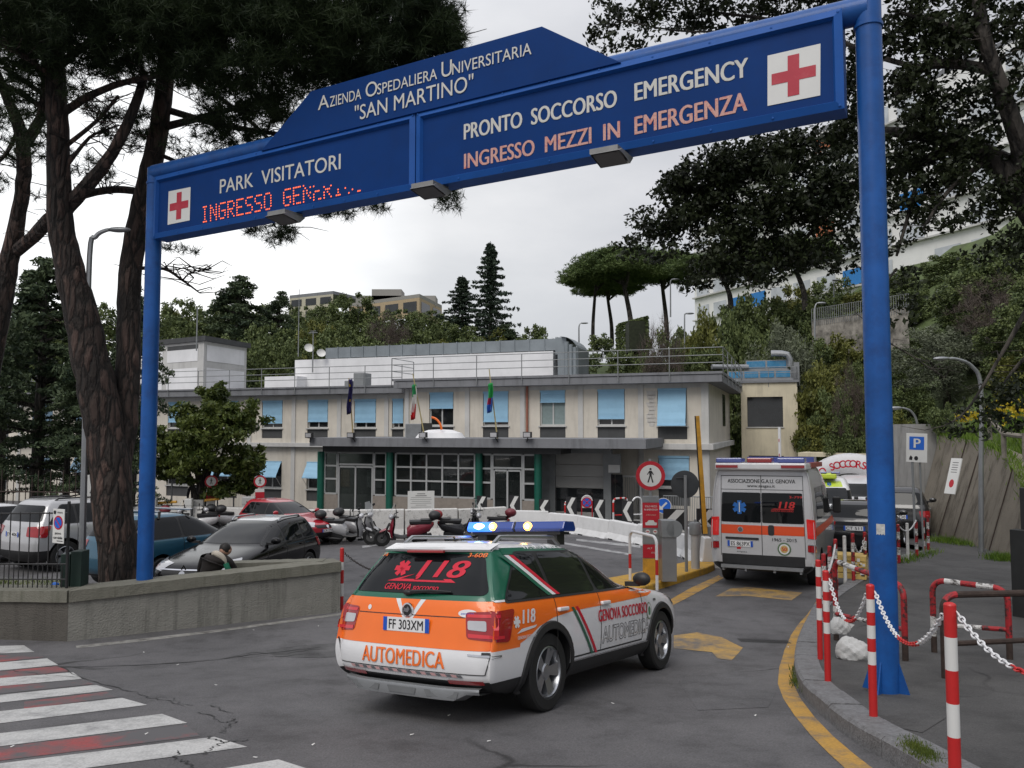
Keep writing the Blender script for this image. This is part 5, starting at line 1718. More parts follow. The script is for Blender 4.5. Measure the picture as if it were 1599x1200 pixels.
def twigs(mb,P,n,L,r=0.012):
    for _ in range(n):
        p = Vector(P[random.randrange(len(P))])
        d = Vector(unit(1)[0]); d.z = abs(d.z) * 0.3 - 0.05
        q = p + d * L * random.uniform(0.4,1)
        m = (p + q) / 2 + Vector(unit(1)[0]) * L * 0.15
        mb.tube([p,m,q],[r,r * 0.7,r * 0.3],4)

def needle_blobs(bl,per=1.0,L=0.18,W=0.010,k=16):
    out = []
    for px,py,d,rx,ry,n in bl:
        s = d / FPX
        nn = int(n * per)
        # sprays gather on shoots
        c = cloud(at(px,py,d),(rx * s,0.9,ry * s),max(nn // 6,1),0.5)
        pts = np.concatenate([cloud(ci,(0.16,0.16,0.08),6,0.6) for ci in c])
        out.append(pts)
    P = np.concatenate(out)
    return tufts(P,L,W,k,0.15)

pine = thing('stone_pine','big leaning pine with fissured bark and forked trunk beside the left blue pole','tree')
tr = MB()
z0 = at(186,905,12.7)
T1 = limb(tr,[(192,985,12.9,74),(186,905,12.8,68),(178,800,12.8,68),(168,700,12.8,72),(152,610,12.7,68),(128,500,12.6,60),(104,400,12.5,48),(94,330,12.4,44),(90,200,12.2,38),(84,60,12,34),(80,-80,11.8,26),(70,-260,11.6,14)],18)
T2 = limb(tr,[(180,760,12.9,44),(194,660,13.0,46),(201,540,13.1,42),(203,430,13.1,40),(222,320,13.0,38),(243,230,12.9,36),(256,140,12.7,32),(264,40,12.5,28),(270,-80,12.3,22),(280,-240,12,12)],16)
br = [T1,T2]
for pts in ([(100,330,12.5,24),(140,285,12.3,22),(175,240,12.1,18),(205,180,12,16),(225,120,12,12)],[(222,300,13,12),(185,296,13,12),(150,300,12.8,12),(112,310,12.5,14)],[(92,180,12.2,14),(140,150,12,12),(190,130,11.8,10),(250,118,11.6,8)],
            [(250,200,12.9,14),(310,185,12.6,11),(370,168,12.4,8),(440,150,12,6)],[(254,170,12.9,12),(330,192,12.6,10),(400,205,12.4,8),(460,212,12.2,5)],[(262,60,12.6,16),(350,40,12,12),(470,45,11.4,9),(600,55,11,6),(700,60,10.8,4)],[(262,90,12.6,12),(360,100,12.2,9),(480,95,11.6,6),(560,110,11.2,4)],
            [(86,110,12,14),(150,60,11.6,11),(260,20,11.2,8),(400,0,11,6)],[(205,420,13.1,7),(255,420,13.3,5),(285,438,13.4,4),(312,458,13.5,2)],[(285,438,13.4,3),(300,425,13.4,2),(330,420,13.4,1.5)],[(262,20,12.5,14),(400,-40,11.5,10),(560,-40,10.8,8),(680,10,10.4,5)],[(100,230,12.3,8),(150,190,12,6),(185,150,12,5)],
            [(90,130,12,10),(40,90,11.6,8),(-20,60,11.2,6)],[(96,270,12.3,8),(140,215,12.2,5),(170,205,12.1,3)],[(245,240,12.9,8),(300,262,12.8,5),(340,270,12.7,3)],[(262,100,12.7,10),(380,180,13.2,7),(520,300,13.6,5),(700,300,13.8,3)],[(380,180,13.2,5),(400,290,13.5,4),(430,355,13.6,3)]):
    br.append(limb(tr,pts,7,4))
for b in br:
    twigs(tr,b[len(b) // 3:],16,1.0)
tr.build('trunk',M_bark,pine)
NB = [(60,20,11.5,110,60,520),(160,30,11.2,110,60,560),(270,30,11,110,62,600),(380,35,10.8,110,66,640),(480,40,10.6,100,70,640),(580,50,10.5,95,66,600),(655,55,10.4,60,55,360),(700,70,10.4,26,34,100),(690,25,10.5,30,25,110),(630,110,10.6,60,30,130),
      (520,110,10.8,70,36,260),(420,115,11,70,34,240),(340,120,11.3,60,34,170),(380,180,12,60,36,100),(440,175,11.8,40,30,90),(330,190,12.3,40,26,60),(360,225,12.4,60,18,50),(280,95,11.6,50,40,150),(200,95,11.8,60,40,150),(130,90,11.8,50,36,110),(40,95,11.8,60,40,130),(20,150,12,40,36,55),(50,210,12.2,36,40,40),
      (140,160,12.2,40,26,40),(180,200,12.4,30,30,26),(300,240,12.9,40,20,26),(430,365,13.6,40,9,46),(530,335,13.6,55,10,36),(700,308,13.8,30,9,36),(270,385,13.4,20,6,14),(215,200,12.7,40,30,46),(10,20,12.5,60,50,200),(150,260,12.6,40,20,20),(590,320,13.6,26,6,14),
      (300,-80,11,320,80,1400),(620,-70,10.2,120,60,500),(0,-60,11.5,160,70,500),(350,-220,11.5,400,90,700),(300,-420,11,480,130,900),(620,-560,9.5,420,160,800)]  # highest clumps are out of view, added to darken windscreen reflections and the lot
npmesh('crown',needle_blobs(NB,2.4),3,M_needle,pine)

pine2 = thing('stone_pine','slender pine with forked boughs at the left edge of the picture','tree')
tr = MB(); br = []
for pts in ([(-60,1000,14,66),(-50,800,14,60),(-30,620,14,52),(-6,500,13.9,44),(14,410,13.8,34),(30,330,13.6,26),(38,260,13.4,22),(32,205,13.2,20),(10,150,13,15),(-15,90,12.8,10)],[(30,240,13.4,18),(52,205,13.2,17),(68,170,13,15),(71,90,12.8,12),(68,0,12.6,10),(66,-90,12.4,6)],[(22,395,13.8,20),(50,372,13.4,20),(78,342,12.9,22)],[(30,200,13.2,8),(10,240,13.2,6),(-10,260,13.2,4)],[(70,150,13,7),(40,128,13,8),(5,105,12.8,7)],[(72,175,13,8),(40,150,12.9,9),(0,130,12.7,8)]):
    br.append(limb(tr,pts,10,5))
for b in br:
    twigs(tr,b[len(b) // 2:],8,0.8)
tr.build('trunk',M_bark,pine2)
npmesh('crown',needle_blobs([(20,60,12.6,60,50,220),(5,180,13,30,40,40),(50,140,12.9,30,30,40),(10,280,13.4,24,24,20),(40,300,13.5,16,10,10),(-40,100,12.6,50,80,160),(20,-60,12.4,90,70,300),(14,235,13.3,20,20,24)],1.4),3,M_needle,pine2)

oak = thing('evergreen_oak','dark evergreen tree whose leafy boughs overhang the gantry from the right','tree')
tr = MB(); br = []
for pts in ([(1840,1250,11.5,130),(1800,800,11.5,120),(1740,520,11.6,100),(1660,380,11.7,84),(1600,300,11.8,66),(1560,255,12,46),(1500,225,12.2,30),(1440,212,12.4,20),(1380,205,12.6,14)],[(1610,310,11.8,40),(1590,220,11.6,34),(1560,130,11.4,28),(1535,50,11.2,20),(1520,-60,11,12)],[(1550,110,11.4,18),(1490,100,11.6,16),(1440,108,11.8,13),(1400,150,12,10)],[(1440,108,11.8,9),(1360,85,12.4,8),(1250,40,13,6),(1120,20,13.4,4)],
            [(1500,225,12.2,18),(1420,260,12.8,15),(1330,290,13.4,12),(1230,310,14,9),(1120,330,14.4,6),(1020,360,14.6,3)],[(1330,290,13.4,9),(1260,370,13.8,6),(1200,420,14,4)],[(1440,250,12.6,8),(1420,330,12.6,6),(1400,400,12.6,4)],[(1540,250,12,10),(1480,300,12,7),(1440,360,12,3)],[(1240,310,14,6),(1180,270,14.2,5),(1080,255,14.4,3)],[(1640,420,11.7,12),(1560,560,12,5),(1510,640,12,3),(1475,665,12,2)],
            [(1535,60,11.2,10),(1450,30,11.6,8),(1400,20,12,5)],[(1250,40,13,5),(1080,50,13.4,3),(960,30,13.6,2)],[(1680,500,11.7,12),(1600,560,12.4,6),(1560,610,12.6,3)],[(1475,590,12,1.5),(1430,560,12,2),(1350,500,12.2,3),(1400,420,12.4,4)]):
    br.append(limb(tr,pts,9,5))
for b in br[1:]:
    twigs(tr,b,14,0.7,0.008)
tr.build('trunk',M_bark2,oak)
OB = [(1060,290,14.4,44,26,260),(1140,252,14.2,64,28,460),(1225,232,14,64,28,460),(1305,212,13.6,44,32,380),(1334,120,13,12,80,260),(1150,330,14.2,80,40,500),(1180,265,14,140,32,900),(1100,300,14.3,75,45,700),(1250,320,13.8,85,55,900),(1060,352,14.5,50,34,380),(1010,350,14.6,34,26,150),(985,388,14.6,28,12,60),(1160,370,14,80,45,700),(1240,395,13.8,60,34,420),(1120,415,14.2,50,34,300),(1180,430,14,44,26,220),(1310,300,13.2,50,80,650),(1320,400,13.4,30,26,110),(1040,400,14.5,30,14,60),(1080,440,14.3,26,16,60),
      (960,20,13.6,36,20,130),(1020,15,13.5,50,18,200),(1090,22,13.4,60,22,260),(1170,12,13.2,70,16,220),(925,62,13.6,14,8,24),(950,75,13.6,18,8,34),(1000,60,13.5,36,12,60),(1260,-10,13,80,24,300),(1310,15,12.8,40,22,160),
      (1420,40,12,50,60,560),(1480,60,11.6,60,50,520),(1540,30,11.4,60,45,480),(1590,70,11.4,40,60,260),(1420,130,12,44,50,460),(1490,150,11.8,50,34,330),(1570,150,11.6,44,40,190),(1440,200,12.2,60,34,440),(1510,225,12,44,34,380),(1420,260,12.6,50,34,400),(1480,275,12.2,44,30,330),(1405,310,12.6,30,30,190),(1440,330,12.4,34,30,160),(1500,300,12,30,30,130),
      (1560,320,11.9,36,44,260),(1590,270,11.8,30,40,200),(1600,380,11.8,36,50,260),(1555,390,12,22,26,70),(1400,385,12.6,16,20,50),(1495,345,12,24,9,40),(1470,350,12,20,8,30),(1405,440,12.6,16,18,46),(1425,470,12.6,18,14,40),(1400,500,12.6,16,14,36),(1515,672,12,22,11,55),(1540,640,12.2,34,16,100),(1580,620,12.2,30,18,90),(1590,665,12.2,20,14,40),(1560,600,12.4,26,10,40),(1430,420,12.5,24,6,20),
      (1450,-60,11.6,220,70,1500),(1150,-60,13,200,40,700),(1700,100,11.2,90,200,900),(1640,240,11.6,40,80,300)]
pts = []
for px,py,d,rx,ry,n in OB:
    s = d / FPX
    c = cloud(at(px,py,d),(rx * s,0.8,ry * s),max(int(n * (0.72 if px > 1385 else 1.0)) // 4,2),0.55)
    pts += [cloud(ci,(0.15,0.15,0.12),16,0.6) for ci in c]
npmesh('crown',quads(np.concatenate(pts),0.098,0.05),4,M_oak,oak)
# weed growing on the sign
o = blades([tuple(GL + gu * (sz(1213,50).x + rng.normal(0,0.05)) + Vector((0,0,hi(sz(1213,50).x) - 0.01)) + gw * 0.05) for _ in range(90)],0.14,0.008,'weed',M_oak,None)
tag(o,'small weed sprouting on the top edge of the gantry panel','weed')
# ------------------------------------------------------------------ vehicles
def pchip(x,y,q):
    x,y = np.array(x,float),np.array(y,float)
    h = np.diff(x); d = np.diff(y) / h
    m = np.zeros(len(x)); m[0],m[-1] = d[0],d[-1]
    for i in range(1,len(x) - 1):
        if d[i - 1] * d[i] > 0:
            w1,w2 = 2 * h[i] + h[i - 1],h[i] + 2 * h[i - 1]
            m[i] = (w1 + w2) / (w1 / d[i - 1] + w2 / d[i])
    i = np.clip(np.searchsorted(x,q) - 1,0,len(x) - 2)
    t = (q - x[i]) / h[i]
    return (2 * t**3 - 3 * t**2 + 1) * y[i] + (t**3 - 2 * t**2 + t) * h[i] * m[i] + (-2 * t**3 + 3 * t**2) * y[i + 1] + (t**3 - t**2) * h[i] * m[i + 1]

class Shell:
    """car body as a stack of level plan outlines; keys: (z, x_rear, x_front, half width)"""

    def __init__(s,keys,rear=1.0,front=1.0,sub=5):
        s.k = np.array(keys,float)
        s.rear,s.front = rear,front
        z = s.k[:,0]
        s.zs = np.unique(np.concatenate([np.linspace(a,b,sub + 1) for a,b in zip(z,z[1:])]))
        V = []
        for zz in s.zs:
            V.append(s.outline(zz))
        n = len(V[0]); s.n = n
        s.v = [(x,y,zz) for o,zz in zip(V,s.zs) for x,y in o]
        s.f = []
        for j in range(len(s.zs) - 1):
            for i in range(n):
                s.f.append((j * n + i,j * n + (i + 1) % n,(j + 1) * n + (i + 1) % n,(j + 1) * n + i))
        s.f.append(tuple(reversed(range(n))))
        c = len(s.v); t0 = (len(s.zs) - 1) * n
        xr,xf = s.get(s.zs[-1])[:2]
        s.v.append(((xr + xf) / 2,0,s.zs[-1] + 0.008))
        s.f += [(t0 + i,t0 + (i + 1) % n,c) for i in range(n)]
        s.bvh = BVHTree.FromPolygons([Vector(v) for v in s.v],s.f)

    def get(s,z):
        q = np.array([z])
        return [float(pchip(s.k[:,0],s.k[:,j],q)[0]) for j in (1,2,3)]

    def outline(s,z):
        xr,xf,w = s.get(z)
        L = xf - xr
        r,f = s.rear * min(1,L / 3.0),s.front * min(1,L / 3.0)
        half = [(xr,0),(xr + 0.012 * r,w * 0.4),(xr + 0.05 * r,w * 0.74),(xr + 0.13 * r,w * 0.92),(xr + 0.34 * r,w * 0.985),(xr + L * 0.45,w),(xf - 0.95 * f,w * 0.985),(xf - 0.45 * f,w * 0.93),(xf - 0.16 * f,w * 0.76),(xf - 0.035 * f,w * 0.42),(xf,0)]
        p = [tuple(q.xy) for q in crom([(a,b,0) for a,b in half],6)]
        return p + [(a,-b) for a,b in reversed(p[1:-1])]

    def ray(s,o,d):
        h = s.bvh.ray_cast(Vector(o),Vector(d))
        if h[0] is not None and abs(h[1].dot(Vector(d))) < 0.12:
            h = (None,) * 4
        if h[0] is None:
            p0 = Vector(o)
            xr,xf,w = s.get(min(max(p0.z,s.zs[0]),s.zs[-1])) if d[2] == 0 else (0,0,0)
            if abs(d[0] * d[1]) > 0.1: p0 = Vector(o) + Vector(d) * 4
            elif d[0] > 0: p0.x = xr + 0.2
            elif d[0] < 0: p0.x = xf - 0.3
            elif d[1] > 0: p0.y = -w
            elif d[1] < 0: p0.y = w
            else: p0.z = s.zs[-1]
            h = s.bvh.find_nearest(p0)
        n = h[1]
        if n.dot(Vector(d)) > 0:
            n = -n
        return h[0],n

    DIRS = {'BR': (lambda a,b: (0.7071 * a - 3.6,-0.7071 * a - 3.6,b),(0.7071,0.7071,0)),'BL': (lambda a,b: (0.7071 * a - 3.6,0.7071 * a + 3.6,b),(0.7071,-0.7071,0)),'FR': (lambda a,b: (5.5 - 0.7071 * a,-0.7071 * a - 5.5,b),(-0.7071,0.7071,0)),'FL': (lambda a,b: (5.5 - 0.7071 * a,0.7071 * a + 5.5,b),(-0.7071,-0.7071,0)),'R': (lambda a,b: (a,-4,b),(0,1,0)),'L': (lambda a,b: (a,4,b),(0,-1,0)),'B': (lambda a,b: (-6,a,b),(1,0,0)),'F': (lambda a,b: (9,a,b),(-1,0,0)),'T': (lambda a,b: (a,b,5),(0,0,-1))}

    def patch(s,mb,poly,view,off=0.004,mi=0,step=0.03,smooth=True):
        """a film cut to poly and laid on the body, seen from side R/L, back B, front F or top T"""
        bm = bmesh.new()
        try:
            bm.faces.new([bm.verts.new((p[0],p[1],0)) for p in poly])
        except ValueError:
            bm.free(); return
        xs,ys = [p[0] for p in poly],[p[1] for p in poly]
        for a,(lo_,hi_) in enumerate(((min(xs),max(xs)),(min(ys),max(ys)))):
            k = max(1,int((hi_ - lo_) / step))
            for i in range(1,k):
                c = [0,0,0]; c[a] = lo_ + (hi_ - lo_) * i / k
                n = [0,0,0]; n[a] = 1
                bmesh.ops.bisect_plane(bm,geom=bm.verts[:] + bm.edges[:] + bm.faces[:],plane_co=c,plane_no=n)
        bm.verts.index_update()
        s.project(mb,[(v.co.x,v.co.y) for v in bm.verts],[tuple(v.index for v in f.verts) for f in bm.faces],view,off,mi,smooth)
        bm.free()

    def project(s,mb,vs,fs,view,off=0.005,mi=0,smooth=True):
        og,d = s.DIRS[view]
        V,Nn = [],[]
        for a,b in vs:
            p,n = s.ray(og(a,b),d)
            V.append(p + n * off); Nn.append(n)
        F = []
        for f in fs:
            nn = (V[f[1]] - V[f[0]]).cross(V[f[2]] - V[f[0]])
            F.append(f if nn.dot(Vector(d)) < 0 else tuple(reversed(f)))
        mb.add(V,F,mi,smooth)

    def text(s,mb,t,view,x,z,h,w=None,off=0.009,mi=0,slant=0.0,**kw):
        """lettering centred on (x, z) of a view; mirrored where the view needs it"""
        bold = kw.pop('bold',0.0)
        vs,fs = text_geo(t,h,**kw)
        if not vs:
            return
        mb.mark()
        if w:
            k = w / (max(v[0] for v in vs) - min(v[0] for v in vs))
            vs = [(a * k,b) for a,b in vs]
        sg = -1 if view in ('L','B') else 1
        if view == 'F':
            sg = 1
        dx = bold * h * 1.1
        s.project(mb,[(x + sg * (a - dx),z + b + slant * a) for a,b in vs],fs,view,off,mi,False)
        if dx:
            s.project(mb,[(x + sg * (a + dx),z + b + slant * a) for a,b in vs],fs,view,off + 0.0008,mi,False)

def boolean_arches(shell,wheels,r,mats,name,parent,zblack=None,pick=None):
    """cut the wheel arches out of the shell and link it as the car's body"""
    mb = MB(); mb.add(shell.v,shell.f,0,True)
    me = bpy.data.meshes.new(name); me.from_pydata(mb.v,[],mb.f); me.update()
    o = bpy.data.objects.new(name,me); COL.objects.link(o)
    cm = MB()
    for x in wheels:
        prof = [(r * math.cos(a),r * math.sin(a)) for a in np.linspace(0,2 * PI,41)[:-1]]
        cm.add([(x + a,y,r * 0.93 + b) for y in (-1.6,1.6) for a,b in prof],[tuple(range(40)),tuple(reversed(range(40,80)))] + [(i,40 + i,40 + (i + 1) % 40,(i + 1) % 40) for i in range(40)])
    cme = bpy.data.meshes.new('cut'); cme.from_pydata(cm.v,[],cm.f); cme.update()
    bmm = bmesh.new(); bmm.from_mesh(cme); bmesh.ops.recalc_face_normals(bmm,faces=bmm.faces[:]); bmm.to_mesh(cme); bmm.free()
    bmm = bmesh.new(); bmm.from_mesh(me); bmesh.ops.recalc_face_normals(bmm,faces=bmm.faces[:]); bmm.to_mesh(me); bmm.free()
    co = bpy.data.objects.new('cut',cme); COL.objects.link(co)
    md_ = o.modifiers.new('b','BOOLEAN'); md_.operation = 'DIFFERENCE'; md_.object = co; md_.solver = 'EXACT'
    dg = bpy.context.evaluated_depsgraph_get()
    out = bpy.data.meshes.new_from_object(o.evaluated_get(dg))
    bpy.data.objects.remove(o); bpy.data.objects.remove(co)
    out.materials.clear()
    for m in mats:
        out.materials.append(m)
    rr = r * 0.93
    mi = []
    for p in out.polygons:
        c = p.center
        ins = any(all(abs(math.hypot(out.vertices[v].co.x - x,out.vertices[v].co.z - rr) - r) < 0.012 for v in p.vertices) for x in wheels)
        mi.append(1 if ins or (zblack and c.z < zblack) or abs(p.normal.z) > 0.9 and c.z < 0.4 else (pick(c) if pick else 0))
    out.polygons.foreach_set('material_index',mi)
    out.polygons.foreach_set('use_smooth',[True] * len(mi))
    out.set_sharp_from_angle(angle=R(38))
    out.name = name
    return link(name,out,parent)

def wheel(parent,x,y,r,side,tyre_w=0.2,rim=M_alloy,spokes=5,rimr=0.66,steer=0.0):
    """wheel (tyre) with its rim as a sub-part; side is the sign of y"""
    M = Matrix.Translation((x,y,r)) @ Matrix.Rotation(steer,4,'Z') @ Matrix.Rotation(PI / 2 * -side,4,'X')
    w = MB()
    R_,q = r,rimr * r
    w.lathe([(q,-tyre_w * .5),(R_ * 0.93,-tyre_w * .5),(R_ * 0.985,-tyre_w * .42),(R_,-tyre_w * .25),(R_,tyre_w * .25),(R_ * 0.985,tyre_w * .42),(R_ * 0.93,tyre_w * .49),(q + 0.01,tyre_w * .5),(q,tyre_w * .44)],36,0,M)
    wo = w.build('wheel',M_black,parent)
    m = MB()
    d = tyre_w * .5
    m.lathe([(q,d - 0.01),(q * 0.95,d - 0.004),(q * 0.9,d - 0.02),(q * 0.88,-d),(q * 0.2,-d)],36,0,M)
    m.lathe([(q * 0.86,0.0),(0.01,0.0)],24,1,M,False)
    for k in range(spokes):
        for dd in ((-0.16,0.16) if spokes <= 5 else (0,)):
            a = 2 * PI * k / spokes + dd
            Mk = M @ Matrix.Rotation(a,4,'Z')
            t = 0.035 if spokes <= 5 else 0.03
            m.add([(0.03,-t * .8,d - 0.045),(q * .93,-t * 0.75,d - 0.018),(q * .93,t * 0.75,d - 0.018),(0.03,t * .8,d - 0.045),(0.03,-t * .8,0.0),(q * .93,-t * .75,0.0),(q * .93,t * .75,0.0),(0.03,t * .8,0.0)],[(0,1,2,3),(0,4,5,1),(3,2,6,7)],0,False,Mk)
    m.lathe([(0.075,0.0),(0.075,d - 0.04),(0.06,d - 0.028),(0.0,d - 0.026)],14,0,M)
    m.build('rim',[rim,M_plast],wo)
    return wo

def plate(mb,M,w,h,s,blue=True,mi=(0,1,2)):
    """number plate face with lettering: materials white, blue, ink"""
    flat(mb,[(-w / 2,-h / 2),(w / 2,-h / 2),(w / 2,h / 2),(-w / 2,h / 2)],M,0.004,mi[0])
    if blue:
        for a in (-1,1):
            flat(mb,[(a * w / 2 - a * 0.0,-h / 2),(a * (w / 2 - 0.045),-h / 2),(a * (w / 2 - 0.045),h / 2),(a * w / 2,h / 2)][::a],M,0.006,mi[1])
    text(mb,s,M @ Matrix.Translation((0,-h * 0.34,0)),h=h * 0.68,width=w * 0.74,mi=mi[2],z=0.0075,bold=0.012)

def paint(name,col,**kw):
    return mat(name,col,0.28,kw.get('metal',0.0),var=0.03,scale=2,coat=0.9)

def tilt(p,hd,wb=2.5,tr=1.5):
    c,s = math.cos(R(hd)),math.sin(R(hd))
    pit = math.atan2(G(p.x,p.y) - G(p.x + c * wb,p.y + s * wb),wb)
    rol = math.atan2(G(p.x - s * tr / 2,p.y + c * tr / 2) - G(p.x + s * tr / 2,p.y - c * tr / 2),tr)
    return (rol,pit,R(hd))

def build_car(name,label,cat,keys,wb,r,color,loc,rot,zb,zu,pillars,group=None,plate_s=None,rear=1.0,front=1.0,zblack=0.30,win_r=(0.28,0.30),win_f=(0.22,0.10),track=0.76,rails=False,spokes=5,grille=True,tail=(0.62,0.86,0.78,1.0),head=(0.52,0.82,0.62,0.80),roofc=None,front_plate=None,backlit=False,pick=None,skins=(),arch=0.05,rim=M_alloy,cladding=False):
    t = thing(name,label,cat,loc,rot,group)
    sh = Shell(keys,rear,front)
    pm_ = color if not isinstance(color,tuple) else paint(name + ' paint',color)
    boolean_arches(sh,(0,wb),r + arch,[pm_,M_plast] + list(skins),'body',t,zblack,pick)
    # glass: side windows split by pillars, windscreen, rear window
    def edge(z,a,b):
        xr,xf,w = sh.get(z); return xr + a,xf - b
    b0,b1 = edge(zb,win_r[0],win_f[0]); u0,u1 = edge(zu,win_r[1],win_f[1])
    lowx = [b0] + pillars + [b1]
    def xat(x,z):
        # slide a belt coordinate up to height z keeping its share of the window
        s = (x - b0) / (b1 - b0); k = (z - zb) / (zu - zb)
        p = x
        if x == b0: return b0 + (u0 - b0) * k
        if x == b1: return b1 + (u1 - b1) * k
        return p - 0.02 * k
    for sd in 'RL':
        tr_ = MB()
        sh.patch(tr_,rpoly([(b0 - 0.04,zb - 0.02),(b1 + 0.06,zb - 0.02),(u1 + 0.03,zu + 0.02),(u0 - 0.02,zu + 0.02)],0.06),sd,0.007,0)
        tr_.build('window_trim',M_plast,t)
        for xa,xb in zip(lowx,lowx[1:]):
            q = MB()
            ga = 0.0 if xa == b0 else 0.03; gb_ = 0.0 if xb == b1 else 0.03
            sh.patch(q,rpoly([(xat(xa,zb) + ga,zb),(xat(xb,zb) - gb_,zb),(xat(xb,zu) - gb_,zu),(xat(xa,zu) + ga,zu)],0.05),sd,0.010,0)
            q.build('window',M_glass,t)
    w0,w1 = sh.get(zb + 0.03)[2] * 0.86,sh.get(zu)[2] * 0.86
    q = MB(); sh.patch(q,rpoly([(-w0,zb + 0.03),(w0,zb + 0.03),(w1,zu + 0.02),(-w1,zu + 0.02)],0.07),'F',0.004,0); q.build('windscreen',M_glass,t)
    q = MB(); sh.patch(q,rpoly([(-w0 * 1.06,zb + 0.045),(w0 * 1.06,zb + 0.045),(w1 * 1.05,zu),(-w1 * 1.05,zu)],0.07),'B',0.005,0); q.build('rear_window',M_glass,t)
    for sg,sd in ((1,'L'),(-1,'R')):
        q = MB(); y0,y1,z0,z1 = tail
        xr,_,wz = sh.get((z0 + z1) / 2)
        a0,a1 = 0.7071 * (xr + y0),0.7071 * (xr + 0.34 + wz)
        sh.patch(q,rpoly([(a0,z0 + 0.03),(a1 - 0.06,z0),(a1,z1),(a0,z1 - 0.02)],0.03),'B' + sd,0.008,0)
        q.build('tail_light',M_taillit if backlit else M_tail,t)
        q = MB(); y0,y1,z0,z1 = head
        _,xf,wz = sh.get((z0 + z1) / 2)
        a0,a1 = 0.7071 * (y0 - xf),0.7071 * (wz - xf + 0.55)
        sh.patch(q,rpoly([(a0,z0 + 0.02),(a1 - 0.15,z0 + 0.07),(a1,z1 + 0.05),(a0,z1 - 0.02)],0.03),'F' + sd,0.008,0)
        q.build('headlight',M_lampg,t)
        # mirror
        q = MB(); xm = b1 - 0.10; wm = sh.get(zb + 0.02)[2]
        q.ball((xm,sg * (wm + 0.13),zb + 0.08),(0.06,0.11,0.075),12,8,0)
        q.box(xm - 0.03,xm + 0.03,min(sg * wm * 0.92,sg * (wm + 0.1)),max(sg * wm * .92,sg * (wm + 0.1)),zb + 0.0,zb + 0.05,1)
        q.build('mirror',[M_plast if cat == 'car' and name == 'emergency_car' else pm_,M_plast],t)
        # door seams and handles
        q = MB()
        for x in pillars + [b1 + 0.05]:
            sh.patch(q,[(x - 0.006,0.42),(x + 0.006,0.42),(x + 0.006,zb),(x - 0.006,zb)],sd,0.003,0)
        sh.patch(q,[(0.45,0.40),(b1 + 0.05,0.40),(b1 + 0.05,0.415),(0.45,0.415)],sd,0.003,0)
        q.build('door_seam',M_plast,t)
        for x in pillars[-1:] + ([pillars[0]] if len(pillars) > 1 else []):
            q = MB(); w_ = sh.ray((x + 0.22 - 0.3,sg * 4,zb - 0.12),(0,-sg,0))[0].y
            q.box(x + 0.02,x + 0.20,min(w_ - sg * .01,w_ + sg * 0.035),max(w_ - sg * .01,w_ + sg * 0.035),zb - 0.14,zb - 0.105,0)
            q.build('door_handle',pm_,t,0.01)
        if rails:
            q = MB(); ur,uf,uw = sh.get(zu + 0.06)
            pts = [(ur + 0.18 + (uf - ur - 0.3) * k / 10,sg * (uw * 0.92 - 0.02),zu + 0.075 + 0.075 * min(1,3.2 * math.sin(PI * k / 10))) for k in range(11)]
            q.tube(pts,0.02,8); q.build('roof_rail',M_alloy if rails == 'alloy' else M_plast,t)
    if grille:
        q = MB(); xf = sh.get(0.5)[1]
        sh.patch(q,rpoly([(-0.42,0.60),(0.42,0.60),(0.50,0.70),(-0.50,0.70)],0.03),'F',0.008,0)
        sh.patch(q,rpoly([(-0.55,0.30),(0.55,0.30),(0.48,0.46),(-0.48,0.46)],0.04),'F',0.008,0)
        q.build('grille',M_plast,t)
        q = MB(); p,n = sh.ray((9,0,0.645),(-1,0,0)); flat(q,disc(16,0.06),frame(p + n * 0.014,(0,1,0),n.cross(Vector((0,1,0)))),0,0); q.build('badge',M_chrome,t)
    q = MB()
    if plate_s:
        zp = plate_s[1]
        p,n = sh.ray((-6,0,zp),(1,0,0))
        plate(q,frame(p + n * 0.01,(0,-1,0),(0,0,1)),0.52,0.115,plate_s[0])
    p,n = sh.ray((9,0,0.51),(-1,0,0))
    plate(q,frame(p + n * 0.012 ,(0,1,0),(0,0,1)),0.50,0.11,front_plate or ' ')
    q.build('number_plate',[M_plate,M_plateb,M_ink],t)
    for x,st in ((0,0),(wb,0.0)):
        for sg in (1,-1):
            wheel(t,x,sg * track,r,sg,0.2,rim,spokes,steer=st)
    return t,sh

# --- the emergency doctor's estate car
OK_ = [(0.22,-0.62,3.20,0.78),(0.30,-0.90,3.50,0.855),(0.40,-0.985,3.62,0.888),(0.52,-1.0,3.655,0.903),(0.66,-0.975,3.62,0.908),(0.78,-0.955,3.50,0.905),(0.88,-0.935,3.12,0.893),(0.95,-0.92,2.45,0.872),(1.00,-0.90,2.08,0.845),(1.06,-0.865,1.93,0.81),(1.18,-0.79,1.68,0.752),(1.30,-0.70,1.40,0.688),(1.385,-0.63,1.12,0.635),(1.435,-0.58,0.88,0.575),(1.462,-0.50,0.60,0.47),(1.475,-0.30,0.40,0.30)]
from_cam = lambda x,y,z: (x,y,z + CZ)
CARLOC = from_cam(-0.395,7.515,-2.56)
CARROT = (R(-4.25),R(6.77),R(57.5))
t,sh = build_car('emergency_car','white orange and green emergency estate car with a blue light bar on its roof','car',OK_,2.68,0.335,M_white,CARLOC,CARROT,0.985,1.365,[0.12,1.02],plate_s=('FF 303XM',0.775),rear=0.75,zblack=0.365,rails='alloy',tail=(0.65,0.90,0.665,0.92),head=(0.5,0.85,0.64,0.80),win_r=(0.24,0.42),win_f=(0.13,0.13),track=0.785,arch=0.055,grille=True,skins=(M_orange,M_green),pick=lambda c: 2 if (0.612 < c.z < 0.985 and c.x < -0.5) else (3 if 0.985 <= c.z < 1.40 and c.x < 2.2 else 0))
car = t
q = MB()            # vinyl livery
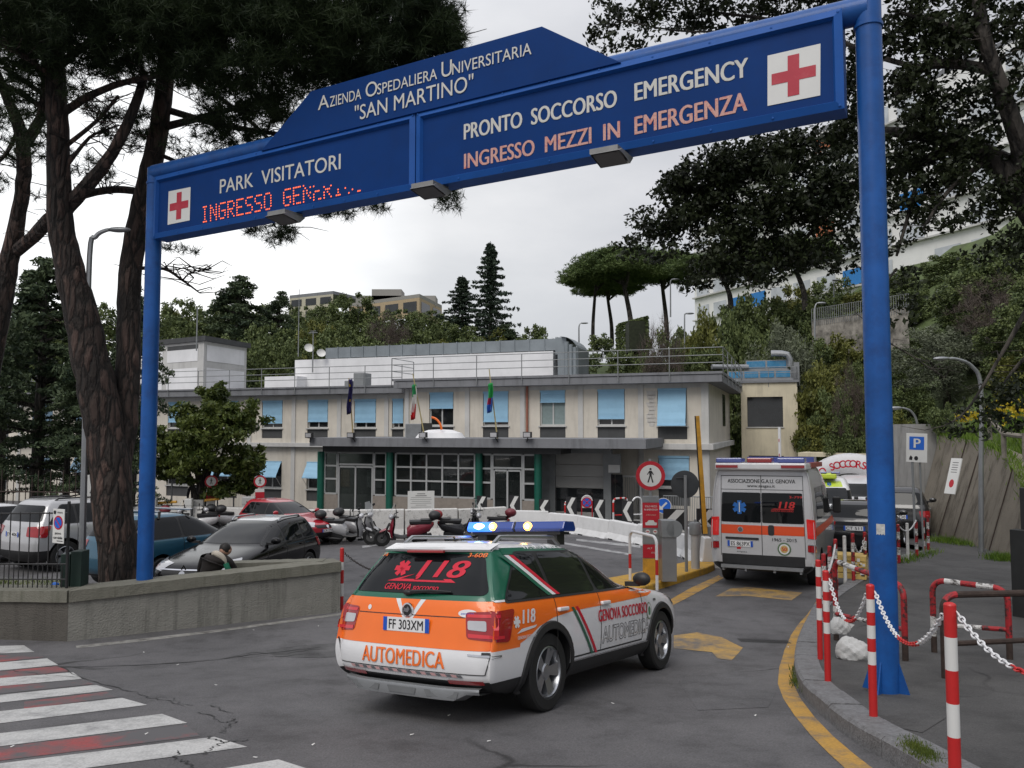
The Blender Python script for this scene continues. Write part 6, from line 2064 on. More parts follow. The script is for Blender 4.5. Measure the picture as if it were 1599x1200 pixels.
for sd in 'RL':
    sh.patch(q,[(-0.55,0.625),(-0.36,0.68),(-0.20,0.745),(0.05,0.80),(0.45,0.83),(1.4,0.845),(2.28,0.865),(2.52,0.90),(2.30,0.955),(2.08,0.985),(-0.94,0.985)],sd,0.002,0)
    sh.patch(q,[(-0.42,1.36),(1.12,1.36),(0.86,1.428),(-0.42,1.415)],sd,0.004,1)
    sh.patch(q,[(-0.80,0.978),(2.04,0.978),(2.03,0.994),(-0.80,0.994)],sd,0.0065,2)
    # slanted green, white and red ribbon on the doors and on the rear quarter window
    for k,(mi,a) in enumerate(((1,0.0),(3,0.085))):
        x = 0.40 + a
        sh.patch(q,[(x,0.865),(x + 0.05,0.865),(x + 0.46,0.40),(x + 0.41,0.40)],sd,0.007,mi)
sh.patch(q,rpoly([(-0.84,0.605),(0.84,0.605),(0.82,0.985),(-0.82,0.985)],0.02),'B',0.003,0)
sh.patch(q,[(-0.035,0.80),(0.035,0.80),(0.17,0.985),(-0.17,0.985)],'B',0.0045,2)
sh.patch(q,[(-0.02,0.83),(0.02,0.83),(0.115,0.985),(-0.115,0.985)],'B',0.006,0)
q.build('livery_film',[M_orange,M_green,M_white,M_vred],car)
q = MB()
for sd in 'RL':
    for k,mi in enumerate((1,0,2)):
        x = -0.50 + 0.075 * k
        sh.patch(q,[(x,1.35),(x + 0.07,1.35),(x + 0.60,0.99),(x + 0.53,0.99)],sd,0.014,mi)
q.build('window_ribbon',[M_white,M_green,M_vred],car)
q = MB()
SDt = {}
sh.text(q,'GENOVA SOCCORSO','R',1.58,0.685,0.115,1.25,mi=2,bold=0.03)
sh.text(q,'GENOVA SOCCORSO','L',1.58,0.685,0.115,1.25,mi=2,bold=0.03)
sh.text(q,'118','R',-0.40,0.79,0.11,0.21,mi=1,bold=0.05,shear=0.25)
sh.text(q,'GENOVA SOCCORSO','R',-0.42,0.668,0.026,0.30,mi=1,bold=0.02)
for a in np.linspace(0,PI,4)[:3]:
    c = (-0.57,0.81); dx,dz = math.cos(a) * 0.05,math.sin(a) * 0.05; nx_,nz_ = -math.sin(a) * 0.014,math.cos(a) * 0.014
    sh.patch(q,[(c[0] - dx - nx_,c[1] - dz - nz_),(c[0] + dx - nx_,c[1] + dz - nz_),(c[0] + dx + nx_,c[1] + dz + nz_),(c[0] - dx + nx_,c[1] - dz + nz_)],'R',0.007,1)
sh.patch(q,[(-0.58,0.715),(-0.28,0.745),(-0.25,0.765),(-0.50,0.75),(-0.44,0.775)],'R',0.007,1)
sh.text(q,'AUTOMEDICA','B',0.02,0.455,0.125,0.92,mi=0,bold=0.03)
sh.text(q,'118','B',-0.18,1.165,0.14,0.52,mi=2,bold=0.06,shear=0.2)
sh.text(q,'GENOVA soccorso','B',0.05,1.055,0.05,0.62,mi=2,bold=0.03,shear=0.2)
sh.text(q,'3-608','B',-0.52,1.335,0.035,0.17,mi=0,bold=0.02)
sh.text(q,'3-6','B',0.56,1.335,0.03,0.08,mi=0,bold=0.02)
for a in np.linspace(0,PI,4)[:3]:
    c = (0.24,1.235); dx,dz = math.cos(a) * 0.09,math.sin(a) * 0.065; nx_,nz_ = -math.sin(a) * 0.026,math.cos(a) * 0.02
    sh.patch(q,[(c[0] - dx - nx_,c[1] - dz - nz_),(c[0] + dx - nx_,c[1] + dz - nz_),(c[0] + dx + nx_,c[1] + dz + nz_),(c[0] - dx + nx_,c[1] - dz + nz_)],'B',0.008,2)
sh.patch(q,[(0.36,1.125),(-0.42,1.125),(-0.36,1.152),(-0.28,1.152),(-0.30,1.14),(0.05,1.14),(0.02,1.165),(-0.02,1.165),(0.01,1.145),(0.20,1.145),(0.05,1.19)],'B',0.008,2)
sh.text(q,'P.A. CROCE VERDE SESTRESE','R',0.50,1.402,0.042,1.0,mi=1,bold=0.02)
q.pieces('lettering',[M_orange,M_white,M_vred,M_ink],car)
# outlined AUTOMEDICA on the doors, drawn as thin strokes
q = MB()
vs,fs = text_geo('AUTOMEDICA',0.15,bold=0.02)
cu = {}
for f in fs:
    for a,b in zip(f,f[1:] + f[:1]):
        k = (min(a,b),max(a,b)); cu[k] = cu.get(k,0) + 1
w_ = max(v[0] for v in vs) - min(v[0] for v in vs); kx = 1.22 / w_
for (a,b),c in cu.items():
    if c == 1:
        p0,p1 = Vector((vs[a][0] * kx,vs[a][1])),Vector((vs[b][0] * kx,vs[b][1]))
        d = (p1 - p0)
        if d.length < 1e-5: continue
        nn = Vector((-d.y,d.x)).normalized() * 0.003
        for sd in 'R':
            sh.project(q,[(1.66 + p.x,0.475 + p.y) for p in (p0 - nn,p1 - nn,p1 + nn,p0 + nn)],[(0,1,2,3)],sd,0.006,0,False)
q.build('outline_lettering',M_ink,car)
# crest on the front door, badge and small marks at the back
q = MB()
sh.patch(q,disc(16,0.075,2.27,0.70,0.095),'R',0.006,0); sh.patch(q,disc(16,0.06,2.27,0.70,0.08),'R',0.008,1); sh.patch(q,disc(12,0.035,2.27,0.70,0.05),'R',0.010,2)
q.build('door_crest',[mat('crest olive',(0.25,0.28,0.2),0.5),M_white,mat('crest green',(0.08,0.2,0.1),0.5)],car)
q = MB(); p,n = sh.ray((-6,0,0.895),(1,0,0)); Mx = frame(p + n * 0.012,(0,-1,0),(-n).cross(Vector((0,-1,0))) * -1 if False else (0,0,1))
q.lathe([(0.062,0),(0.06,0.012),(0.048,0.014)],24,0,Mx); q.lathe([(0.048,0.012),(0.0,0.014)],20,1,Mx)
flat(q,[(-0.035,-0.012),(0.01,-0.02),(0.03,0.006),(0.012,0.03),(-0.008,0.012),(-0.03,0.018)],Mx,0.017,0)
q.build('badge',[M_chrome,M_ink],car)
q = MB(); sh.patch(q,disc(16,0.09,-0.62,0.89,0.032),'B',0.007,0); sh.patch(q,disc(12,0.022,0.47,0.90),'B',0.007,0); sh.text(q,'CONCESSIONARIA'[:0] + 'soccorso','B',-0.62,0.88,0.02,0.12,off=0.009,mi=1); q.build('sticker',[M_white,M_plateb],car)
q = MB(); sh.patch(q,rpoly([(-0.88,0.555),(-0.66,0.565),(-0.66,0.58),(-0.88,0.575)],0.004),'B',0.007,0); sh.patch(q,[(-0.86,0.575),(-0.78,0.575),(-0.78,0.595),(-0.86,0.595)],'B',0.008,1); q.build('trim_badge',[M_chrome,M_ink],car)
# tailgate: seams, lip, wiper, brake light
q = MB()
for pl in ([(-0.80,0.425),(0.80,0.425),(0.80,0.418),(-0.80,0.418)],[(0.798,0.42),(0.805,0.42),(0.87,0.62),(0.862,0.62)],[(-0.798,0.42),(-0.805,0.42),(-0.87,0.62),(-0.862,0.62)],[(-0.60,0.86),(0.60,0.86),(0.60,0.853),(-0.60,0.853)]):
    sh.patch(q,pl,'B',0.006,0)
q.build('tailgate_seam',M_plast,car)
q = MB()
for k in range(24):
    y = -0.62 + 1.24 * k / 24
    sh.patch(q,[(y,0.395),(y + 0.05,0.395),(y + 0.07,0.415),(y + 0.02,0.415)],'B',0.010,k % 2)
q.build('loading_edge_strip',[M_alloy,mat('reflective pink',(0.5,0.3,0.3),0.4)],car)
q = MB(); p,n = sh.ray((-6,0,1.03),(1,0,0)); p2,n2 = sh.ray((-6,-0.42,1.045),(1,0,0))
q.tube([p + n * 0.03,p.lerp(p2,0.5) + n * 0.045,p2 + n2 * 0.02],[0.02,0.014,0.008],6); q.ball(p + n * 0.02 + Vector((0,0.04,0)),(0.03,0.06,0.025)); q.build('rear_wiper',M_plast,car)
q = MB()
pts = [(sh.get(1.40)[0] - 0.10 + 0.14 * (y / 0.62) ** 2,y) for y in np.linspace(-0.62,0.62,13)]
sp_ = [(x,y,1.405) for x,y in pts] + [(x + 0.02,y,1.385) for x,y in pts] + [(-0.42,y,1.46) for x,y in pts]
n_ = 13
q.add(sp_,[(i,i + 1,n_ + i + 1,n_ + i) for i in range(n_ - 1)] + [(2 * n_ + i,2 * n_ + i + 1,i + 1,i) for i in range(n_ - 1)] + [(n_ + i,n_ + i + 1,2 * n_ + i + 1,2 * n_ + i) for i in range(n_ - 1)],0,True)
q.build('roof_spoiler',M_white,car)
q = MB(); xs_ = sh.get(1.40)[0] - 0.11
q.box(xs_ - 0.004,xs_ + 0.03,-0.21,0.21,1.376,1.398); q.build('brake_light',M_tail,car,0.004)
q = MB()            # tail lamp insides
for sg,sd in ((1,'L'),(-1,'R')):
    v = 'B' + sd
    sh.patch(q,rpoly([(-0.20,0.765),(-0.06,0.755),(-0.06,0.835),(-0.20,0.835)],0.015),v,0.012,0)
    for pl in ([(-0.20,0.705),(0.09,0.695),(0.09,0.72),(-0.20,0.735)],[(-0.01,0.70),(0.03,0.70),(0.03,0.87),(-0.01,0.87)],[(-0.20,0.86),(0.05,0.86),(0.05,0.885),(-0.20,0.885)]):
        sh.patch(q,rpoly(pl,0.006),v,0.012,1)
q.build('lamp_lens',[M_lampg,mat('bright red lens',(0.62,0.02,0.03),0.2,var=0,coat=1)],car)
# rear bumper: reflectors, silver guard
q = MB()
for sg in (1,-1):
    sh.patch(q,[(sg * 0.46,0.338),(sg * 0.78,0.343),(sg * 0.78,0.374),(sg * 0.46,0.37)],'B',0.008,0)
q.build('reflector',M_tail,car)
q = MB()
Yv = np.linspace(-0.74,0.74,15)
vs = []
for y in Yv:
    xr = -0.985 + 0.14 * (y / 0.8) ** 4
    e = abs(y) / 0.74
    for dx,z in ((0.03,0.31),(-0.018,0.303),(-0.022,0.285),(-0.008,0.21 + 0.05 * (e > 0.85)),(0.16,0.19 + 0.06 * (e > 0.85))):
        vs.append((xr + dx,y,z))
q.add(vs,[(i * 5 + k,(i + 1) * 5 + k,(i + 1) * 5 + k + 1,i * 5 + k + 1) for i in range(14) for k in range(4)],0,True)
q.build('bumper_guard',mat('silver guard',(0.30,0.31,0.32),0.4,0.5,var=0.05),car)
q = MB()
for ya,yb in ((-0.58,-0.25),(-0.16,0.16),(0.25,0.58)):
    q.add([(x + 0.14 * (y / 0.8) ** 4,y,z) for x,y,z in ((-1.011,ya,0.282),(-1.011,yb,0.282),(-1.003,yb - 0.02,0.23),(-1.003,ya + 0.02,0.23))],[(0,1,2,3)])
q.build('guard_inset',mat('guard grey',(0.16,0.165,0.17),0.5),car)
# black cladding round the arches and along the sills, side mark lamp, fuel flap seam
q = MB()
for sg in (1,-1):
    for x in (0,2.68):
        n = 22; vs = []
        for i in range(n + 1):
            a = R(-22) + R(224) * i / n
            for rr_,dd in ((0.39,0.015),(0.40,0.022),(0.455,0.016),(0.465,0.0)):
                px_,pz_ = x + rr_ * math.cos(a),0.312 + rr_ * math.sin(a)
                p,nn = sh.ray((px_,sg * 4,max(pz_,0.235)),(0,-sg,0))
                vs.append((px_,p.y + sg * dd,max(pz_,0.2)))
        q.add(vs,[(i * 4 + k,(i + 1) * 4 + k,(i + 1) * 4 + k + 1,i * 4 + k + 1)[::sg] for i in range(n) for k in range(3)],0,True)
    sh.patch(q,[(0.43,0.235),(2.25,0.235),(2.25,0.37),(0.43,0.37)],'R' if sg < 0 else 'L',0.012,0)
q.build('arch_cladding',M_plast,car)
q = MB()
for sd in 'RL':
    sh.patch(q,[(0.44,0.372),(2.24,0.372),(2.24,0.384),(0.44,0.384)],sd,0.013,0)
    sh.patch(q,rpoly([(2.42,0.80),(2.50,0.80),(2.50,0.825),(2.42,0.825)],0.008),sd,0.007,1)
q.build('side_trim',[M_chrome,M_plastg],car)
q = MB()
for y in (0.52,-0.52):
    pass
q.tube([(-0.25,0,1.45),(-0.30,0,1.52)],[0.016,0.008],6); q.box(-0.30,-0.20,-0.03,0.03,1.452,1.475); q.build('roof_aerial',M_plast,car,0.008)
# the light bar
lb = MB(); X0,X1,Z0,Z1 = 0.78,1.02,1.575,1.68
M_bluel = mat('blue lens',(0.01,0.045,0.26),0.12,var=0,coat=1.0); M_bluelit = mat('lit blue lens',(0.02,0.1,0.6),0.2,var=0,emit=(0.03,0.16,1.0),es=2.2,coat=1.0)
M_flash = mat('blue flash',(0.3,0.6,1),0.3,var=0,emit=(0.35,0.75,1.0),es=9); M_ambl = mat('amber flash',(1,0.4,0.05),0.3,var=0,emit=(1.0,0.42,0.06),es=6); M_ambc = mat('amber core',(1,0.7,0.2),0.3,var=0,emit=(1.0,0.75,0.3),es=12)

def barseg(ya,yb,mi,ends=True):
    sec = [(X0,Z0),(X1,Z0),(X1 + 0.02,Z0 + 0.03),(X1 - 0.02,Z1),(X0 + 0.02,Z1),(X0 - 0.02,Z0 + 0.03)]
    lb.add([(x,ya,z) for x,z in sec] + [(x,yb,z) for x,z in sec],[tuple(range(6))[::-1],tuple(range(6,12))] + [(i,(i + 1) % 6,6 + (i + 1) % 6,6 + i) for i in range(6)],mi)

barseg(-0.62,-0.012,0); barseg(-0.01,0.01,2); barseg(0.012,0.30,0); barseg(0.302,0.62,1)
lo_ = lb.build('light_bar',[M_bluel,M_bluelit,M_plast],car,0.012)
q = MB()
q.ball((X0 - 0.0,0.46,1.63),(0.03,0.075,0.035),10,7,0); q.ball((X0 - 0.01,0.27,1.63),(0.02,0.05,0.045),10,7,1); q.ball((X0 - 0.01,-0.18,1.63),(0.02,0.055,0.045),10,7,1)
q.ball((X0 - 0.025,0.27,1.63),(0.015,0.025,0.022),8,6,2); q.ball((X0 - 0.025,-0.18,1.63),(0.015,0.028,0.025),8,6,2)
q.build('flashing_lamp',[M_flash,M_ambl,M_ambc],lo_)
q = MB()
for y in (-0.45,0.45):
    q.box(0.82,0.98,y - 0.06,y + 0.06,1.44,1.575)
q.box(0.80,1.0,-0.56,0.56,1.545,1.573)
q.build('bar_bracket',M_plast,lo_)
car.scale = (1,0.975,1)

# --- the ambulance ahead
DU = [(0.34,-0.95,4.2,0.86),(0.45,-1.0,4.38,0.98),(0.62,-1.01,4.42,1.02),(0.9,-1.01,4.36,1.025),(1.08,-1.01,4.15,1.025),(1.2,-1.005,3.80,1.02),(1.32,-1.0,3.50,1.015),(1.7,-0.99,3.10,1.0),(2.05,-0.97,2.72,0.965),(2.25,-0.955,2.35,0.925),(2.40,-0.93,2.0,0.86),(2.47,-0.86,1.7,0.72),(2.49,-0.7,1.4,0.5)]

def van(name,label,loc,rot,color,livery,group=None,beacon=True):
    t = thing(name,label,'ambulance' if beacon else 'van',loc,rot,group)
    sh = Shell(DU,0.45,0.9)
    boolean_arches(sh,(0,3.45),0.40,[color,M_plast],'body',t,0.50)
    for sd in 'RL':
        q = MB(); sh.patch(q,rpoly([(2.35,1.32),(3.25,1.32),(2.80,1.92),(2.35,1.92)],0.06),sd,0.006); q.build('window',M_glass,t)
        q = MB(); sh.patch(q,rpoly([(-0.55,1.35),(0.75,1.35),(0.75,2.0),(-0.50,2.0)],0.06),sd,0.006); q.build('window',M_glass,t)
        q = MB(); sh.patch(q,rpoly([(0.90,1.35),(2.2,1.35),(2.2,2.0),(0.90,2.0)],0.06),sd,0.006); q.build('window',M_glass,t)
        q = MB()
        for x in (0.82,2.28,3.32):
            sh.patch(q,[(x - .008,0.5),(x + .008,0.5),(x + .008,2.2),(x - .008,2.2)] if x < 3 else [(x - .008,0.5),(x + .008,0.5),(x + .008,1.3),(x - .008,1.3)],sd,0.004,0)
        q.build('door_seam',M_plast,t)
    q = MB(); sh.patch(q,rpoly([(-0.82,1.34),(0.82,1.34),(0.74,2.02),(-0.74,2.02)],0.09),'F',0.005); q.build('windscreen',M_glass,t)
    for sg,sd in ((1,'L'),(-1,'R')):
        q = MB(); sh.patch(q,rpoly([(sg * 0.60,0.92),(sg * 0.95,0.98),(sg * 0.93,1.22),(sg * 0.66,1.08)],0.04),'F',0.008); q.build('headlight',M_lampg,t)
        q = MB(); y = sg * 1.13
        q.box(3.0,3.12,min(y - sg * .1,y + sg * .08),max(y - sg * .1,y + sg * .08),1.28,1.66); q.box(3.02,3.08,min(sg * .95,y),max(sg * .95,y),1.32,1.38); q.build('mirror',M_plast,t,0.03)
    q = MB(); sh.patch(q,rpoly([(-0.55,0.62),(0.55,0.62),(0.6,0.85),(-0.6,0.85)],0.04),'F',0.008); q.build('grille',M_plast,t)
    for x in (0,3.45):
        for sg in (1,-1):
            wheel(t,x,sg * 0.86,0.35,sg,0.22,M_plastg,6)
    livery(t,sh)
    return t

def star_of_life(mb,place,mi,mw):
    for a in (0,PI / 3,2 * PI / 3):
        c,s = math.cos(a + PI / 2),math.sin(a + PI / 2)
        place(mb,[(u * c - v * s,u * s + v * c) for u,v in ((-1,-0.3),(1,-0.3),(1,0.3),(-1,0.3))],mi,0.0)
    place(mb,[(-0.06,-0.75),(0.06,-0.75),(0.06,0.75),(-0.06,0.75)],mw,0.002)

M_silver = mat('silver white paint',(0.52,0.52,0.53),0.3,0.15,var=0.03,coat=0.8)

def rear_livery(t,sh):
    q = MB()
    sh.patch(q,rpoly([(-0.80,1.30),(-0.012,1.30),(-0.012,1.90),(-0.78,1.90)],0.03),'B',0.006); sh.patch(q,rpoly([(0.012,1.30),(0.80,1.30),(0.78,1.90),(0.012,1.90)],0.03),'B',0.006)
    q.build('rear_window',M_glass,t)
    q = MB()
    for pl in ([(-.006,0.62),(.006,0.62),(.006,2.25),(-.006,2.25)],[(-0.80,2.23),(0.80,2.23),(0.80,2.245),(-0.80,2.245)],[(-0.82,0.62),(-0.81,0.62),(-0.79,2.24),(-0.80,2.24)],[(0.82,0.62),(0.81,0.62),(0.79,2.24),(0.80,2.24)],[(-0.80,1.955),(0.80,1.955),(0.80,1.965),(-0.80,1.965)]):
        sh.patch(q,pl,'B',0.005,0)
    sh.patch(q,rpoly([(-0.24,1.06),(-0.12,1.06),(-0.12,1.26),(-0.24,1.26)],0.045),'B',0.012)
    sh.patch(q,rpoly([(0.06,0.955),(0.72,0.955),(0.72,1.0),(0.06,1.0)],0.01),'B',0.016)
    q.build('door_seam',M_plast,t)
    q = MB()
    sh.patch(q,[(-0.81,1.065),(0.81,1.065),(0.81,1.245),(-0.81,1.245)],'B',0.004,0)
    for sd in 'RL':
        sh.patch(q,[(-0.85,1.06),(4.0,1.06),(3.9,1.22),(-0.85,1.22)],sd,0.004,0)
    sh.patch(q,[(-0.80,0.46),(0.80,0.46),(0.80,0.66),(-0.80,0.66)],'B',0.004,1)
    q.build('livery_film',[mat('red orange film',(0.66,0.07,0.012),0.35,var=0.03),M_plast],t)
    q = MB()
    sh.text(q,'ASSOCIAZIONE G.A.U. GENOVA','B',0.0,2.095,0.075,1.32,mi=0,bold=0.02)
    sh.text(q,'www.assgau.it','B',0.0,2.01,0.055,0.54,mi=0,bold=0.02)
    sh.text(q,'1965 - 2015','B',-0.42,0.95,0.06,0.46,mi=0,bold=0.01)
    sh.text(q,'118','B',-0.46,1.60,0.13,0.30,mi=1,bold=0.05,shear=0.2,off=0.01)
    sh.text(q,'3-799','B',-0.66,1.80,0.045,0.24,mi=1,bold=0.03,off=0.01)
    sh.text(q,'GENOVA SOCCORSO','B',-0.40,1.53,0.035,0.42,mi=1,bold=0.02,off=0.01)
    sh.patch(q,[(-0.18,1.575),(-0.62,1.575),(-0.62,1.59),(-0.25,1.59)],'B',0.01,1)
    sh.text(q,'anpas','B',0.40,0.70,0.03,0.2,mi=0)
    sh.patch(q,[(0.50,0.76),(0.42,0.76),(0.42,0.80),(0.38,0.80),(0.38,0.84),(0.46,0.84),(0.46,0.80),(0.50,0.80)],'B',0.007,1)
    q.pieces('lettering',[M_ink,M_redr],t)
    q = MB()
    def place(mb,poly,mi,o):
        sh.patch(mb,[(0.43 + a * 0.135,1.60 + b * 0.135) for a,b in poly],'B',0.009 + o,mi)
    star_of_life(q,place,0,1); q.build('star_symbol',[mat('star blue',(0.01,0.12,0.42),0.5),M_signw],t)
    q = MB()
    for r_,mi,o in ((0.13,0,0.006),(0.10,1,0.008),(0.075,2,0.010)):
        sh.patch(q,disc(20,r_,-0.42,0.80),'B',o,mi)
    sh.text(q,'50','B',-0.42,0.765,0.07,0.09,off=0.012,mi=3,bold=0.03)
    q.build('anniversary_crest',[mat('laurel green',(0.10,0.16,0.09),0.6,var=0.5,scale=40),M_white,mat('crest gold',(0.5,0.36,0.12),0.5),M_vred],t)
    for sg,sd in ((1,'L'),(-1,'R')):
        q = MB()
        for z0,z1,mi in ((1.02,1.40,0),(0.90,1.015,1),(0.76,0.895,2)):
            sh.patch(q,rpoly([(-0.085,z0),(0.05,z0),(0.05,z1 - 0.02),(-0.085,z1)],0.02),'B' + sd,0.012,mi)
        q.build('tail_light',[M_taillit,M_lampg,M_tail],t)
    q = MB(); p,n = sh.ray((-6,0.43,0.87),(1,0,0)); plate(q,frame(p + n * 0.012,(0,-1,0),(0,0,1)),0.50,0.115,'ES 863PX'); q.build('number_plate',[M_plate,M_plateb,M_ink],t)
    q = MB(); p,n = sh.ray((-6,0.42,1.155),(1,0,0)); flat(q,disc(20,0.055),frame(p + n * 0.013,(0,-1,0),(0,0,1)),0,0); flat(q,disc(20,0.042),frame(p + n * 0.015,(0,-1,0),(0,0,1)),0,1); q.build('badge',[M_chrome,M_plastg],t)
    q = MB(); q.box(-1.22,-1.02,-0.78,0.78,0.42,0.45); q.box(-1.23,-1.20,-0.78,0.78,0.405,0.47)
    for y in (-0.74,-0.25,0.3,0.74):
        q.box(-1.2,-1.0,y - 0.02,y + 0.02,0.35,0.42)
    q.build('rear_step',M_steel,t)
    q = MB(); q.prism([(-0.80,-0.93),(-1.10,-0.88),(-1.13,0.0),(-1.10,0.88),(-0.80,0.93),(-0.3,0.9),(-0.3,-0.9)],2.36,2.50); q.build('rear_spoiler',M_white,t,0.03)
    q = MB()
    for ya,yb,mi in ((-0.86,-0.34,0),(0.34,0.86,0),(-0.24,0.24,1)):
        q.box(-1.09,-0.72,ya,yb,2.503,2.60,mi)
    lbx = q.build('light_bar',[mat('pale blue lens',(0.07,0.10,0.36),0.15,var=0,coat=1),M_tail],t,0.02)
    q = MB()
    for ya,yb in ((-0.86,-0.42),(0.42,0.86)):
        q.box(-1.135,-1.09,ya,yb,2.40,2.455)
    q.build('brake_light',M_tail,t)
    q = MB()
    for sg in (1,-1):
        q.box(-0.6,2.2,min(sg * .80,sg * .90),max(sg * .80,sg * .90),2.40,2.50)
    q.box(1.9,2.5,-0.75,0.75,2.44,2.62,1)
    q.build('roof_trim',[mat('roof red trim',(0.4,0.05,0.03),0.4),mat('pale blue lens',(0.07,0.10,0.36),0.15,var=0,coat=1)],t)

from_h = lambda deg: R(90 - deg)
AL = at(1204,905,16.7); AL.z = G(AL.x,AL.y)
van('ambulance','silver white ambulance with orange stripe and lit tail lights stopped before the barrier',AL,tilt(AL,90 - 26.5),M_silver,rear_livery)

def front_livery(t,sh):
    q = MB(); q.box(1.5,2.6,-0.55,0.35,2.42,2.66); q.build('roof_sign',mat('fluorescent yellow',(0.5,0.62,0.06),0.5,var=0.05),t,0.06)
    q = MB(); sh.patch(q,rpoly([(-0.6,2.06),(0.6,2.06),(0.55,2.3),(-0.55,2.3)],0.03),'F',0.006,0)
    def place(mb,poly,mi,o):
        sh.patch(mb,[(0.0 + a * 0.10,2.18 + b * 0.10) for a,b in poly],'F',0.010 + o,mi)
    star_of_life(q,place,1,2)
    for sd in 'RL':
        sh.patch(q,[(-0.85,1.06),(4.0,1.06),(3.9,1.25),(-0.85,1.25)],sd,0.004,3)
    for sg in (1,-1):
        sh.patch(q,[(sg * 0.25,0.95),(sg * 0.5,0.98),(sg * 0.62,1.3),(sg * 0.4,1.3)],'F',0.006,3)
    q.build('livery_film',[mat('fluorescent film',(0.5,0.62,0.06),0.4),mat('star blue',(0.01,0.12,0.42),0.5),M_signw,M_orange],t)
    q = MB()
    for y in (-0.5,0.5):
        q.box(2.3,2.6,y * 0.6 - 0.2,y * 0.6 + 0.2,2.66,2.74)
    q.build('light_bar',M_bluel,t,0.03)

p = Vector((11.75,29.4,0)); p.z = G(p.x,p.y)
van2 = van('ambulance','white ambulance with yellow roof sign facing the camera behind the silver one',p,tilt(p,63.5 + 188),M_white,front_livery)
van2.scale = (0.85,0.72,0.76)

def logo_livery(t,sh):
    q = MB()
    sh.patch(q,rpoly([(0.2,1.32),(2.2,1.32),(2.2,2.05),(0.2,2.05)],0.02),'L',0.008,2); sh.patch(q,rpoly([(-0.6,1.32),(0.2,1.32),(0.2,2.05),(-0.6,2.05)],0.02),'L',0.008,2)
    sh.patch(q,disc(14,0.17,1.75,1.72,0.22),'L',0.012,0); sh.patch(q,disc(10,0.08,1.68,1.60,0.12),'L',0.014,1)
    sh.text(q,'servizi','L',1.15,1.68,0.12,0.7,off=0.012,mi=3)
    q.build('logo_film',[mat('logo orange',(0.7,0.3,0.03),0.5),mat('logo red',(0.5,0.05,0.02),0.5),M_silver,M_plastg],t)

p = Vector((15.3,34.2,0)); p.z = G(p.x,p.y)
van('delivery_van','pale silver van with an orange round logo behind the blue pole',p,tilt(p,235),M_silver,logo_livery,None,False).scale = (0.8,0.8,0.74)

# --- parked cars
HB = [(0.20,-0.50,2.95,0.72),(0.30,-0.66,3.20,0.80),(0.42,-0.73,3.30,0.835),(0.58,-0.74,3.32,0.848),(0.74,-0.71,3.18,0.85),(0.84,-0.68,2.85,0.842),(0.92,-0.66,2.40,0.825),(0.99,-0.62,1.98,0.795),(1.06,-0.57,1.80,0.765),(1.20,-0.48,1.50,0.70),(1.33,-0.39,1.18,0.635),(1.41,-0.30,0.90,0.575),(1.455,-0.20,0.60,0.48),(1.47,0.0,0.4,0.3)]

def scaled(keys,kx=1,ky=1,kz=1):
    return [(z * kz,xr * kx,xf * kx,w * ky) for z,xr,xf,w in keys]

GP = 'cars parked in the hospital lot'

def park(name,label,keys,wb,r,col,px,py,d,heading,zb,zu,pil,**kw):
    p = at(px,py,d); p.z = G(p.x,p.y)
    t,s_ = build_car(name,label,'car',keys,wb,r,col,p,tilt(p,heading),zb,zu,pil,**kw)
    t['group'] = GP
    if 'red hatch' in label:
        t.scale = (0.87,) * 3
    if 'black crossover' in label:
        t.scale = (0.98,0.98,0.87)
    return t,s_

# black crossover, nose to the camera's left
cap,s_ = park('parked_car','black crossover car with white roof bars parked nearest the low wall',scaled(HB,1.02,1.02,1.06),2.6,0.33,mat('black car paint',(0.004,0.004,0.005),0.12,var=0,spec=0.25,coat=0.15),427,860,17.2,259,1.05,1.42,[0.25,1.05],rails='alloy',win_r=(0.20,0.25),head=(0.46,0.82,0.66,0.84))
q = MB(); p_,n_ = s_.ray((9,0,0.72),(-1,0,0)); Mx = frame(p_ + n_ * 0.02,(0,1,0),(0,0,1))
q.add([(0,.09,0),(.055,0,0),(0,-.09,0),(-.055,0,0),(0,.045,0),(.025,0,0),(0,-.045,0),(-.025,0,0)],[(0,4,5,1),(1,5,6,2),(2,6,7,3),(3,7,4,0)],0,False,Mx)
s_.patch(q,[(-0.52,0.705),(0.52,0.705),(0.52,0.725),(-0.52,0.725)],'F',0.012,0); q.build('chrome_emblem',M_chrome,cap)
q = MB(); s_.patch(q,rpoly([(-0.35,-0.45),(0.9,-0.45),(0.9,0.45),(-0.35,0.45)],0.1),'T',0.004); q.build('roof_panel',M_silver,cap)
# blue hatchback with roof bars
teal,s_ = park('parked_car','teal blue hatchback with silver roof bars behind the pine trunk',scaled(HB,0.98,1.0,1.0),2.49,0.30,paint('teal paint',(0.030,0.12,0.19),metal=0.3),206,860,16.2,66,0.98,1.36,[0.55],win_r=(0.30,0.35),tail=(0.58,0.86,0.74,0.98))
q = MB()
for x in (0.1,0.95):
    q.tube([(x,-0.62,1.50),(x,0.62,1.50)],0.022,8,0)
    for sg in (1,-1):
        q.tube([(x,sg * 0.60,1.50),(x - 0.04,sg * 0.64,1.36)],[0.035,0.025],6,1)
q.build('roof_bars',[M_alloy,M_plast],teal)
park('parked_car','red hatchback with its bonnet toward the scooters',scaled(HB,1.0,0.99,1.02),2.43,0.31,paint('red paint car',(0.38,0.012,0.025)),415,800,25.0,-35,1.0,1.37,[0.25,0.95],win_r=(0.25,0.35),front_plate='CR 274',rim=M_plastg)
SUVK = scaled(HB,1.06,1.04,1.12)
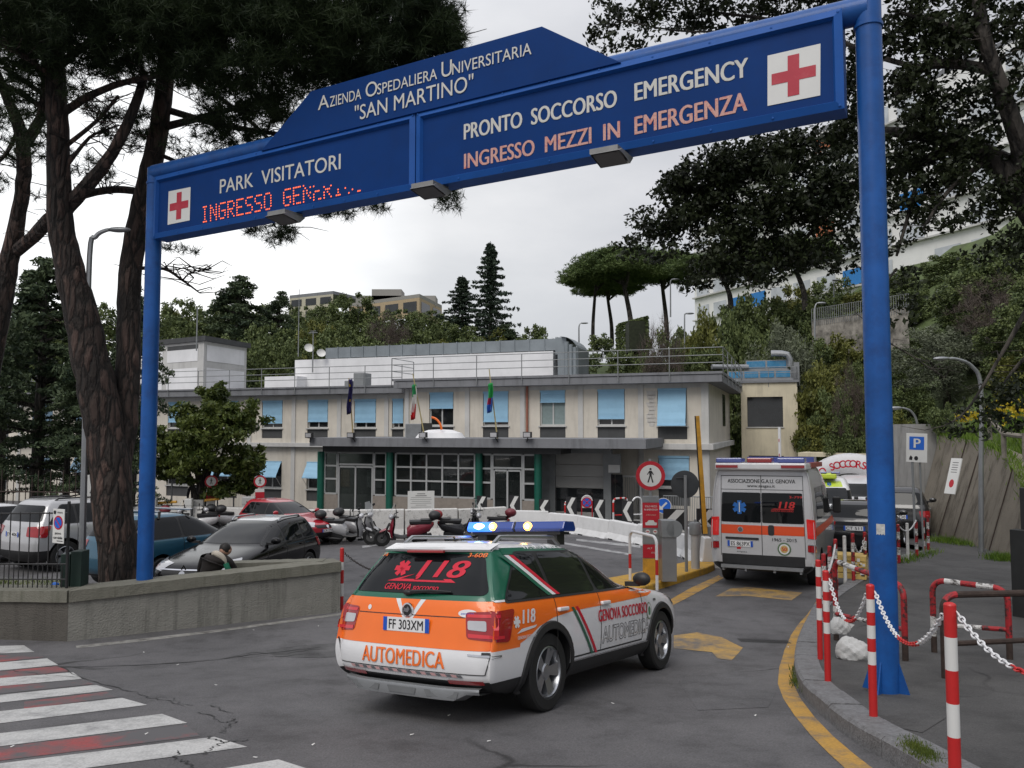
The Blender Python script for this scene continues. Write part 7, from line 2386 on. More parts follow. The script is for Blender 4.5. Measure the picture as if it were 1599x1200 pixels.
park('parked_car','silver white crossover car seen from behind through the fence',SUVK,2.55,0.345,mat('silver paint',(0.45,0.45,0.46),0.3,0.2,var=0.03,coat=0.8),70,840,18.6,60,1.10,1.50,[0.25,1.05],rails='black',plate_s=('EV 406',0.86),tail=(0.52,0.90,0.80,1.06),zblack=0.52,win_r=(0.28,0.35))
park('parked_car','white car at the left edge of the picture, partly out of view',scaled(HB,1.0,1.0,1.0),2.5,0.31,paint('white car paint',(0.60,0.60,0.61)),-50,850,19.5,60,0.99,1.36,[0.25,0.95],tail=(0.52,0.84,0.74,1.0))
p = at(1345,850,21.8)
blk,s_ = park('parked_car','black saloon car with red tail lights beyond the ambulance',scaled(HB,1.0,1.02,0.98),2.5,0.31,(0.008,0.008,0.009),1342,850,21.3,58,0.96,1.33,[0.25,0.95],plate_s=('CT 511',0.74),tail=(0.50,0.86,0.76,0.92),backlit=False)
blk['group'] = 'cars on the emergency ramp'
blk,s_ = park('parked_car','dark car half hidden behind the right side of the blue pole',scaled(HB,1.05,1.04,1.15),2.6,0.35,(0.012,0.012,0.013),1405,830,24.5,62,1.12,1.52,[0.25,1.05],plate_s=('DB 730',0.8),zblack=0.5)
blk['group'] = 'cars on the emergency ramp'

# --- scooters
def scooter(label,loc,rot,col,screen=True,topbox=M_plast,seat=M_plast,lean=-7):
    t = thing('motor_scooter',label,'scooter',loc,(R(lean),0,rot),'scooters parked along the white barrier')
    t.scale = (0.9,) * 3
    pm_ = mat('scooter paint',col,0.3,0.1,var=0.03,coat=0.7)
    q = MB()          # body: tail, step, front shield, mudguard; x forward
    def hull(sections,mi=0):
        vs,fs = [],[]
        for (x,zc,hz,hy) in sections:
            for k in range(10):
                a = 2 * PI * k / 10
                vs.append((x,hy * math.cos(a),zc + hz * math.sin(a)))
        for i in range(len(sections) - 1):
            for k in range(10):
                fs.append((i * 10 + k,i * 10 + (k + 1) % 10,(i + 1) * 10 + (k + 1) % 10,(i + 1) * 10 + k))
        fs += [tuple(range(10))[::-1],tuple(range(len(vs) - 10,len(vs)))]
        q.add(vs,fs,mi,True)
    hull([(-0.46,0.72,0.05,0.05),(-0.32,0.63,0.16,0.14),(0.0,0.56,0.23,0.18),(0.30,0.50,0.25,0.18),(0.42,0.42,0.18,0.15)])
    hull([(0.30,0.33,0.06,0.15),(0.60,0.30,0.05,0.15),(0.88,0.34,0.09,0.14)],1)
    # front shield
    vs = [(x,y,z) for x,z,w in ((0.84,0.30,0.16),(0.90,0.52,0.20),(0.86,0.75,0.20),(0.80,0.93,0.13)) for y in (-w,-w * .5,0,w * .5,w)]
    vs = [(x + 0.10 * (1 - (y / 0.2) ** 2),y,z) for x,y,z in vs]
    q.add(vs,[(i * 5 + k,i * 5 + k + 1,(i + 1) * 5 + k + 1,(i + 1) * 5 + k) for i in range(3) for k in range(4)],0,True)
    q.add([(x - 0.06,y,z) for x,y,z in vs],[(i * 5 + k,(i + 1) * 5 + k,(i + 1) * 5 + k + 1,i * 5 + k + 1) for i in range(3) for k in range(4)],1,True)
    hull([(0.90,0.44,0.04,0.06),(1.10,0.56,0.04,0.08),(1.30,0.48,0.04,0.06)])
    q.build('body',[pm_,M_plast],t)
    q = MB(); q.box(-0.36,0.34,-0.13,0.13,0.74,0.84); q.box(-0.40,-0.02,-0.11,0.11,0.842,0.88); q.build('seat',seat,t,0.04)
    for x in (0.0,1.22):
        w = MB(); M = Matrix.Translation((x,0,0.27)) @ Matrix.Rotation(PI / 2,4,'X')
        w.lathe([(0.16,-0.05),(0.24,-0.055),(0.27,-0.02),(0.27,0.02),(0.24,0.055),(0.16,0.05)],24,0,M)
        w.lathe([(0.16,-0.03),(0.05,-0.03),(0.05,0.03),(0.16,0.03)],16,1,M)
        w.build('wheel',[M_black,M_plastg],t)
    q = MB(); q.tube([(1.22,0.08,0.27),(0.98,0.08,0.75)],0.025,6); q.tube([(1.22,-0.08,0.27),(0.98,-0.08,0.75)],0.025,6); q.tube([(0.86,0,0.80),(0.80,0,1.02)],0.03,6)
    q.tube([(0.70,-0.34,1.04),(0.82,-0.2,1.02),(0.82,0.2,1.02),(0.70,0.34,1.04)],0.018,6); q.build('handlebar',M_plast,t)
    q = MB(); q.ball((0.93,0,0.97),(0.09,0.13,0.09)); q.build('headlight',M_lampg,t)
    for sg in (1,-1):
        q = MB(); q.tube([(0.76,sg * 0.28,1.03),(0.78,sg * 0.36,1.22)],0.008,5); q.ball((0.78,sg * 0.38,1.25),(0.02,0.075,0.05)); q.build('mirror',[M_plast],t)
    q = MB(); q.ball((-0.48,0,1.00),(0.20,0.21,0.15),16,10); q.tube([(-0.3,0,0.80),(-0.48,0,0.87)],0.04,6); q.build('top_box',topbox,t)
    if screen:
        q = MB(); vs = [(x + 0.04 * (1 - (y / 0.2) ** 2),y,z) for x,z,w in ((0.96,1.02,0.16),(0.88,1.22,0.19),(0.80,1.42,0.12)) for y in (-w,0,w)]
        q.add(vs,[(i * 3 + k,i * 3 + k + 1,(i + 1) * 3 + k + 1,(i + 1) * 3 + k) for i in range(2) for k in range(2)],0,True); q.build('windshield',M_screen,t)
    q = MB(); q.box(-0.25,0.30,-0.14,0.10,0.20,0.42); q.tube([(0.25,-0.15,0.22),(-0.1,-0.18,0.25),(-0.40,-0.2,0.32)],[0.03,0.055,0.05],8); q.tube([(0.35,0.10,0.2),(0.28,0.26,0.02)],0.014,5); q.build('engine',M_plast,t,0.02)
    q = MB(); q.ball((-0.42,0,0.74),(0.04,0.10,0.05)); q.build('tail_light',M_tail,t)
    q = MB(); q.add([(-0.48,-0.09,0.52),(-0.48,0.09,0.52),(-0.44,0.09,0.66),(-0.44,-0.09,0.66)],[(0,1,2,3)]); q.build('number_plate',M_plate,t)
    return t

m,nt,b = base_mat('clear screen')
b.inputs['Base Color'].default_value = (0.6,0.62,0.63,1); b.inputs['Roughness'].default_value = 0.1
trn = N(nt,'ShaderNodeBsdfTransparent'); mxs = N(nt,'ShaderNodeMixShader',i0=0.6)
lk(nt,b.outputs[0],mxs.inputs[1]); lk(nt,trn.outputs[0],mxs.inputs[2]); lk(nt,mxs.outputs[0],nt.nodes['Material Output'].inputs['Surface'])
M_screen = m

def sc_at(px,py,hd):
    p = gnd(px,py); return p,R(hd)

for lab,px,py,hd,col,scr,tb,ln in (('red scooter with black top box standing side on before the white barrier',655,852,190,(0.22,0.012,0.03),True,M_plast,-8),('silver scooter with raised black top box beside the red car',524,850,-8,(0.38,0.38,0.39),False,M_plast,8),
                                          ('grey scooter with chrome mirrors behind the silver scooter',548,846,-30,(0.25,0.25,0.26),True,M_plast,6),('black motorcycle with a red and black top box behind the light bar',705,850,-4,(0.015,0.015,0.018),True,mat('red lid',(0.25,0.012,0.015),0.4),7),
                                          ('dark scooter by the chevron panel with its windshield showing over the light bar',775,846,160,(0.02,0.02,0.03),True,mat('wine top box',(0.16,0.02,0.03),0.4),7),('white scooter with tall windshield behind the blue hatchback',322,838,205,(0.6,0.6,0.6),True,M_plast,-7),('grey scooter with domed black top box left of the red car',350,834,20,(0.3,0.3,0.31),False,M_plast,6),('scooter with a dark red top box behind the roof bars of the blue hatchback',280,838,10,(0.05,0.05,0.05),False,mat('wine top box',(0.16,0.02,0.03),0.4),7)):
    p,a = sc_at(px,py,hd)
    scooter(lab,p,a,col,scr,tb,M_plast,ln)
# ------------------------------------------------------------------ street furniture
def face_cam(p,yaw=0.0):
    """frame at p whose x runs to the right, y up, and z toward the camera's side (turned by yaw)"""
    a = math.atan2(p.x,p.y) + yaw
    return frame(p,(math.cos(a),-math.sin(a),0),(0,0,1))

def bands(p,h,r,cols,name,label,group,mats,cap=True,n=14):
    """bollard of coloured bands: cols are (share, material index) from the foot up"""
    q = MB(); z = 0.0; pts,ms = [(0,0,-0.05)],[]
    for s,m in cols:
        z += s * h; pts.append((0,0,z)); ms.append(m)
    q.tube(pts,r,n,ms)
    if cap:
        q.ball((0,0,h),(r * 1.02,r * 1.02,r * 0.5),n,6,cols[-1][1])
    o = q.build(name,mats,None)
    o.location = p
    return tag(o,label,'bollard',group)

GBOL = 'red and white chain bollards on the pavement'
RWM = [M_redr,M_signw]
p1 = gnd(1492,1229,KH); p2 = gnd(1364,1120,KH); p3 = gnd(1293,1065,KH); p4 = gnd(1281,1030,KH)
hgt = lambda p,py,px: at(px,py,p.y).z - p.z
bands(p1,hgt(p1,945,1490),0.033,[(0.275,0),(0.183,1),(0.183,0),(0.183,1),(0.176,0)],'bollard','nearest red and white bollard, cut by the bottom of the picture',GBOL,RWM)
bands(p2,hgt(p2,915,1363),0.031,[(0.40,0),(0.10,1),(0.10,0),(0.10,1),(0.10,0),(0.10,1),(0.10,0)],'bollard','bollard with three white bands just in front of the right blue pole',GBOL,RWM)
bands(p3,hgt(p3,893,1292),0.031,[(0.44,0),(0.10,1),(0.10,0),(0.10,1),(0.08,0),(0.10,1),(0.08,0)],'bollard','bollard left of the sandbags where the chain begins',GBOL,RWM)
bands(p4,hgt(p4,876,1281),0.031,[(0.40,0),(0.12,1),(0.10,0),(0.12,1),(0.10,0),(0.10,1),(0.06,0)],'bollard','bollard standing close behind the one where the chain begins',GBOL,RWM)
p5 = at(1760,1400,3.1); p5.z = PV(p5.x,p5.y)
bands(p5,1.0,0.033,[(0.4,0),(0.15,1),(0.15,0),(0.15,1),(0.15,0)],'bollard','bollard beyond the right edge of the picture holding the last chain',GBOL,RWM)
for k,(px,yt,yb,red) in enumerate([(1288,866,965,0),(1297,854,940,0),(1306,843,922,0),(1320,838,908,1),(1333,834,908,0),(1352,832,904,0),(1404,820,880,0),(1418,818,875,1),(1432,816,870,0),(1443,814,864,0),(1450,806,860,0)]):
    p = gnd(px,yb,KH)
    where = ['third','fourth','fifth','sixth','seventh','eighth','first','second','third','fourth','fifth'][k]
    lab = '%s bollard of the row %s' % (where,'leading to the blue pole from the chain start' if k < 6 else 'running on behind the blue pole')
    if red:
        lab = 'faded %s bollard %s' % ('grey white' if k == 3 else 'white','before the yellow slatted box' if k == 3 else 'between the white hoop and the parking sign')
    bands(p,max(0.75,min(1.15,hgt(p,yt,px))),0.035,[(0.22,1 if red else 0),(0.2,1),(0.2,1 if red else 0),(0.2,1),(0.18,1 if red else 0)],'bollard',lab,GBOL,[M_redw,M_whitew] if not red else [M_whitew,M_whited])
pw = gnd(533,952)
bands(pw,hgt(pw,857,532),0.035,[(0.22,0),(0.21,1),(0.22,0),(0.13,1),(0.22,0)],'bollard','red and white bollard at the end of the low wall',None,RWM)

def chain(a,b,sag,name,label,colf,s=1.0,group='chains between the bollards'):
    """hanging chain of separate oval links"""
    a,b = Vector(a),Vector(b)
    n = max(6,int((a - b).length * (1 + 1.2 * sag) / (0.045 * s)))
    q = MB()
    P = [a.lerp(b,i / n) - Vector((0,0,sag * 4 * (i / n) * (1 - i / n))) for i in range(n + 1)]
    for i in range(n):
        d = P[i + 1] - P[i]; L = d.length; d.normalize()
        sd = d.cross(Vector((0,0,1))).normalized()
        u = sd if i % 2 else d.cross(sd)
        u = (u + d.cross(u) * 0.5).normalized()
        c = (P[i] + P[i + 1]) / 2
        pts = [c + d * (math.cos(t) * L * 0.68) + u * (math.sin(t) * L * 0.36) for t in np.linspace(0,2 * PI,11)]
        q.tube(pts,0.0052 * s,5,colf(i / n),False)
    o = q.build(name,[M_white,M_redr,M_rust],None)
    return tag(o,label,'chain',group)

up = lambda p,h: p + Vector((0,0,h))
chain(up(p3,hgt(p3,904,1292)) + Vector((0.03,-0.02,0)),up(p2,hgt(p2,930,1360)) + Vector((-0.02,0.03,0)),0.30,'chain','white and red chain hanging behind the right blue pole bollard',lambda t: 1 if 0.45 < t < 0.72 else 0)
chain(up(p2,hgt(p2,924,1364)) + Vector((0.03,-0.02,0)),up(p1,hgt(p1,962,1486)) + Vector((-0.03,0.02,0)),0.27,'chain','white and red chain crossing in front of the right blue pole',lambda t: 1 if 0.38 < t < 0.68 else 0)
chain(up(p1,hgt(p1,956,1492)) + Vector((0.03,-0.02,0)),up(p5,0.93),0.20,'chain','white chain turning red running off the right edge',lambda t: 1 if t > 0.42 else 0)
chain(up(p4,0.9),up(gnd(1306,922,KH),0.85),0.18,'chain','white chain among the far bollards left of the blue pole',lambda t: 0)
chain(up(gnd(1333,908,KH),0.85),up(gnd(1352,904,KH),0.85),0.3,'chain','short white loop of chain next to the blue pole',lambda t: 0)
chain(up(gnd(1404,880,KH),0.9),up(gnd(1432,870,KH),0.9),0.2,'chain','white chain under the parking sign',lambda t: 0)
e = gnd(700,930); e.z += 0.25
chain(up(pw,hgt(pw,863,533)) + Vector((0.03,0,0)),at(640,884,pw.y + 1.2),0.22,'chain','dark chain running from the low wall bollard toward the car',lambda t: 2)

def hoop(pl,pr,h,name,label,r=0.034,mid=0.42,mats=None,group='red and white tube hoops',seg=None,arch=False):
    """bent-tube hoop guard with a cross bar"""
    q = MB()
    pl,pr = Vector(pl),Vector(pr)
    rr = 0.14 if not arch else (pr - pl).length / 2
    d = (pr - pl); d.z = 0; d.normalize()
    top = max(pl.z,pr.z) + h
    pts = [pl - Vector((0,0,0.05)),pl + Vector((0,0,h * 0.25)),pl + Vector((0,0,h * 0.55)),Vector((pl.x,pl.y,top - rr))]
    for k in range(1,5):
        a = k / 5 * PI / 2
        pts.append(Vector((pl.x,pl.y,top - rr)) + d * rr * (1 - math.cos(a)) + Vector((0,0,rr * math.sin(a))))
    a0,b0 = Vector((pl.x,pl.y,top)) + d * rr,Vector((pr.x,pr.y,top)) - d * rr
    pts += [a0,a0.lerp(b0,.3),a0.lerp(b0,.34),a0.lerp(b0,.66),a0.lerp(b0,.7),b0]
    for k in range(1,5):
        a = PI / 2 - k / 5 * PI / 2
        pts.append(Vector((pr.x,pr.y,top - rr)) - d * rr * (1 - math.cos(a)) + Vector((0,0,rr * math.sin(a))))
    pts += [Vector((pr.x,pr.y,top - rr)),pr + Vector((0,0,h * 0.55)),pr + Vector((0,0,h * 0.25)),pr - Vector((0,0,0.05))]
    n = len(pts) - 1
    ms = seg if seg else [2,1,0,0,0,0,0,0,1,1,0,1,1] + [0] * 5 + [0,0,2]
    ms = (ms + [0] * n)[:n]
    q.tube(pts,r,10,ms)
    if mid:
        m0,m1 = pl + Vector((0,0,h * mid)),pr + Vector((0,0,h * mid))
        q.tube([m0,m0.lerp(m1,.34),m0.lerp(m1,.66),m1],r * 0.8,8,[0,1,0] if seg is None else [seg[0]] * 3)
    o = q.build(name,mats or [M_redw,M_whitew,M_rust],None)
    return tag(o,label,'hoop guard',group)

hoop(gnd(1306,1000,KH),gnd(1414,1033,KH),0.84,'hoop_guard','chipped red and white hoop behind the right blue pole beside the sandbags')
hoop(gnd(1459,1019,KH),gnd(1577,1030,KH),0.80,'hoop_guard','chipped red and white hoop, the farther of two at the right edge')
a = gnd(1476,1060,KH)
hoop(a,(a.x + 1.05,a.y + 0.1,a.z + 0.02),0.80,'hoop_guard','rusty dark hoop, the nearer of two at the right edge',seg=[2,2,2,2,2,0,0,0,2,2,2,2,2,2,2,0,0,2,2,2,2,2])
WR = [M_redr,M_white,M_signw]
wseg = [1,0,1,1,1,1,1,1,1,1,1,1,1,1,1,1,1,1,1,0,1,1]

# traffic island with barrier gear
isl_px = [(905,948),(1000,930),(1060,911),(1105,896),(1116,891),(1114,885),(1098,881),(1040,894),(980,908),(890,925)]
ip = [gnd(*p) for p in isl_px]
q = MB(); n = len(ip)
vs = [(p.x,p.y,G(p.x,p.y) - 0.05) for p in ip] + [(p.x,p.y,G(p.x,p.y) + 0.15) for p in ip]
q.add(vs,[tuple(range(n,2 * n))] + [(i,(i + 1) % n,n + (i + 1) % n,n + i) for i in range(n)])
kind(q.build('traffic_island',worn_paint('island yellow',(0.56,0.32,0.04),0.9,4,under=(0.2,0.16,0.1),lo=0.5,hi=0.7),None,0.03),'structure')
IZ = 0.15

def isl(px,py):
    p = gnd(px,py,IZ); return p

a,b = isl(984,906),isl(1026,918)
hoop(a,b,hgt(b,839,1026),'hoop_guard','white hoop with red bands guarding the red notice pillar',0.03,0,WR,None,wseg)
# red notice pillar with the no-pedestrians disc on top
b = isl(1017,905)
t = thing('notice_pillar','red notice pillar with a round no pedestrians sign on top','sign pillar',b,math.atan2(b.x,b.y) * -1 + 0.12)
zz = lambda py: hgt(b,py,1017)
q = MB(); w = 0.165
q.box(-w,w,-0.05,0.05,-0.02,zz(872),0); q.build('pillar_foot',M_yellow,t)
q = MB(); q.box(-w,w,-0.05,0.05,zz(872) + .002,zz(775),0); q.build('pillar_body',M_steelp,t)
q = MB()
for y0,y1,m in ((871,850,0),(824,785,0),(784,776,1),(849,836,2),(835,825,1)):
    q.box(-w - 0.005,w + 0.005,-0.058,-0.051,zz(y0),zz(y1),m)
q.build('notice_panel',[M_signr,M_steel,M_steelp],t)
q = MB()
Mx = Matrix(((1,0,0,0),(0,0,-1,0),(0,1,0,0),(0,0,0,1)))
def ptxt(s,x,z,h,w_,mi=0):
    text(q,s,Matrix.Translation((x,-0.0605,z)) @ Mx,h=h,width=w_,mi=mi,bold=0.01)
ptxt('SOLO MEZZI',0,zz(792),0.035,0.24); ptxt('IN EMERGENZA',0,zz(797),0.035,0.27); ptxt('AMBULANZE',0,zz(805),0.028,0.2,1)
q.add([(x,-0.0605,zz(820) + z) for x,z in [(-.11,.0),(.11,0),(.12,.05),(.07,.06),(.05,.10),(-.05,.10),(-.08,.06),(-.12,.05)]],[tuple(range(8))],0)
for x in (-0.07,0.08):
    q.add([(x + a_,-0.0605,zz(830) + c_) for a_,c_ in disc(16,0.045)],[tuple(range(16))],0)
    q.add([(x + a_,-0.062,zz(830) + c_) for a_,c_ in [(-.025,-.008),(.025,-.012),(.028,.008),(-.028,.012)]],[(0,1,2,3)],2)
ptxt('ALT',-0.03,zz(857),0.03,0.1); ptxt('STOP',0.05,zz(864),0.03,0.1)
q.build('lettering',[M_signw,M_pink,M_signr],t)
q = MB(); q.tube([(0,0.0,zz(775)),(0,0.0,zz(717))],0.03,8); q.build('sign_post',M_steelp,t)

def walker(mb,M,s,mi,z):
    """walking figure of a no-pedestrians sign, s = half height"""
    P = lambda pts: flat(mb,[(a * s,b * s) for a,b in pts],M,z,mi)
    P(disc(12,0.13,0.0,0.82))
    P([(-.14,.62),(.14,.62),(.17,.40),(.13,.0),(-.13,.0),(-.15,.40)])
    P([(-.13,.02),(.02,.02),(-.22,-.82),(-.40,-.82)]); P([(-.02,.02),(.13,.02),(.36,-.80),(.20,-.86)])
    P([(-.14,.62),(-.10,.45),(-.36,.10),(-.44,.16)]); P([(.14,.62),(.10,.45),(.30,.08),(.40,.14)])

def ped_disc(mb,M,r,mi=(0,1,2)):
    mb.lathe([(r,-0.012),(r,0.0)],36,mi[0],M)
    flat(mb,disc(36,r),M,0.0,mi[0]); flat(mb,disc(36,r * 0.74),M,0.003,mi[1]); walker(mb,M,r * 0.56,mi[2],0.006)

q = MB(); rd = 22.5 * b.y / FPX
ped_disc(q,Matrix.Translation((0,-0.045,zz(743))) @ Mx,rd); q.build('round_sign',[M_signr,M_signw,M_ink],t)
# ticket machine
b = isl(1043,907)
t = thing('ticket_machine','grey barrier ticket machine with a drum head behind the red notice pillar','machine',b,-math.atan2(b.x,b.y) + 0.3)
q = MB(); h = hgt(b,812,1043); q.box(-0.15,0.15,-0.12,0.14,0,h * 0.72); q.build('column',mat('brushed steel',(0.34,0.345,0.35),0.35,0.6,var=0.12,scale=2),t,0.008)
q = MB(); q.box(-0.16,0.10,-0.15,0.16,h * 0.72 + 0.002,h); q.cyl((0.10,0.16,h * 0.86),(0.10,-0.15,h * 0.86),0.17,n=24); q.build('head',M_steelp,t,0.008)
# signs and posts on the island
b = isl(1072,893)
t = thing('road_sign','dark back of a round road sign on a grey post','road sign',b)
h = hgt(b,757,1072); q = MB(); q.tube([(0,0,-0.02),(0,0,h + 0.2)],0.035,10); q.build('post',M_steelp,t)
q = MB(); r = 21.5 * b.y / FPX; Mk = face_cam(Vector((0,0,h)),math.atan2(b.x,b.y)); Mk.translation = Vector((0,0.06,h))
q.lathe([(0,-0.01),(r,-0.01),(r,0.012),(r * 0.97,0.014),(0,0.0)],36,0,Mk,False); q.tube([(-0.2,0.045,h + 0.14),(0.2,0.045,h + 0.14)],0.012,5); q.build('sign_plate',mat('sign back grey',(0.045,0.05,0.055),0.5,0.2),t)
b = isl(1086,888)
t = thing('barrier_post','pale steel cylinder post with a grey cap on the yellow island','post',b)
h = hgt(b,815,1086); q = MB(); q.cyl((0,0,-0.02),(0,0,h * 0.72),0.095,n=22); q.build('column',mat('pale steel',(0.50,0.50,0.50),0.4,0.3,var=0.06),t)
q = MB(); q.lathe([(0.12,h * 0.72),(0.125,h * 0.74),(0.125,h * 0.95),(0.10,h * 0.985),(0.03,h * 1.0),(0.02,h * 1.05),(0,h * 1.05)],22,0); q.build('cap',M_steelp,t)
b = at(1099,880,19.2); b.z = G(b.x,b.y)
t = thing('raised_barrier','yellow barrier arm raised upright behind the island','barrier',b)
q = MB(); q.box(-0.18,0.18,-0.15,0.15,0,0.95); q.build('barrier_housing',M_steelp,t,0.02)
q = MB(); e = at(1086,650,19.2) - b; s = at(1098,832,19.2) - b
d = (e - s).normalized(); sd = Vector((d.z,0,-d.x))
for wv,dy in (((0.055),0.04),):
    c = [s + sd * wv,s - sd * wv,e - sd * wv * 0.8,e + sd * wv * 0.8]
    q.add([(p.x,y,p.z) for y in (-0.22,-0.15) for p in c],[(0,1,2,3),(7,6,5,4),(0,4,5,1),(1,5,6,2),(2,6,7,3),(3,7,4,0)],0)
    c = [s - sd * wv,s - sd * (wv + 0.03),e - sd * (wv + 0.02),e - sd * wv * 0.8]
    q.add([(p.x,-0.215,p.z) for p in c],[(0,1,2,3)],1)
q.build('barrier_arm',[M_yellow,M_ink],t)
b = at(1217,830,26); b.z = G(b.x,b.y)
t = thing('raised_barrier','white barrier arm with dark marks raised beyond the ambulance roof','barrier',b)
q = MB(); q.box(-0.2,0.2,-0.15,0.15,0,1.0); q.build('barrier_housing',M_white,t,0.02)
q = MB(); h = at(1217,667,26).z - b.z
pts = [(0,-0.2,0.9 + (h - 0.9) * k / 11) for k in range(12)]
q.tube(pts,0.05,8,[0 if k % 2 == 0 else 0 for k in range(11)]);
for k in range(1,11,2):
    q.box(-0.052,-0.03,-0.256,-0.245,pts[k][2],pts[k][2] + 0.1,1)
q.build('barrier_arm',[M_white,M_signr],t)

# concrete and plastic barriers
def jersey(a,b,h,wb,mtl,name,label,grp,slots=True):
    t = thing(name,label,'barrier',(a.x,a.y,min(G(a.x,a.y),G(b.x,b.y))),math.atan2(b.y - a.y,b.x - a.x),grp)
    L = math.hypot(b.x - a.x,b.y - a.y) - 0.03
    prof = [(-wb / 2,0),(wb / 2,0),(wb / 2,0.08 * h),(wb * 0.27,0.36 * h),(wb * 0.17,h * 0.97),(wb * 0.13,h),(-wb * 0.13,h),(-wb * 0.17,h * 0.97),(-wb * 0.27,0.36 * h),(-wb / 2,0.08 * h)]
    q = MB(); n = len(prof); e = 0.012
    q.add([(x,y,z) for x in (0,L) for y,z in prof],[tuple(range(n)),tuple(range(2 * n - 1,n - 1,-1))] + [(i,n + i,n + (i + 1) % n,(i + 1) % n) for i in range(n)])
    q.build('barrier_body',mtl,t,0.015)
    if slots:
        q = MB()
        for u in (0.22,0.78):
            for sg in (-1,1):
                y = sg * (wb / 2 + 0.003)
                q.box(L * u - 0.13,L * u + 0.13,min(y,y - sg * 0.06),max(y,y - sg * 0.06),0.0,0.085 * h)
        q.build('lifting_slot',M_ink,t)
    return t

M_jer = worn_paint('scuffed barrier white',(0.60,0.59,0.57),0.9,3.2,0.8,(0.10,0.095,0.085),0.54,0.66)
M_jer2 = mat('white barrier plastic',(0.68,0.68,0.68),0.5,var=0.04,dirt=0.25,dcol=(0.3,0.3,0.28),dscale=2.5)
GJ = 'white barriers before the building'
n1_,n2_ = ['behind the red car','behind the silver scooter','behind the red scooter','left of the motorcycle','behind the light bar'],0
P = [gnd(*p) for p in ((385,842),(468,843),(548,843),(632,842),(715,840),(790,836))]
for k,(a,b) in enumerate(zip(P,P[1:])):
    jersey(a,b,0.95,0.6,M_jer,'jersey_barrier','scuffed white concrete barrier ' + n1_[k],GJ)
P2 = [gnd(*p) for p in ((200,832),(290,832),(385,834))]
for k,(a,b) in enumerate(zip(P2,P2[1:])):
    jersey(a,b,0.9,0.6,M_jer,'jersey_barrier','scuffed white concrete barrier ' + ('behind the blue hatchback','behind the white scooter')[k],GJ)
P = [gnd(*p) for p in ((795,829),(858,830),(906,834),(955,841),(1000,849),(1040,858),(1078,870),(1108,888))]
nm = ['first','second','third','fourth','fifth','sixth','last']
for k,(a,b) in enumerate(zip(P,P[1:])):
    jersey(a,b,(0.72,0.66,0.62,0.6,0.6,0.62,0.78)[k],0.55,M_jer2,'white_barrier','%s white barrier of the curve running from the entrance to the yellow island' % nm[k],GJ)
a = gnd(1095,880); b = gnd(1112,893)
# chevron panels
def chevron(p,w,h,yaw,name,label,n=1,grp='chevron panels'):
    t = thing(name,label,'chevron sign',p,0,grp)
    Mk = face_cam(Vector((0,0,0)),yaw + math.atan2(p.x,p.y))
    q = MB(); q.box(-w / 2,w / 2,0,h,-0.03,0,0,Mk)
    for k in range(n):
        c = -w / 2 + w * (k + 0.5) / n; s = w / n * 0.42
        for sg in (1,-1):
            flat(q,[(c - s,h / 2),(c - s * 0.1,h / 2),(c + s,h / 2 + sg * h * 0.47),(c + s * 0.1,h / 2 + sg * h * 0.47)][::sg],Mk,0.004,1)
    q.build('panel',[M_ink,M_signw],t)
    return t

for k,(px,py,s) in enumerate([(752,806,0.62),(803,806,0.62),(850,807,0.5),(892,808,0.6),(936,812,0.6),(980,815,0.6)]):
    p = at(px,py,28.5 - 0.4 * k)
    p.z = at(px,py,p.y).z
    o = chevron(p,0.42,s + 0.1,0.5,'chevron_sign','black and white chevron panel, number %s from the left behind the barriers' % ['one','two','three','four','five','six'][k])
    q = MB(); q.tube([(0,0.05,0.3),(0,0.05,G(p.x,p.y) - p.z)],0.03,6); q.build('post',M_steelp,o)
p = at(1055,833,20.3); o = chevron(p,0.62,0.62,-0.1,'chevron_sign','large chevron panel left of the dark sign back',1)
q = MB(); q.tube([(0,0.06,0.3),(0,0.06,G(p.x,p.y) - p.z)],0.035,6); q.build('post',M_steelp,o)
p = at(1106,834,19.6); o = chevron(p,0.55,0.62,-0.1,'chevron_sign','large chevron panel beside the ambulance',1)
q = MB(); q.tube([(0,0.06,0.3),(0,0.06,G(p.x,p.y) - p.z)],0.035,6); q.build('post',M_steelp,o)

# hoops and signs before the shutter
def far(px,d):
    p = at(px,700,d); p.z = G(p.x,p.y); return p

hoop(far(882,29.5),far(895,29.8),hgt(far(882,29.5),783,882),'hoop_guard','red and white hoop left of the no stopping sign',0.035,0,WR,None,[0,1,0,1,0,1,0,1,0,1,0,1,0,1,0,1,0,1,0,1,0,1])
hoop(far(957,28.5),far(979,28.8),hgt(far(957,28.5),779,957),'hoop_guard','red and white hoop right of the roller shutter',0.035,0.45,WR,None,[0,1,0,1,1,0,0,1,1,1,0,1,1,0,0,1,1,0,0,1,0,1])
hoop(far(987,27.5),far(1002,27.6),hgt(far(987,27.5),777,987),'hoop_guard','plain white arched hoop beside the red notice pillar',0.03,0.5,[M_white,M_white,M_white],None,[0] * 21,True)
b = far(916,28.5)
t = thing('no_stopping_sign','white arched stand with a round red and blue no stopping sign','road sign',b,-math.atan2(b.x,b.y))
q = MB(); h = hgt(b,774,916)
pts = [(-0.19,0,0),(-0.19,0,h - 0.19)] + [(-0.19 * math.cos(a),0,h - 0.19 + 0.19 * math.sin(a)) for a in np.linspace(0.2,PI - 0.2,8)] + [(0.19,0,h - 0.19),(0.19,0,0)]
q.tube(pts,0.02,7,[0] * 0 + [1 if k in (0,len(pts) - 2) else 0 for k in range(len(pts) - 1)]); q.add([(x,0.0,z) for x,y,z in pts[1:-1]] + [(0.17,0,h - 0.45),(-0.17,0,h - 0.45)],[tuple(range(len(pts)))][0:1]); q.build('stand',[M_white,M_signr],t)

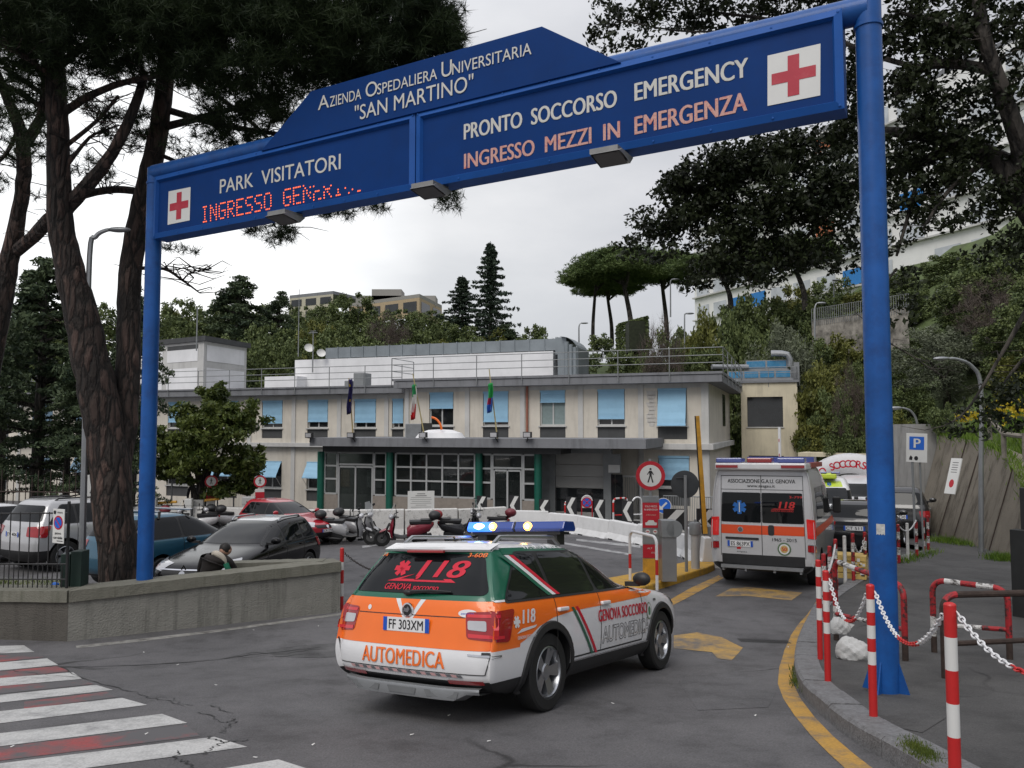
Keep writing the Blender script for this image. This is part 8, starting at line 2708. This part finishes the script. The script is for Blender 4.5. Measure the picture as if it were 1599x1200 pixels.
def nopark(mb,M,r,cross=True):
    mb.lathe([(r,-0.01),(r,0)],28,0,M)
    flat(mb,disc(28,r),M,0,0); flat(mb,disc(28,r * 0.78),M,0.003,1)
    for s in ((1,-1) if cross else (-1,)):
        c = 0.7071 * s
        pts = [(-0.78,-0.09),(0.78,-0.09),(0.78,0.09),(-0.78,0.09)]
        flat(mb,[((a * 0.7071 - b * c) * r,(a * c + b * 0.7071) * r) for a,b in pts],M,0.005,0)

q = MB(); nopark(q,Matrix.Translation((0,-0.025,hgt(b,785,916))) @ Mx,0.19); q.build('round_sign',[M_signr,M_signb],t)
b = far(859,33.2)
t = thing('no_parking_sign','round no parking sign on the grey panel left of the roller shutter','road sign',b,-math.atan2(b.x,b.y))
q = MB(); q.tube([(0,0,0),(0,0,hgt(b,710,859))],0.03,7); q.build('post',M_steelp,t)
q = MB(); nopark(q,Matrix.Translation((0,-0.04,hgt(b,719,859))) @ Mx,0.22,False); q.build('round_sign',[M_signr,M_signb],t)
q = MB(); z = hgt(b,734,859); q.box(-0.16,0.16,-0.05,-0.03,z - 0.08,z + 0.08,0); q.box(-0.11,0.11,-0.053,-0.051,z - 0.03,z + 0.01,1); q.build('plate',[M_signw,M_ink],t)
b = far(1035,24)
t = thing('blue_arrow_sign','round blue arrow sign on a white stand half hidden by the notice pillar','road sign',b,-math.atan2(b.x,b.y))
q = MB(); q.tube([(0.1,0,0),(0.1,0,hgt(b,780,1035))],0.03,7,0); q.tube([(0.1,0,0.3),(0.1,0,0.5)],0.033,7,1); q.build('stand',[M_white,M_signr],t)
q = MB(); Mk = Matrix.Translation((0,-0.04,hgt(b,790,1035))) @ Mx; flat(q,disc(24,0.24),Mk,0,1); flat(q,disc(24,0.22),Mk,0.003,0); flat(q,[(-.12,-.12),(.02,-.12),(-.03,-.07),(.12,.08),(.08,.12),(-.07,-.03),(-.12,.02)],Mk,0.006,1); q.build('round_sign',[M_signb,M_signw],t)
b = far(658,30.5)
t = thing('notice_board','white printed notice board before the entrance glazing','notice board',b,-math.atan2(b.x,b.y))
q = MB(); z0,z1 = hgt(b,800,658),hgt(b,767,658); w = 20.5 * b.y / FPX
q.box(-w,w,-0.02,0.02,z0,z1); q.build('panel',M_signw,t)
q = MB(); q.tube([(-w * .8,0.03,0),(-w * .8,0.03,z1)],0.025,6); q.tube([(w * .8,0.03,0),(w * .8,0.03,z1)],0.025,6); q.build('post',M_steelp,t)
q = MB()
for k,ww in enumerate((0.3,0.42,0.75,0.8,0.7,0.78,0.4,0.76,0.72)):
    z = z1 - 0.10 - k * (z1 - z0 - 0.15) / 9; q.box(-w * ww,w * ww,-0.0225,-0.021,z - (0.022 if k < 2 else 0.008),z + 0.004)
q.build('print_lines',M_plastg,t)
b = far(981,31)
t = thing('metal_gate','pale metal gate frame right of the roller shutter','gate',b,R(-20))
q = MB(); h = hgt(b,743,981); w = 0.48
for x in (-w,w):
    q.box(x - 0.03,x + 0.03,-0.03,0.03,0,h)
q.box(-w + .03,w - .03,-0.03,0.03,h - 0.06,h); q.box(-w + .03,w - .03,-0.03,0.03,0.1,0.16); q.build('gate_frame',M_frame,t)
q = MB()
for k in range(10):
    q.tube([(-w + 0.08 + k * 0.09,0,0.16),(-w + 0.08 + k * 0.09,0,h - 0.06)],0.01,5)
q.build('gate_bar',M_steelp,t)
fn = thing('iron_fence','grey bar fence under the right end windows','fence')
q = MB(); a,b = far(1035,29.5),far(1125,28.2); h = 1.15
for k in range(34):
    p = a.lerp(b,k / 33); q.tube([p,p + Vector((0,0,h))],0.012,5)
for z in (0.12,h):
    q.tube([a + Vector((0,0,z)),b + Vector((0,0,z))],0.02,5)
q.build('fence_bars',M_steelp,fn)

# inflatable arch and covered bay
c = at(1330,812,34); c.z = G(c.x,c.y)
t = thing('inflatable_arch','white inflatable first aid arch lettered in red behind the ambulances','inflatable arch',c,-math.atan2(c.x,c.y))
Ro,Ri = 2.5,1.68
q = MB(); n = 28; vs = []
sec = [(Ro,0.1),(Ro - 0.05,-0.35),(Ro - 0.25,-0.5),(Ri + 0.25,-0.5),(Ri + .05,-0.35),(Ri,0.1),(Ri + .2,0.5),(Ro - .2,0.5)]
for k in range(n + 1):
    a = PI * k / n
    for r,y in sec:
        vs.append((-math.cos(a) * r,y,math.sin(a) * r * 1.1))
m_ = len(sec)
q.add(vs,[(i * m_ + k,(i + 1) * m_ + k,(i + 1) * m_ + (k + 1) % m_,i * m_ + (k + 1) % m_) for i in range(n) for k in range(m_)],0,True)
q.build('arch_tube',mat('tent fabric',(0.62,0.62,0.64),0.6,var=0.04),t)
q = MB()
W = 'PRONTO SOCCORSO GENOVA'
for k,ch in enumerate(W):
    a = PI * (0.16 + 0.68 * k / (len(W) - 1))
    vs,fs = text_geo(ch,0.28,bold=0.01)
    rc = 1.97; ca,sa = math.cos(a),math.sin(a)
    # letters stand radially, tops outward
    V = [((-ca * (rc + y)) + sa * x,-0.51,((sa * (rc + y)) + ca * x) * 1.1) for x,y in vs]
    q.add(V,fs)
q.build('lettering',M_vred,t)
q = MB(); q.add([(Ri * 1.01 * -math.cos(PI * k / 20),0.2,Ri * 1.01 * math.sin(PI * k / 20)) for k in range(21)],[tuple(range(21))]); q.build('tent_curtain',mat('tent inside',(0.42,0.42,0.44),0.8,var=0.1),t)
t = thing('covered_bay','flat roofed dark ambulance bay behind the inflatable arch','canopy')
q = MB(); a,b = at(1246,709,36.5),at(1424,709,34.0)
z = a.z; dirv = (b - a).normalized(); nb_ = Vector((-dirv.y,dirv.x,0)) * 7
q.prism([tuple(a.xy),tuple(b.xy),tuple((b + nb_).xy),tuple((a + nb_).xy)],z - 0.12,z + 0.06); q.build('flat_roof',M_ylw,t)
q = MB()
for p in (a + dirv * 0.2,a + dirv * 2.4 + nb_ * .3,b - dirv * 0.2):
    q.cyl((p.x,p.y + 0.2,G(p.x,p.y)),(p.x,p.y + .2,z - 0.12),0.09,n=8)
q.build('column',M_steelp,t)
q = MB(); wquad(q,a + nb_ * .95,b + nb_ * .95,G(0,34) - 0.2,z - 0.13); q.build('shadow_sheet',mat('bay shadow',(0.06,0.06,0.058),0.9,var=0.3),t)  # near-black sheet: the shadow under the flat roof put into its colour

# parking sign, lamps, gate at right
b = gnd(1434,869,KH)
t = thing('parking_sign','white plate with a blue parking letter on two grey posts','road sign',b,-math.atan2(b.x,b.y))
q = MB(); h = hgt(b,678,1430); q.tube([(-0.05,0,0),(-0.08,0,h)],0.03,8); q.tube([(0.12,0.02,0),(0.09,0.02,h - 0.2)],0.022,8); q.build('post',M_steelp,t)
q = MB(); z0,z1 = hgt(b,722,1430),hgt(b,677,1430); w = 0.235; Mk = Matrix.Translation((-0.06,-0.045,0)) @ Mx @ Matrix.Rotation(R(-2),4,'Z')
q.box(-w,w,z0,z1,-0.02,0,0,Mk); q.build('plate',M_signw,t,0.004)
q = MB(); zc = z0 + (z1 - z0) * 0.66; s = 0.165; flat(q,[(-s,zc - s),(s,zc - s),(s,zc + s),(-s,zc + s)],Mk,0.004,0); text(q,'P',Mk @ Matrix.Translation((0,zc - 0.115,0)),h=0.23,mi=1,z=0.008,bold=0.03)
flat(q,[(-0.17,z0 + .06),(-0.10,z0 + .05),(-0.09,z0 + .12),(-0.13,z0 + .17),(-.16,z0 + .12)],Mk,0.004,2); flat(q,disc(12,0.045,-0.01,z0 + 0.10,0.055),Mk,0.004,2); q.build('symbol',[M_signb,M_signw,M_ink],t)

def street_lamp(pb,ptop,parm,d,label,r=0.055,head=0.5,grp=None):
    b = at(*pb,d)
    t = thing('street_lamp',label,'street lamp',b,0,grp)
    e,h = at(*ptop,d) - b,at(*parm,d) - b
    q = MB(); mid = Vector((e.x,e.y,e.z))
    arm = crom([(0,0,-0.2),mid * 0.5,mid,Vector((e.x * .75 + h.x * .25,0,e.z + (h.z - e.z) * 0.75)),Vector((e.x * .3 + h.x * .7,0,h.z * 1.0)),h],5)
    q.tube(arm,list(np.linspace(r,r * 0.45,len(arm))),8); q.build('pole',M_steel,t)
    q = MB(); dx = 1 if h.x > e.x else -1
    q.ball((h.x + dx * head * .3,h.y,h.z + 0.01),(head * 0.55,head * 0.2,head * 0.13),12,8); q.build('lamp_head',M_steel,t)
    return t

street_lamp((1532,858),(1532,606),(1478,561),20.6,'grey street lamp with curved arm in front of the retaining wall',0.07,0.42)
street_lamp((1433,800),(1433,668),(1405,638),29,'grey street lamp with curved arm behind the parking sign',0.06,0.5)
GL_ = 'lamps on the right hill'
street_lamp((1273,560),(1272,490),(1278,474),50,'lamp standing at the stone terrace left of the blue pole',0.07,0.6,GL_)
street_lamp((1462,492),(1462,462),(1470,449),52,'lamp on the grass slope right of the blue pole',0.06,0.7,GL_)
street_lamp((1302,480),(1302,448),(1302,438),60,'lamp before the pale hospital block',0.06,0.6,GL_)
street_lamp((1047,492),(1047,442),(1051,437),70,'lamp beside the umbrella pines',0.07,0.7,GL_)
street_lamp((904,540),(904,512),(909,505),75,'lamp low on the skyline left of the umbrella pines',0.08,0.7,GL_)
street_lamp((1069,560),(1069,494),(1073,490),56,'lamp rising out of the bare brown bush',0.06,0.6,GL_)
street_lamp((128,880),(140,400),(176,360),12.6,'tall grey street lamp post beside the leaning pine trunk',0.055,0.35)
b = at(1606,905,12.5); b.z = PV(b.x,b.y)
t = thing('iron_gate','black iron gate with sheet panel at the right edge of the picture','gate',b,R(-60))
q = MB(); q.box(-0.06,0.06,-0.06,0.06,0,2.0); q.build('gate_post',M_plast,t,0.01)
q = MB(); q.box(0.08,1.6,-0.02,0.02,0.1,1.75);
q.box(-0.10,0.3,-0.3,-0.1,0.0,1.35)
q.build('gate_sheet',mat('black sheet',(0.012,0.013,0.013),0.6,var=0.3),t)
# yellow slatted box and sandbags
b = gnd(1331,906,KH)
t = thing('yellow_box','low yellow slatted box with a torn black and white poster behind the bollards','box',b,R(-28))
q = MB()
for k in range(4):
    q.box(-0.34,0.26,0.0,0.5,0.02 + k * 0.12,0.125 + k * 0.12)
q.build('slat',mat('cream yellow',(0.60,0.42,0.13),0.7,var=0.1,dirt=0.3,dscale=5),t,0.005)
q = MB()
for k in range(14):
    x,z = random.uniform(0.02,0.2),random.uniform(0.08,0.40); q.box(x,x + random.uniform(.02,.07),-0.006,-0.002,z,z + random.uniform(.02,.07),k % 2)
q.build('poster',[M_signw,M_ink],t)

def sack(loc,size,rz,label,tied=False):
    q = MB(); n,m = 40,26; vs = []
    for j in range(m + 1):
        v = -1 + 2 * j / m
        for i in range(n):
            a = 2 * PI * i / n
            rr = (1 - abs(v) ** 3.2) ** 0.5
            wob = 1 + 0.10 * math.sin(2 * a + 3 * v) + 0.07 * math.sin(5 * a - 4 * v) + 0.05 * math.sin(9 * a + 8 * v) + 0.03 * math.sin(13 * a - 15 * v)
            x = v; y = rr * math.cos(a) * wob; z = rr * math.sin(a) * wob
            if z < -0.5: z = -0.5 - (z + 0.5) * 0.2
            vs.append((x * size[0],y * size[1],(z + 0.55) * size[2]))
    q.add(vs,[(j * n + i,j * n + (i + 1) % n,(j + 1) * n + (i + 1) % n,(j + 1) * n + i) for j in range(m) for i in range(n)],0,True)
    q.add([(size[0] * .9,-.05,size[2] * .3),(size[0] * 1.25,-.09,size[2] * .9),(size[0] * 1.25,.09,size[2] * .9),(size[0] * .9,.05,size[2] * .3)],[(0,1,2,3)])
    o = q.build('sandbag',mat('woven sack',(0.50,0.50,0.49),0.85,var=0.08,scale=12,bump=0.35,bscale=90,dirt=0.3,dcol=(0.25,0.24,0.22),dscale=6),None)
    o.location = loc; o.rotation_euler = (0,0,rz)
    return tag(o,label,'sandbag','sandbags by the blue pole')

b = gnd(1332,1030,KH); sack(b,(0.19,0.12,0.15),R(-15),'larger white sandbag leaning against the foot of the blue pole bollard')
b2_ = gnd(1318,1016,KH); sack(b2_ + Vector((0,0.12,0.18)),(0.13,0.10,0.12),R(25),'smaller white sandbag with a twisted neck lying on the larger one')

# left side: railing, sign, bin posts, totem
rl_ = thing('iron_railing','dark iron railing on the low wall at the left edge','railing')
q = MB(); a = Vector((WL.x,WL.y + 0.18,ZT[0] + 0.01)); b = Vector((at(112,800,11.6).x,W0.y + 0.16,ZT[1] + 0.01))
nb = 46
for k in range(nb + 1):
    p = a.lerp(b,k / nb)
    q.tube([p,p + Vector((0,0,1.10))],0.0085,5)
    if k < nb:
        p2_ = a.lerp(b,(k + 0.5) / nb); q.tube([p2_,p2_ + Vector((0,0,0.34))],0.0075,5)
for z in (0.12,0.34,1.08):
    q.tube([a + Vector((0,0,z)),b + Vector((0,0,z))],0.012,6)
q.tube([b,b + Vector((0,0,1.25))],0.022,8)
q.build('railing_bars',M_plast,rl_)
b = at(91,822,11.35)
t = thing('no_parking_plate','white driveway plate with a blue no parking disc hung on the iron railing','sign',b,0)
q = MB(); w,h = 0.125,0.245; Mk = face_cam(Vector((0,0,0)),0.45 + math.atan2(b.x,b.y) * 0.0); Mk.translation = Vector((0,0,0))
q.box(-w,w,-h,h,-0.012,0,0,Mk); q.build('plate',M_signw,t,0.004)
q = MB(); nopark(q,Mk @ Matrix.Translation((0,0.05,0.003)),0.10,False); q.build('round_mark',[M_signr,M_signb],t)
q = MB(); text(q,'passo',Mk @ Matrix.Translation((0,-0.115,0)),h=0.034,width=0.13,z=0.004,bold=0.03); text(q,'carrabile',Mk @ Matrix.Translation((0,-0.18,0)),h=0.036,width=0.20,z=0.004,bold=0.03); text(q,'GENOVA',Mk @ Matrix.Translation((0.03,0.185,0)),h=0.022,width=0.12,z=0.004,bold=0.02)
flat(q,[(-0.02,-0.215),(0.11,-0.215),(0.11,-0.205),(-0.02,-0.205)],Mk,0.004); flat(q,[(-.10,.17),(-.06,.17),(-.05,.21),(-.08,.225),(-.11,.21)],Mk,0.004); q.build('lettering',M_ink,t)
b = at(116,917,11.75)
t = thing('waste_bin','pair of dark green square bins on posts beside the railing','bin',b)
q = MB(); q.box(-0.16,-0.02,-0.1,0.1,0,0.50); q.box(0.0,0.16,-0.12,0.1,-0.02,0.54); q.build('bin_body',mat('dark green metal',(0.006,0.022,0.016),0.5,var=0.2),t,0.01)
q = MB(); q.ball((0,0,0),(0.06,0.05,0.045),12,8); o = q.build('blue_bag',mat('blue plastic',(0.01,0.12,0.5),0.5,bump=0.5,bscale=30),None); o.location = at(86,914,11.95); tag(o,'small blue plastic bag lying behind the railing','bag')
b = far(147,25.5)
t = thing('totem_sign','slim white information totem left of the leaning pine trunk','totem',b,-math.atan2(b.x,b.y))
q = MB(); z0,z1 = hgt(b,790,147),hgt(b,742,147); w = 0.165; q.box(-w,w,-0.05,0.05,0,z1); q.build('panel',M_signw,t,0.01)
q = MB()
for k in range(5):
    q.box(-0.09 + 0.02 * k,-0.03 + 0.02 * k,-0.0525,-0.051,z0 + 0.4 + 0.05 * k,z0 + 0.45 + 0.05 * k)
q.box(-0.08,0.05,-0.0525,-0.051,z1 - 0.08,z1 - 0.06); q.build('print_mark',M_plastg,t)
ff = thing('bar_fence','thin dark bar fence in front of the left wing','fence')
q = MB(); a,b = far(-60,24.5),far(120,23.5)
for k in range(20):
    p = a.lerp(b,k / 19); q.tube([p,p + Vector((0,0,2.0 + 0.2 * (k % 2)))],0.014,5)
for z in (1.0,1.55):
    q.tube([a + Vector((0,0,z)),b + Vector((0,0,z))],0.02,5)
q.build('fence_bars',M_rust,ff)

def ped_stand(px,d,yd,label):
    b = far(px,d)
    t = thing('no_pedestrians_sign',label,'road sign',b,-math.atan2(b.x,b.y),'no pedestrians signs by the far barrier')
    q = MB(); w = 0.15; q.box(-w,w,-0.04,0.04,0,hgt(b,yd + 12,px)); q.build('pillar',M_signw,t,0.008)
    q = MB(); z = hgt(b,yd + 22,px); q.box(-w - .003,w + .003,-0.046,-0.041,z - 0.12,z + 0.12); q.build('red_panel',M_signr,t)
    q = MB(); ped_disc(q,Matrix.Translation((0,-0.05,hgt(b,yd,px))) @ Mx,9.5 * b.y / FPX); q.build('round_sign',[M_signr,M_signw,M_ink],t)

ped_stand(331,27.5,752,'no pedestrians sign on a pillar in front of the map board')
ped_stand(407,27.5,752,'no pedestrians sign on a pillar behind the red car')
for px,d,w,yt,lb in ((390,27,0.2,776,'pale grey barrier cabinet left of the red car'),(297,27,0.11,779,'round topped pale post in the far barrier group'),(311,27.5,0.2,781,'pale grey barrier cabinet behind the white scooter'),(242,27,0.1,778,'small white cabinet just right of the left blue pole')):
    b = far(px,d); q = MB(); h = hgt(b,yt,px); q.box(-w,w,-0.2,0.2,0,h * 0.97); q.box(-w * 1.06,w * 1.06,-0.21,0.21,h * 0.8,h); o = q.build('barrier_cabinet',M_signw if w < .15 else mat('pale grey cabinet',(0.42,0.42,0.41),0.6,var=0.05),None,0.02); o.location = b; o.rotation_euler = (0,0,0.25); tag(o,lb,'cabinet','barrier cabinets')
for pa,pb,py,lb in ((225,276,786,'yellow barrier arm lowered right of the left blue pole'),(318,344,781,'yellow barrier arm lowered behind the first no pedestrians sign')):
    a,b = at(pa,py + 1,27.3),at(pb,py - 2,27.3); q = MB(); q.tube([a,b],0.045,8); o = q.build('boom_barrier',M_yellow,None)
    tag(o,lb,'barrier arm')
b = far(354,31)
t = thing('map_board','map board with a pale green plan under the glossy tree','map board',b,-math.atan2(b.x,b.y))
q = MB(); z0,z1 = hgt(b,775,354),hgt(b,751,354); w = 0.40; q.box(-w,w * 0.95,-0.04,0.0,z0,z1); q.box(-w - .03,w,0.003,0.04,z0 - .03,z1 + .03,1); q.build('panel',[mat('map paper',(0.36,0.37,0.22),0.6,var=0.05),M_plastg],t)
q = MB(); cz = (z0 + z1) / 2
for k in range(12):
    x,z = random.uniform(-.28,.12),random.uniform(-.16,.16); q.box(x,x + .09,-0.0425,-0.041,cz + z,cz + z + .06)
q.build('map_drawing',mat('map green',(0.14,0.24,0.14),0.6,var=0.4,scale=9),t)
q = MB(); q.tube([(-.3,.05,0),(-.3,.05,z0)],.03,6); q.tube([(.3,.05,0),(.3,.05,z0)],.03,6); q.build('post',M_plastg,t)
b = far(270,28)
t = thing('road_sign','dark back of a round road sign under the glossy tree','road sign',b)
q = MB(); h = hgt(b,740,270); q.tube([(0,0,0),(0,0,h + .15)],.03,7); q.build('post',M_steelp,t)
q = MB(); q.lathe([(0,-0.01),(0.21,-0.01),(0.21,0.01),(0,0.01)],24,0,Matrix.Translation((0,0.05,h)) @ Mx,False); q.build('sign_plate',mat('sign back grey',(0.045,0.05,0.055),0.5,0.2),t)

# ------------------------------------------------------------------ people
M_skin = mat('skin',(0.42,0.24,0.17),0.6,var=0.05)
M_hair = mat('dark hair',(0.012,0.010,0.009),0.6,var=0.3,scale=30)

def skin_body(name,J,E,mtl,parent,root,sub=2):
    names = list(J)
    me = bpy.data.meshes.new(name)
    me.from_pydata([J[k][0] for k in names],[(names.index(a),names.index(b)) for a,b in E],[])
    o = link(name,me,parent)
    o.modifiers.new('skin','SKIN')
    for i,k in enumerate(names):
        r = J[k][1]; r = r if hasattr(r,'__len__') else (r,r)
        me.skin_vertices[0].data[i].radius = r
        me.skin_vertices[0].data[i].use_root = k == root
    s = o.modifiers.new('sub','SUBSURF'); s.levels = s.render_levels = sub
    o.modifiers['skin'].use_smooth_shade = True
    me.materials.append(mtl)
    return o

def head(parent,c,hairm,face=(0,-1,0),r=0.10):
    q = MB(); M = frame(Vector(c),Vector(face).cross(Vector((0,0,1))) * -1,(0,0,1))
    q.ball((0,0,0),(r * 0.78,r * 1.16,r * 0.92),16,12,0,M @ Matrix(((1,0,0,0),(0,0,1,0),(0,1,0,0),(0,0,0,1))) @ Matrix.Rotation(0,4,'X'))
    q.ball((0,-0.01,r * 0.92),(0.014,0.02,0.02),8,6,0,M)
    for s in (1,-1):
        q.ball((s * 0.034,0.015,r * 0.80),(0.012,0.007,0.01),8,6,1,M); q.ball((s * r * 0.80,-0.01,0),(0.01,0.028,0.02),8,6,0,M)
    q.ball((0,-0.05,r * 0.78),(0.022,0.006,0.01),8,6,2,M)
    q.build('head',[M_skin,M_ink,mat('lips',(0.3,0.12,0.1),0.6)],parent)
    q = MB(); q.ball((0,r * 0.28,-r * 0.16),(r * 0.90,r * 1.02,r * 0.92),16,10,0,M); q.build('hair',hairm,parent)

def hand(parent,c,d,side):
    """relaxed hand: palm and five bent fingers"""
    d = Vector(d).normalized(); s = d.orthogonal().normalized() if abs(d.z) < 0.9 else Vector((1,0,0)); n_ = d.cross(s)
    q = MB(); c = Vector(c)
    q.tube([c,c + d * 0.04,c + d * 0.085],[0.022,0.034,0.030],8)
    for k,L in enumerate((0.062,0.072,0.068,0.052)):
        b0 = c + d * 0.08 + s * (-0.028 + 0.019 * k)
        q.tube([b0,b0 + d * L * .5 + n_ * 0.008,b0 + d * L * 0.9 + n_ * 0.03],[0.0095,0.0085,0.007],6)
    b0 = c + d * 0.03 - s * 0.028 * side
    q.tube([b0,b0 + d * 0.03 - s * 0.025 * side,b0 + d * 0.06 - s * 0.03 * side + n_ * .01],[0.012,0.010,0.008],6)
    q.build('hand',M_skin,parent)

# someone bending down behind the low wall, back to the camera
b = at(326,930,12.95); b.z = -1.34
t = thing('person','person in a dark jacket bending down behind the low wall, cream hood at the neck','person',b,0)
J = {'pelvis': ((0,0,0.42),(0.17,0.15)),'waist': ((0.02,-0.02,0.58),(0.18,0.15)),'chest': ((0.07,0.0,0.74),(0.19,0.15)),'upper': ((0.12,0.05,0.83),(0.14,0.12)),'neck': ((0.17,0.10,0.87),0.06),
     'kneeL': ((-0.14,0.40,0.44),0.085),'ankL': ((-0.14,0.18,0.08),0.055),'toeL': ((-0.14,0.36,0.04),0.045),'kneeR': ((0.14,0.42,0.46),0.085),'ankR': ((0.14,0.2,0.08),0.055),'toeR': ((0.14,0.38,0.04),0.045),
     'shL': ((-0.12,0.08,0.80),0.085),'elL': ((-0.24,0.22,0.56),0.06),'wrL': ((-0.12,0.42,0.42),0.04),'shR': ((0.26,0.10,0.78),0.085),'elR': ((0.34,0.26,0.56),0.06),'wrR': ((0.22,0.46,0.44),0.04)}
E = [('pelvis','waist'),('waist','chest'),('chest','upper'),('upper','neck'),('pelvis','kneeL'),('kneeL','ankL'),('ankL','toeL'),('pelvis','kneeR'),('kneeR','ankR'),('ankR','toeR'),('upper','shL'),('shL','elL'),('elL','wrL'),('upper','shR'),('shR','elR'),('elR','wrR')]
skin_body('body',J,E,mat('dark brown jacket',(0.020,0.016,0.015),0.85,var=0.2,bump=0.3,bscale=25),t,'pelvis')
head(t,(0.20,0.17,0.93),M_hair,(0.4,0.85,-0.1),0.10)
q = MB(); q.tube(crom([(0.05,0.02,0.89),(0.13,-0.03,0.90),(0.21,-0.01,0.84),(0.255,0.03,0.74)],4),[0.03,0.045,0.05,0.05,0.05,0.05,0.05,0.05,0.045,0.045,0.04,0.035,0.03],10); q.build('hood',mat('cream fleece',(0.50,0.45,0.38),0.95,bump=0.4,bscale=60),t)
q = MB(); q.tube(crom([(0.27,0.0,0.74),(0.30,0.0,0.66),(0.32,0.05,0.60)],3),0.045,8); q.build('green_cuff',mat('green cloth',(0.01,0.14,0.08),0.8),t)
hand(t,(-0.12,0.42,0.42),(0.1,0.8,-0.5),1); hand(t,(0.22,0.46,0.44),(-0.1,0.8,-0.5),-1)
# man standing by the map board
b = far(306,30)
t = thing('person','man in a dark suit standing under the glossy tree near the map board','person',b,0.3)
J = {'pelvis': ((0,0,0.95),(0.15,0.11)),'waist': ((0,0,1.12),(0.15,0.11)),'chest': ((0,0,1.32),(0.18,0.12)),'upper': ((0,0,1.45),(0.13,0.09)),'neck': ((0,0,1.54),0.055)}
E = [('pelvis','waist'),('waist','chest'),('chest','upper'),('upper','neck')]
for s,n_ in ((-1,'L'),(1,'R')):
    J.update({'kn' + n_: ((s * 0.11,0.0,0.50),0.075),'an' + n_: ((s * 0.12,0.02,0.09),0.05),'to' + n_: ((s * 0.13,-0.13,0.05),0.045),'sh' + n_: ((s * 0.19,0,1.42),0.07),'el' + n_: ((s * 0.25,0.02,1.14),0.05),'wr' + n_: ((s * 0.24,-0.08,0.90),0.035)})
    E += [('pelvis','kn' + n_),('kn' + n_,'an' + n_),('an' + n_,'to' + n_),('upper','sh' + n_),('sh' + n_,'el' + n_),('el' + n_,'wr' + n_)]
skin_body('body',J,E,mat('dark suit',(0.012,0.012,0.018),0.85,var=0.2),t,'pelvis')
head(t,(0,-0.01,1.66),M_hair,(0,-1,0),0.10)
q = MB(); q.add([(-0.05,-0.125,1.47),(0.05,-0.125,1.47),(0.0,-0.14,1.25)],[(0,2,1)]); q.build('shirt',M_signw,t)
hand(t,(-0.24,-0.08,0.90),(0,-0.2,-1),1); hand(t,(0.24,-0.08,0.90),(0,-0.2,-1),-1)
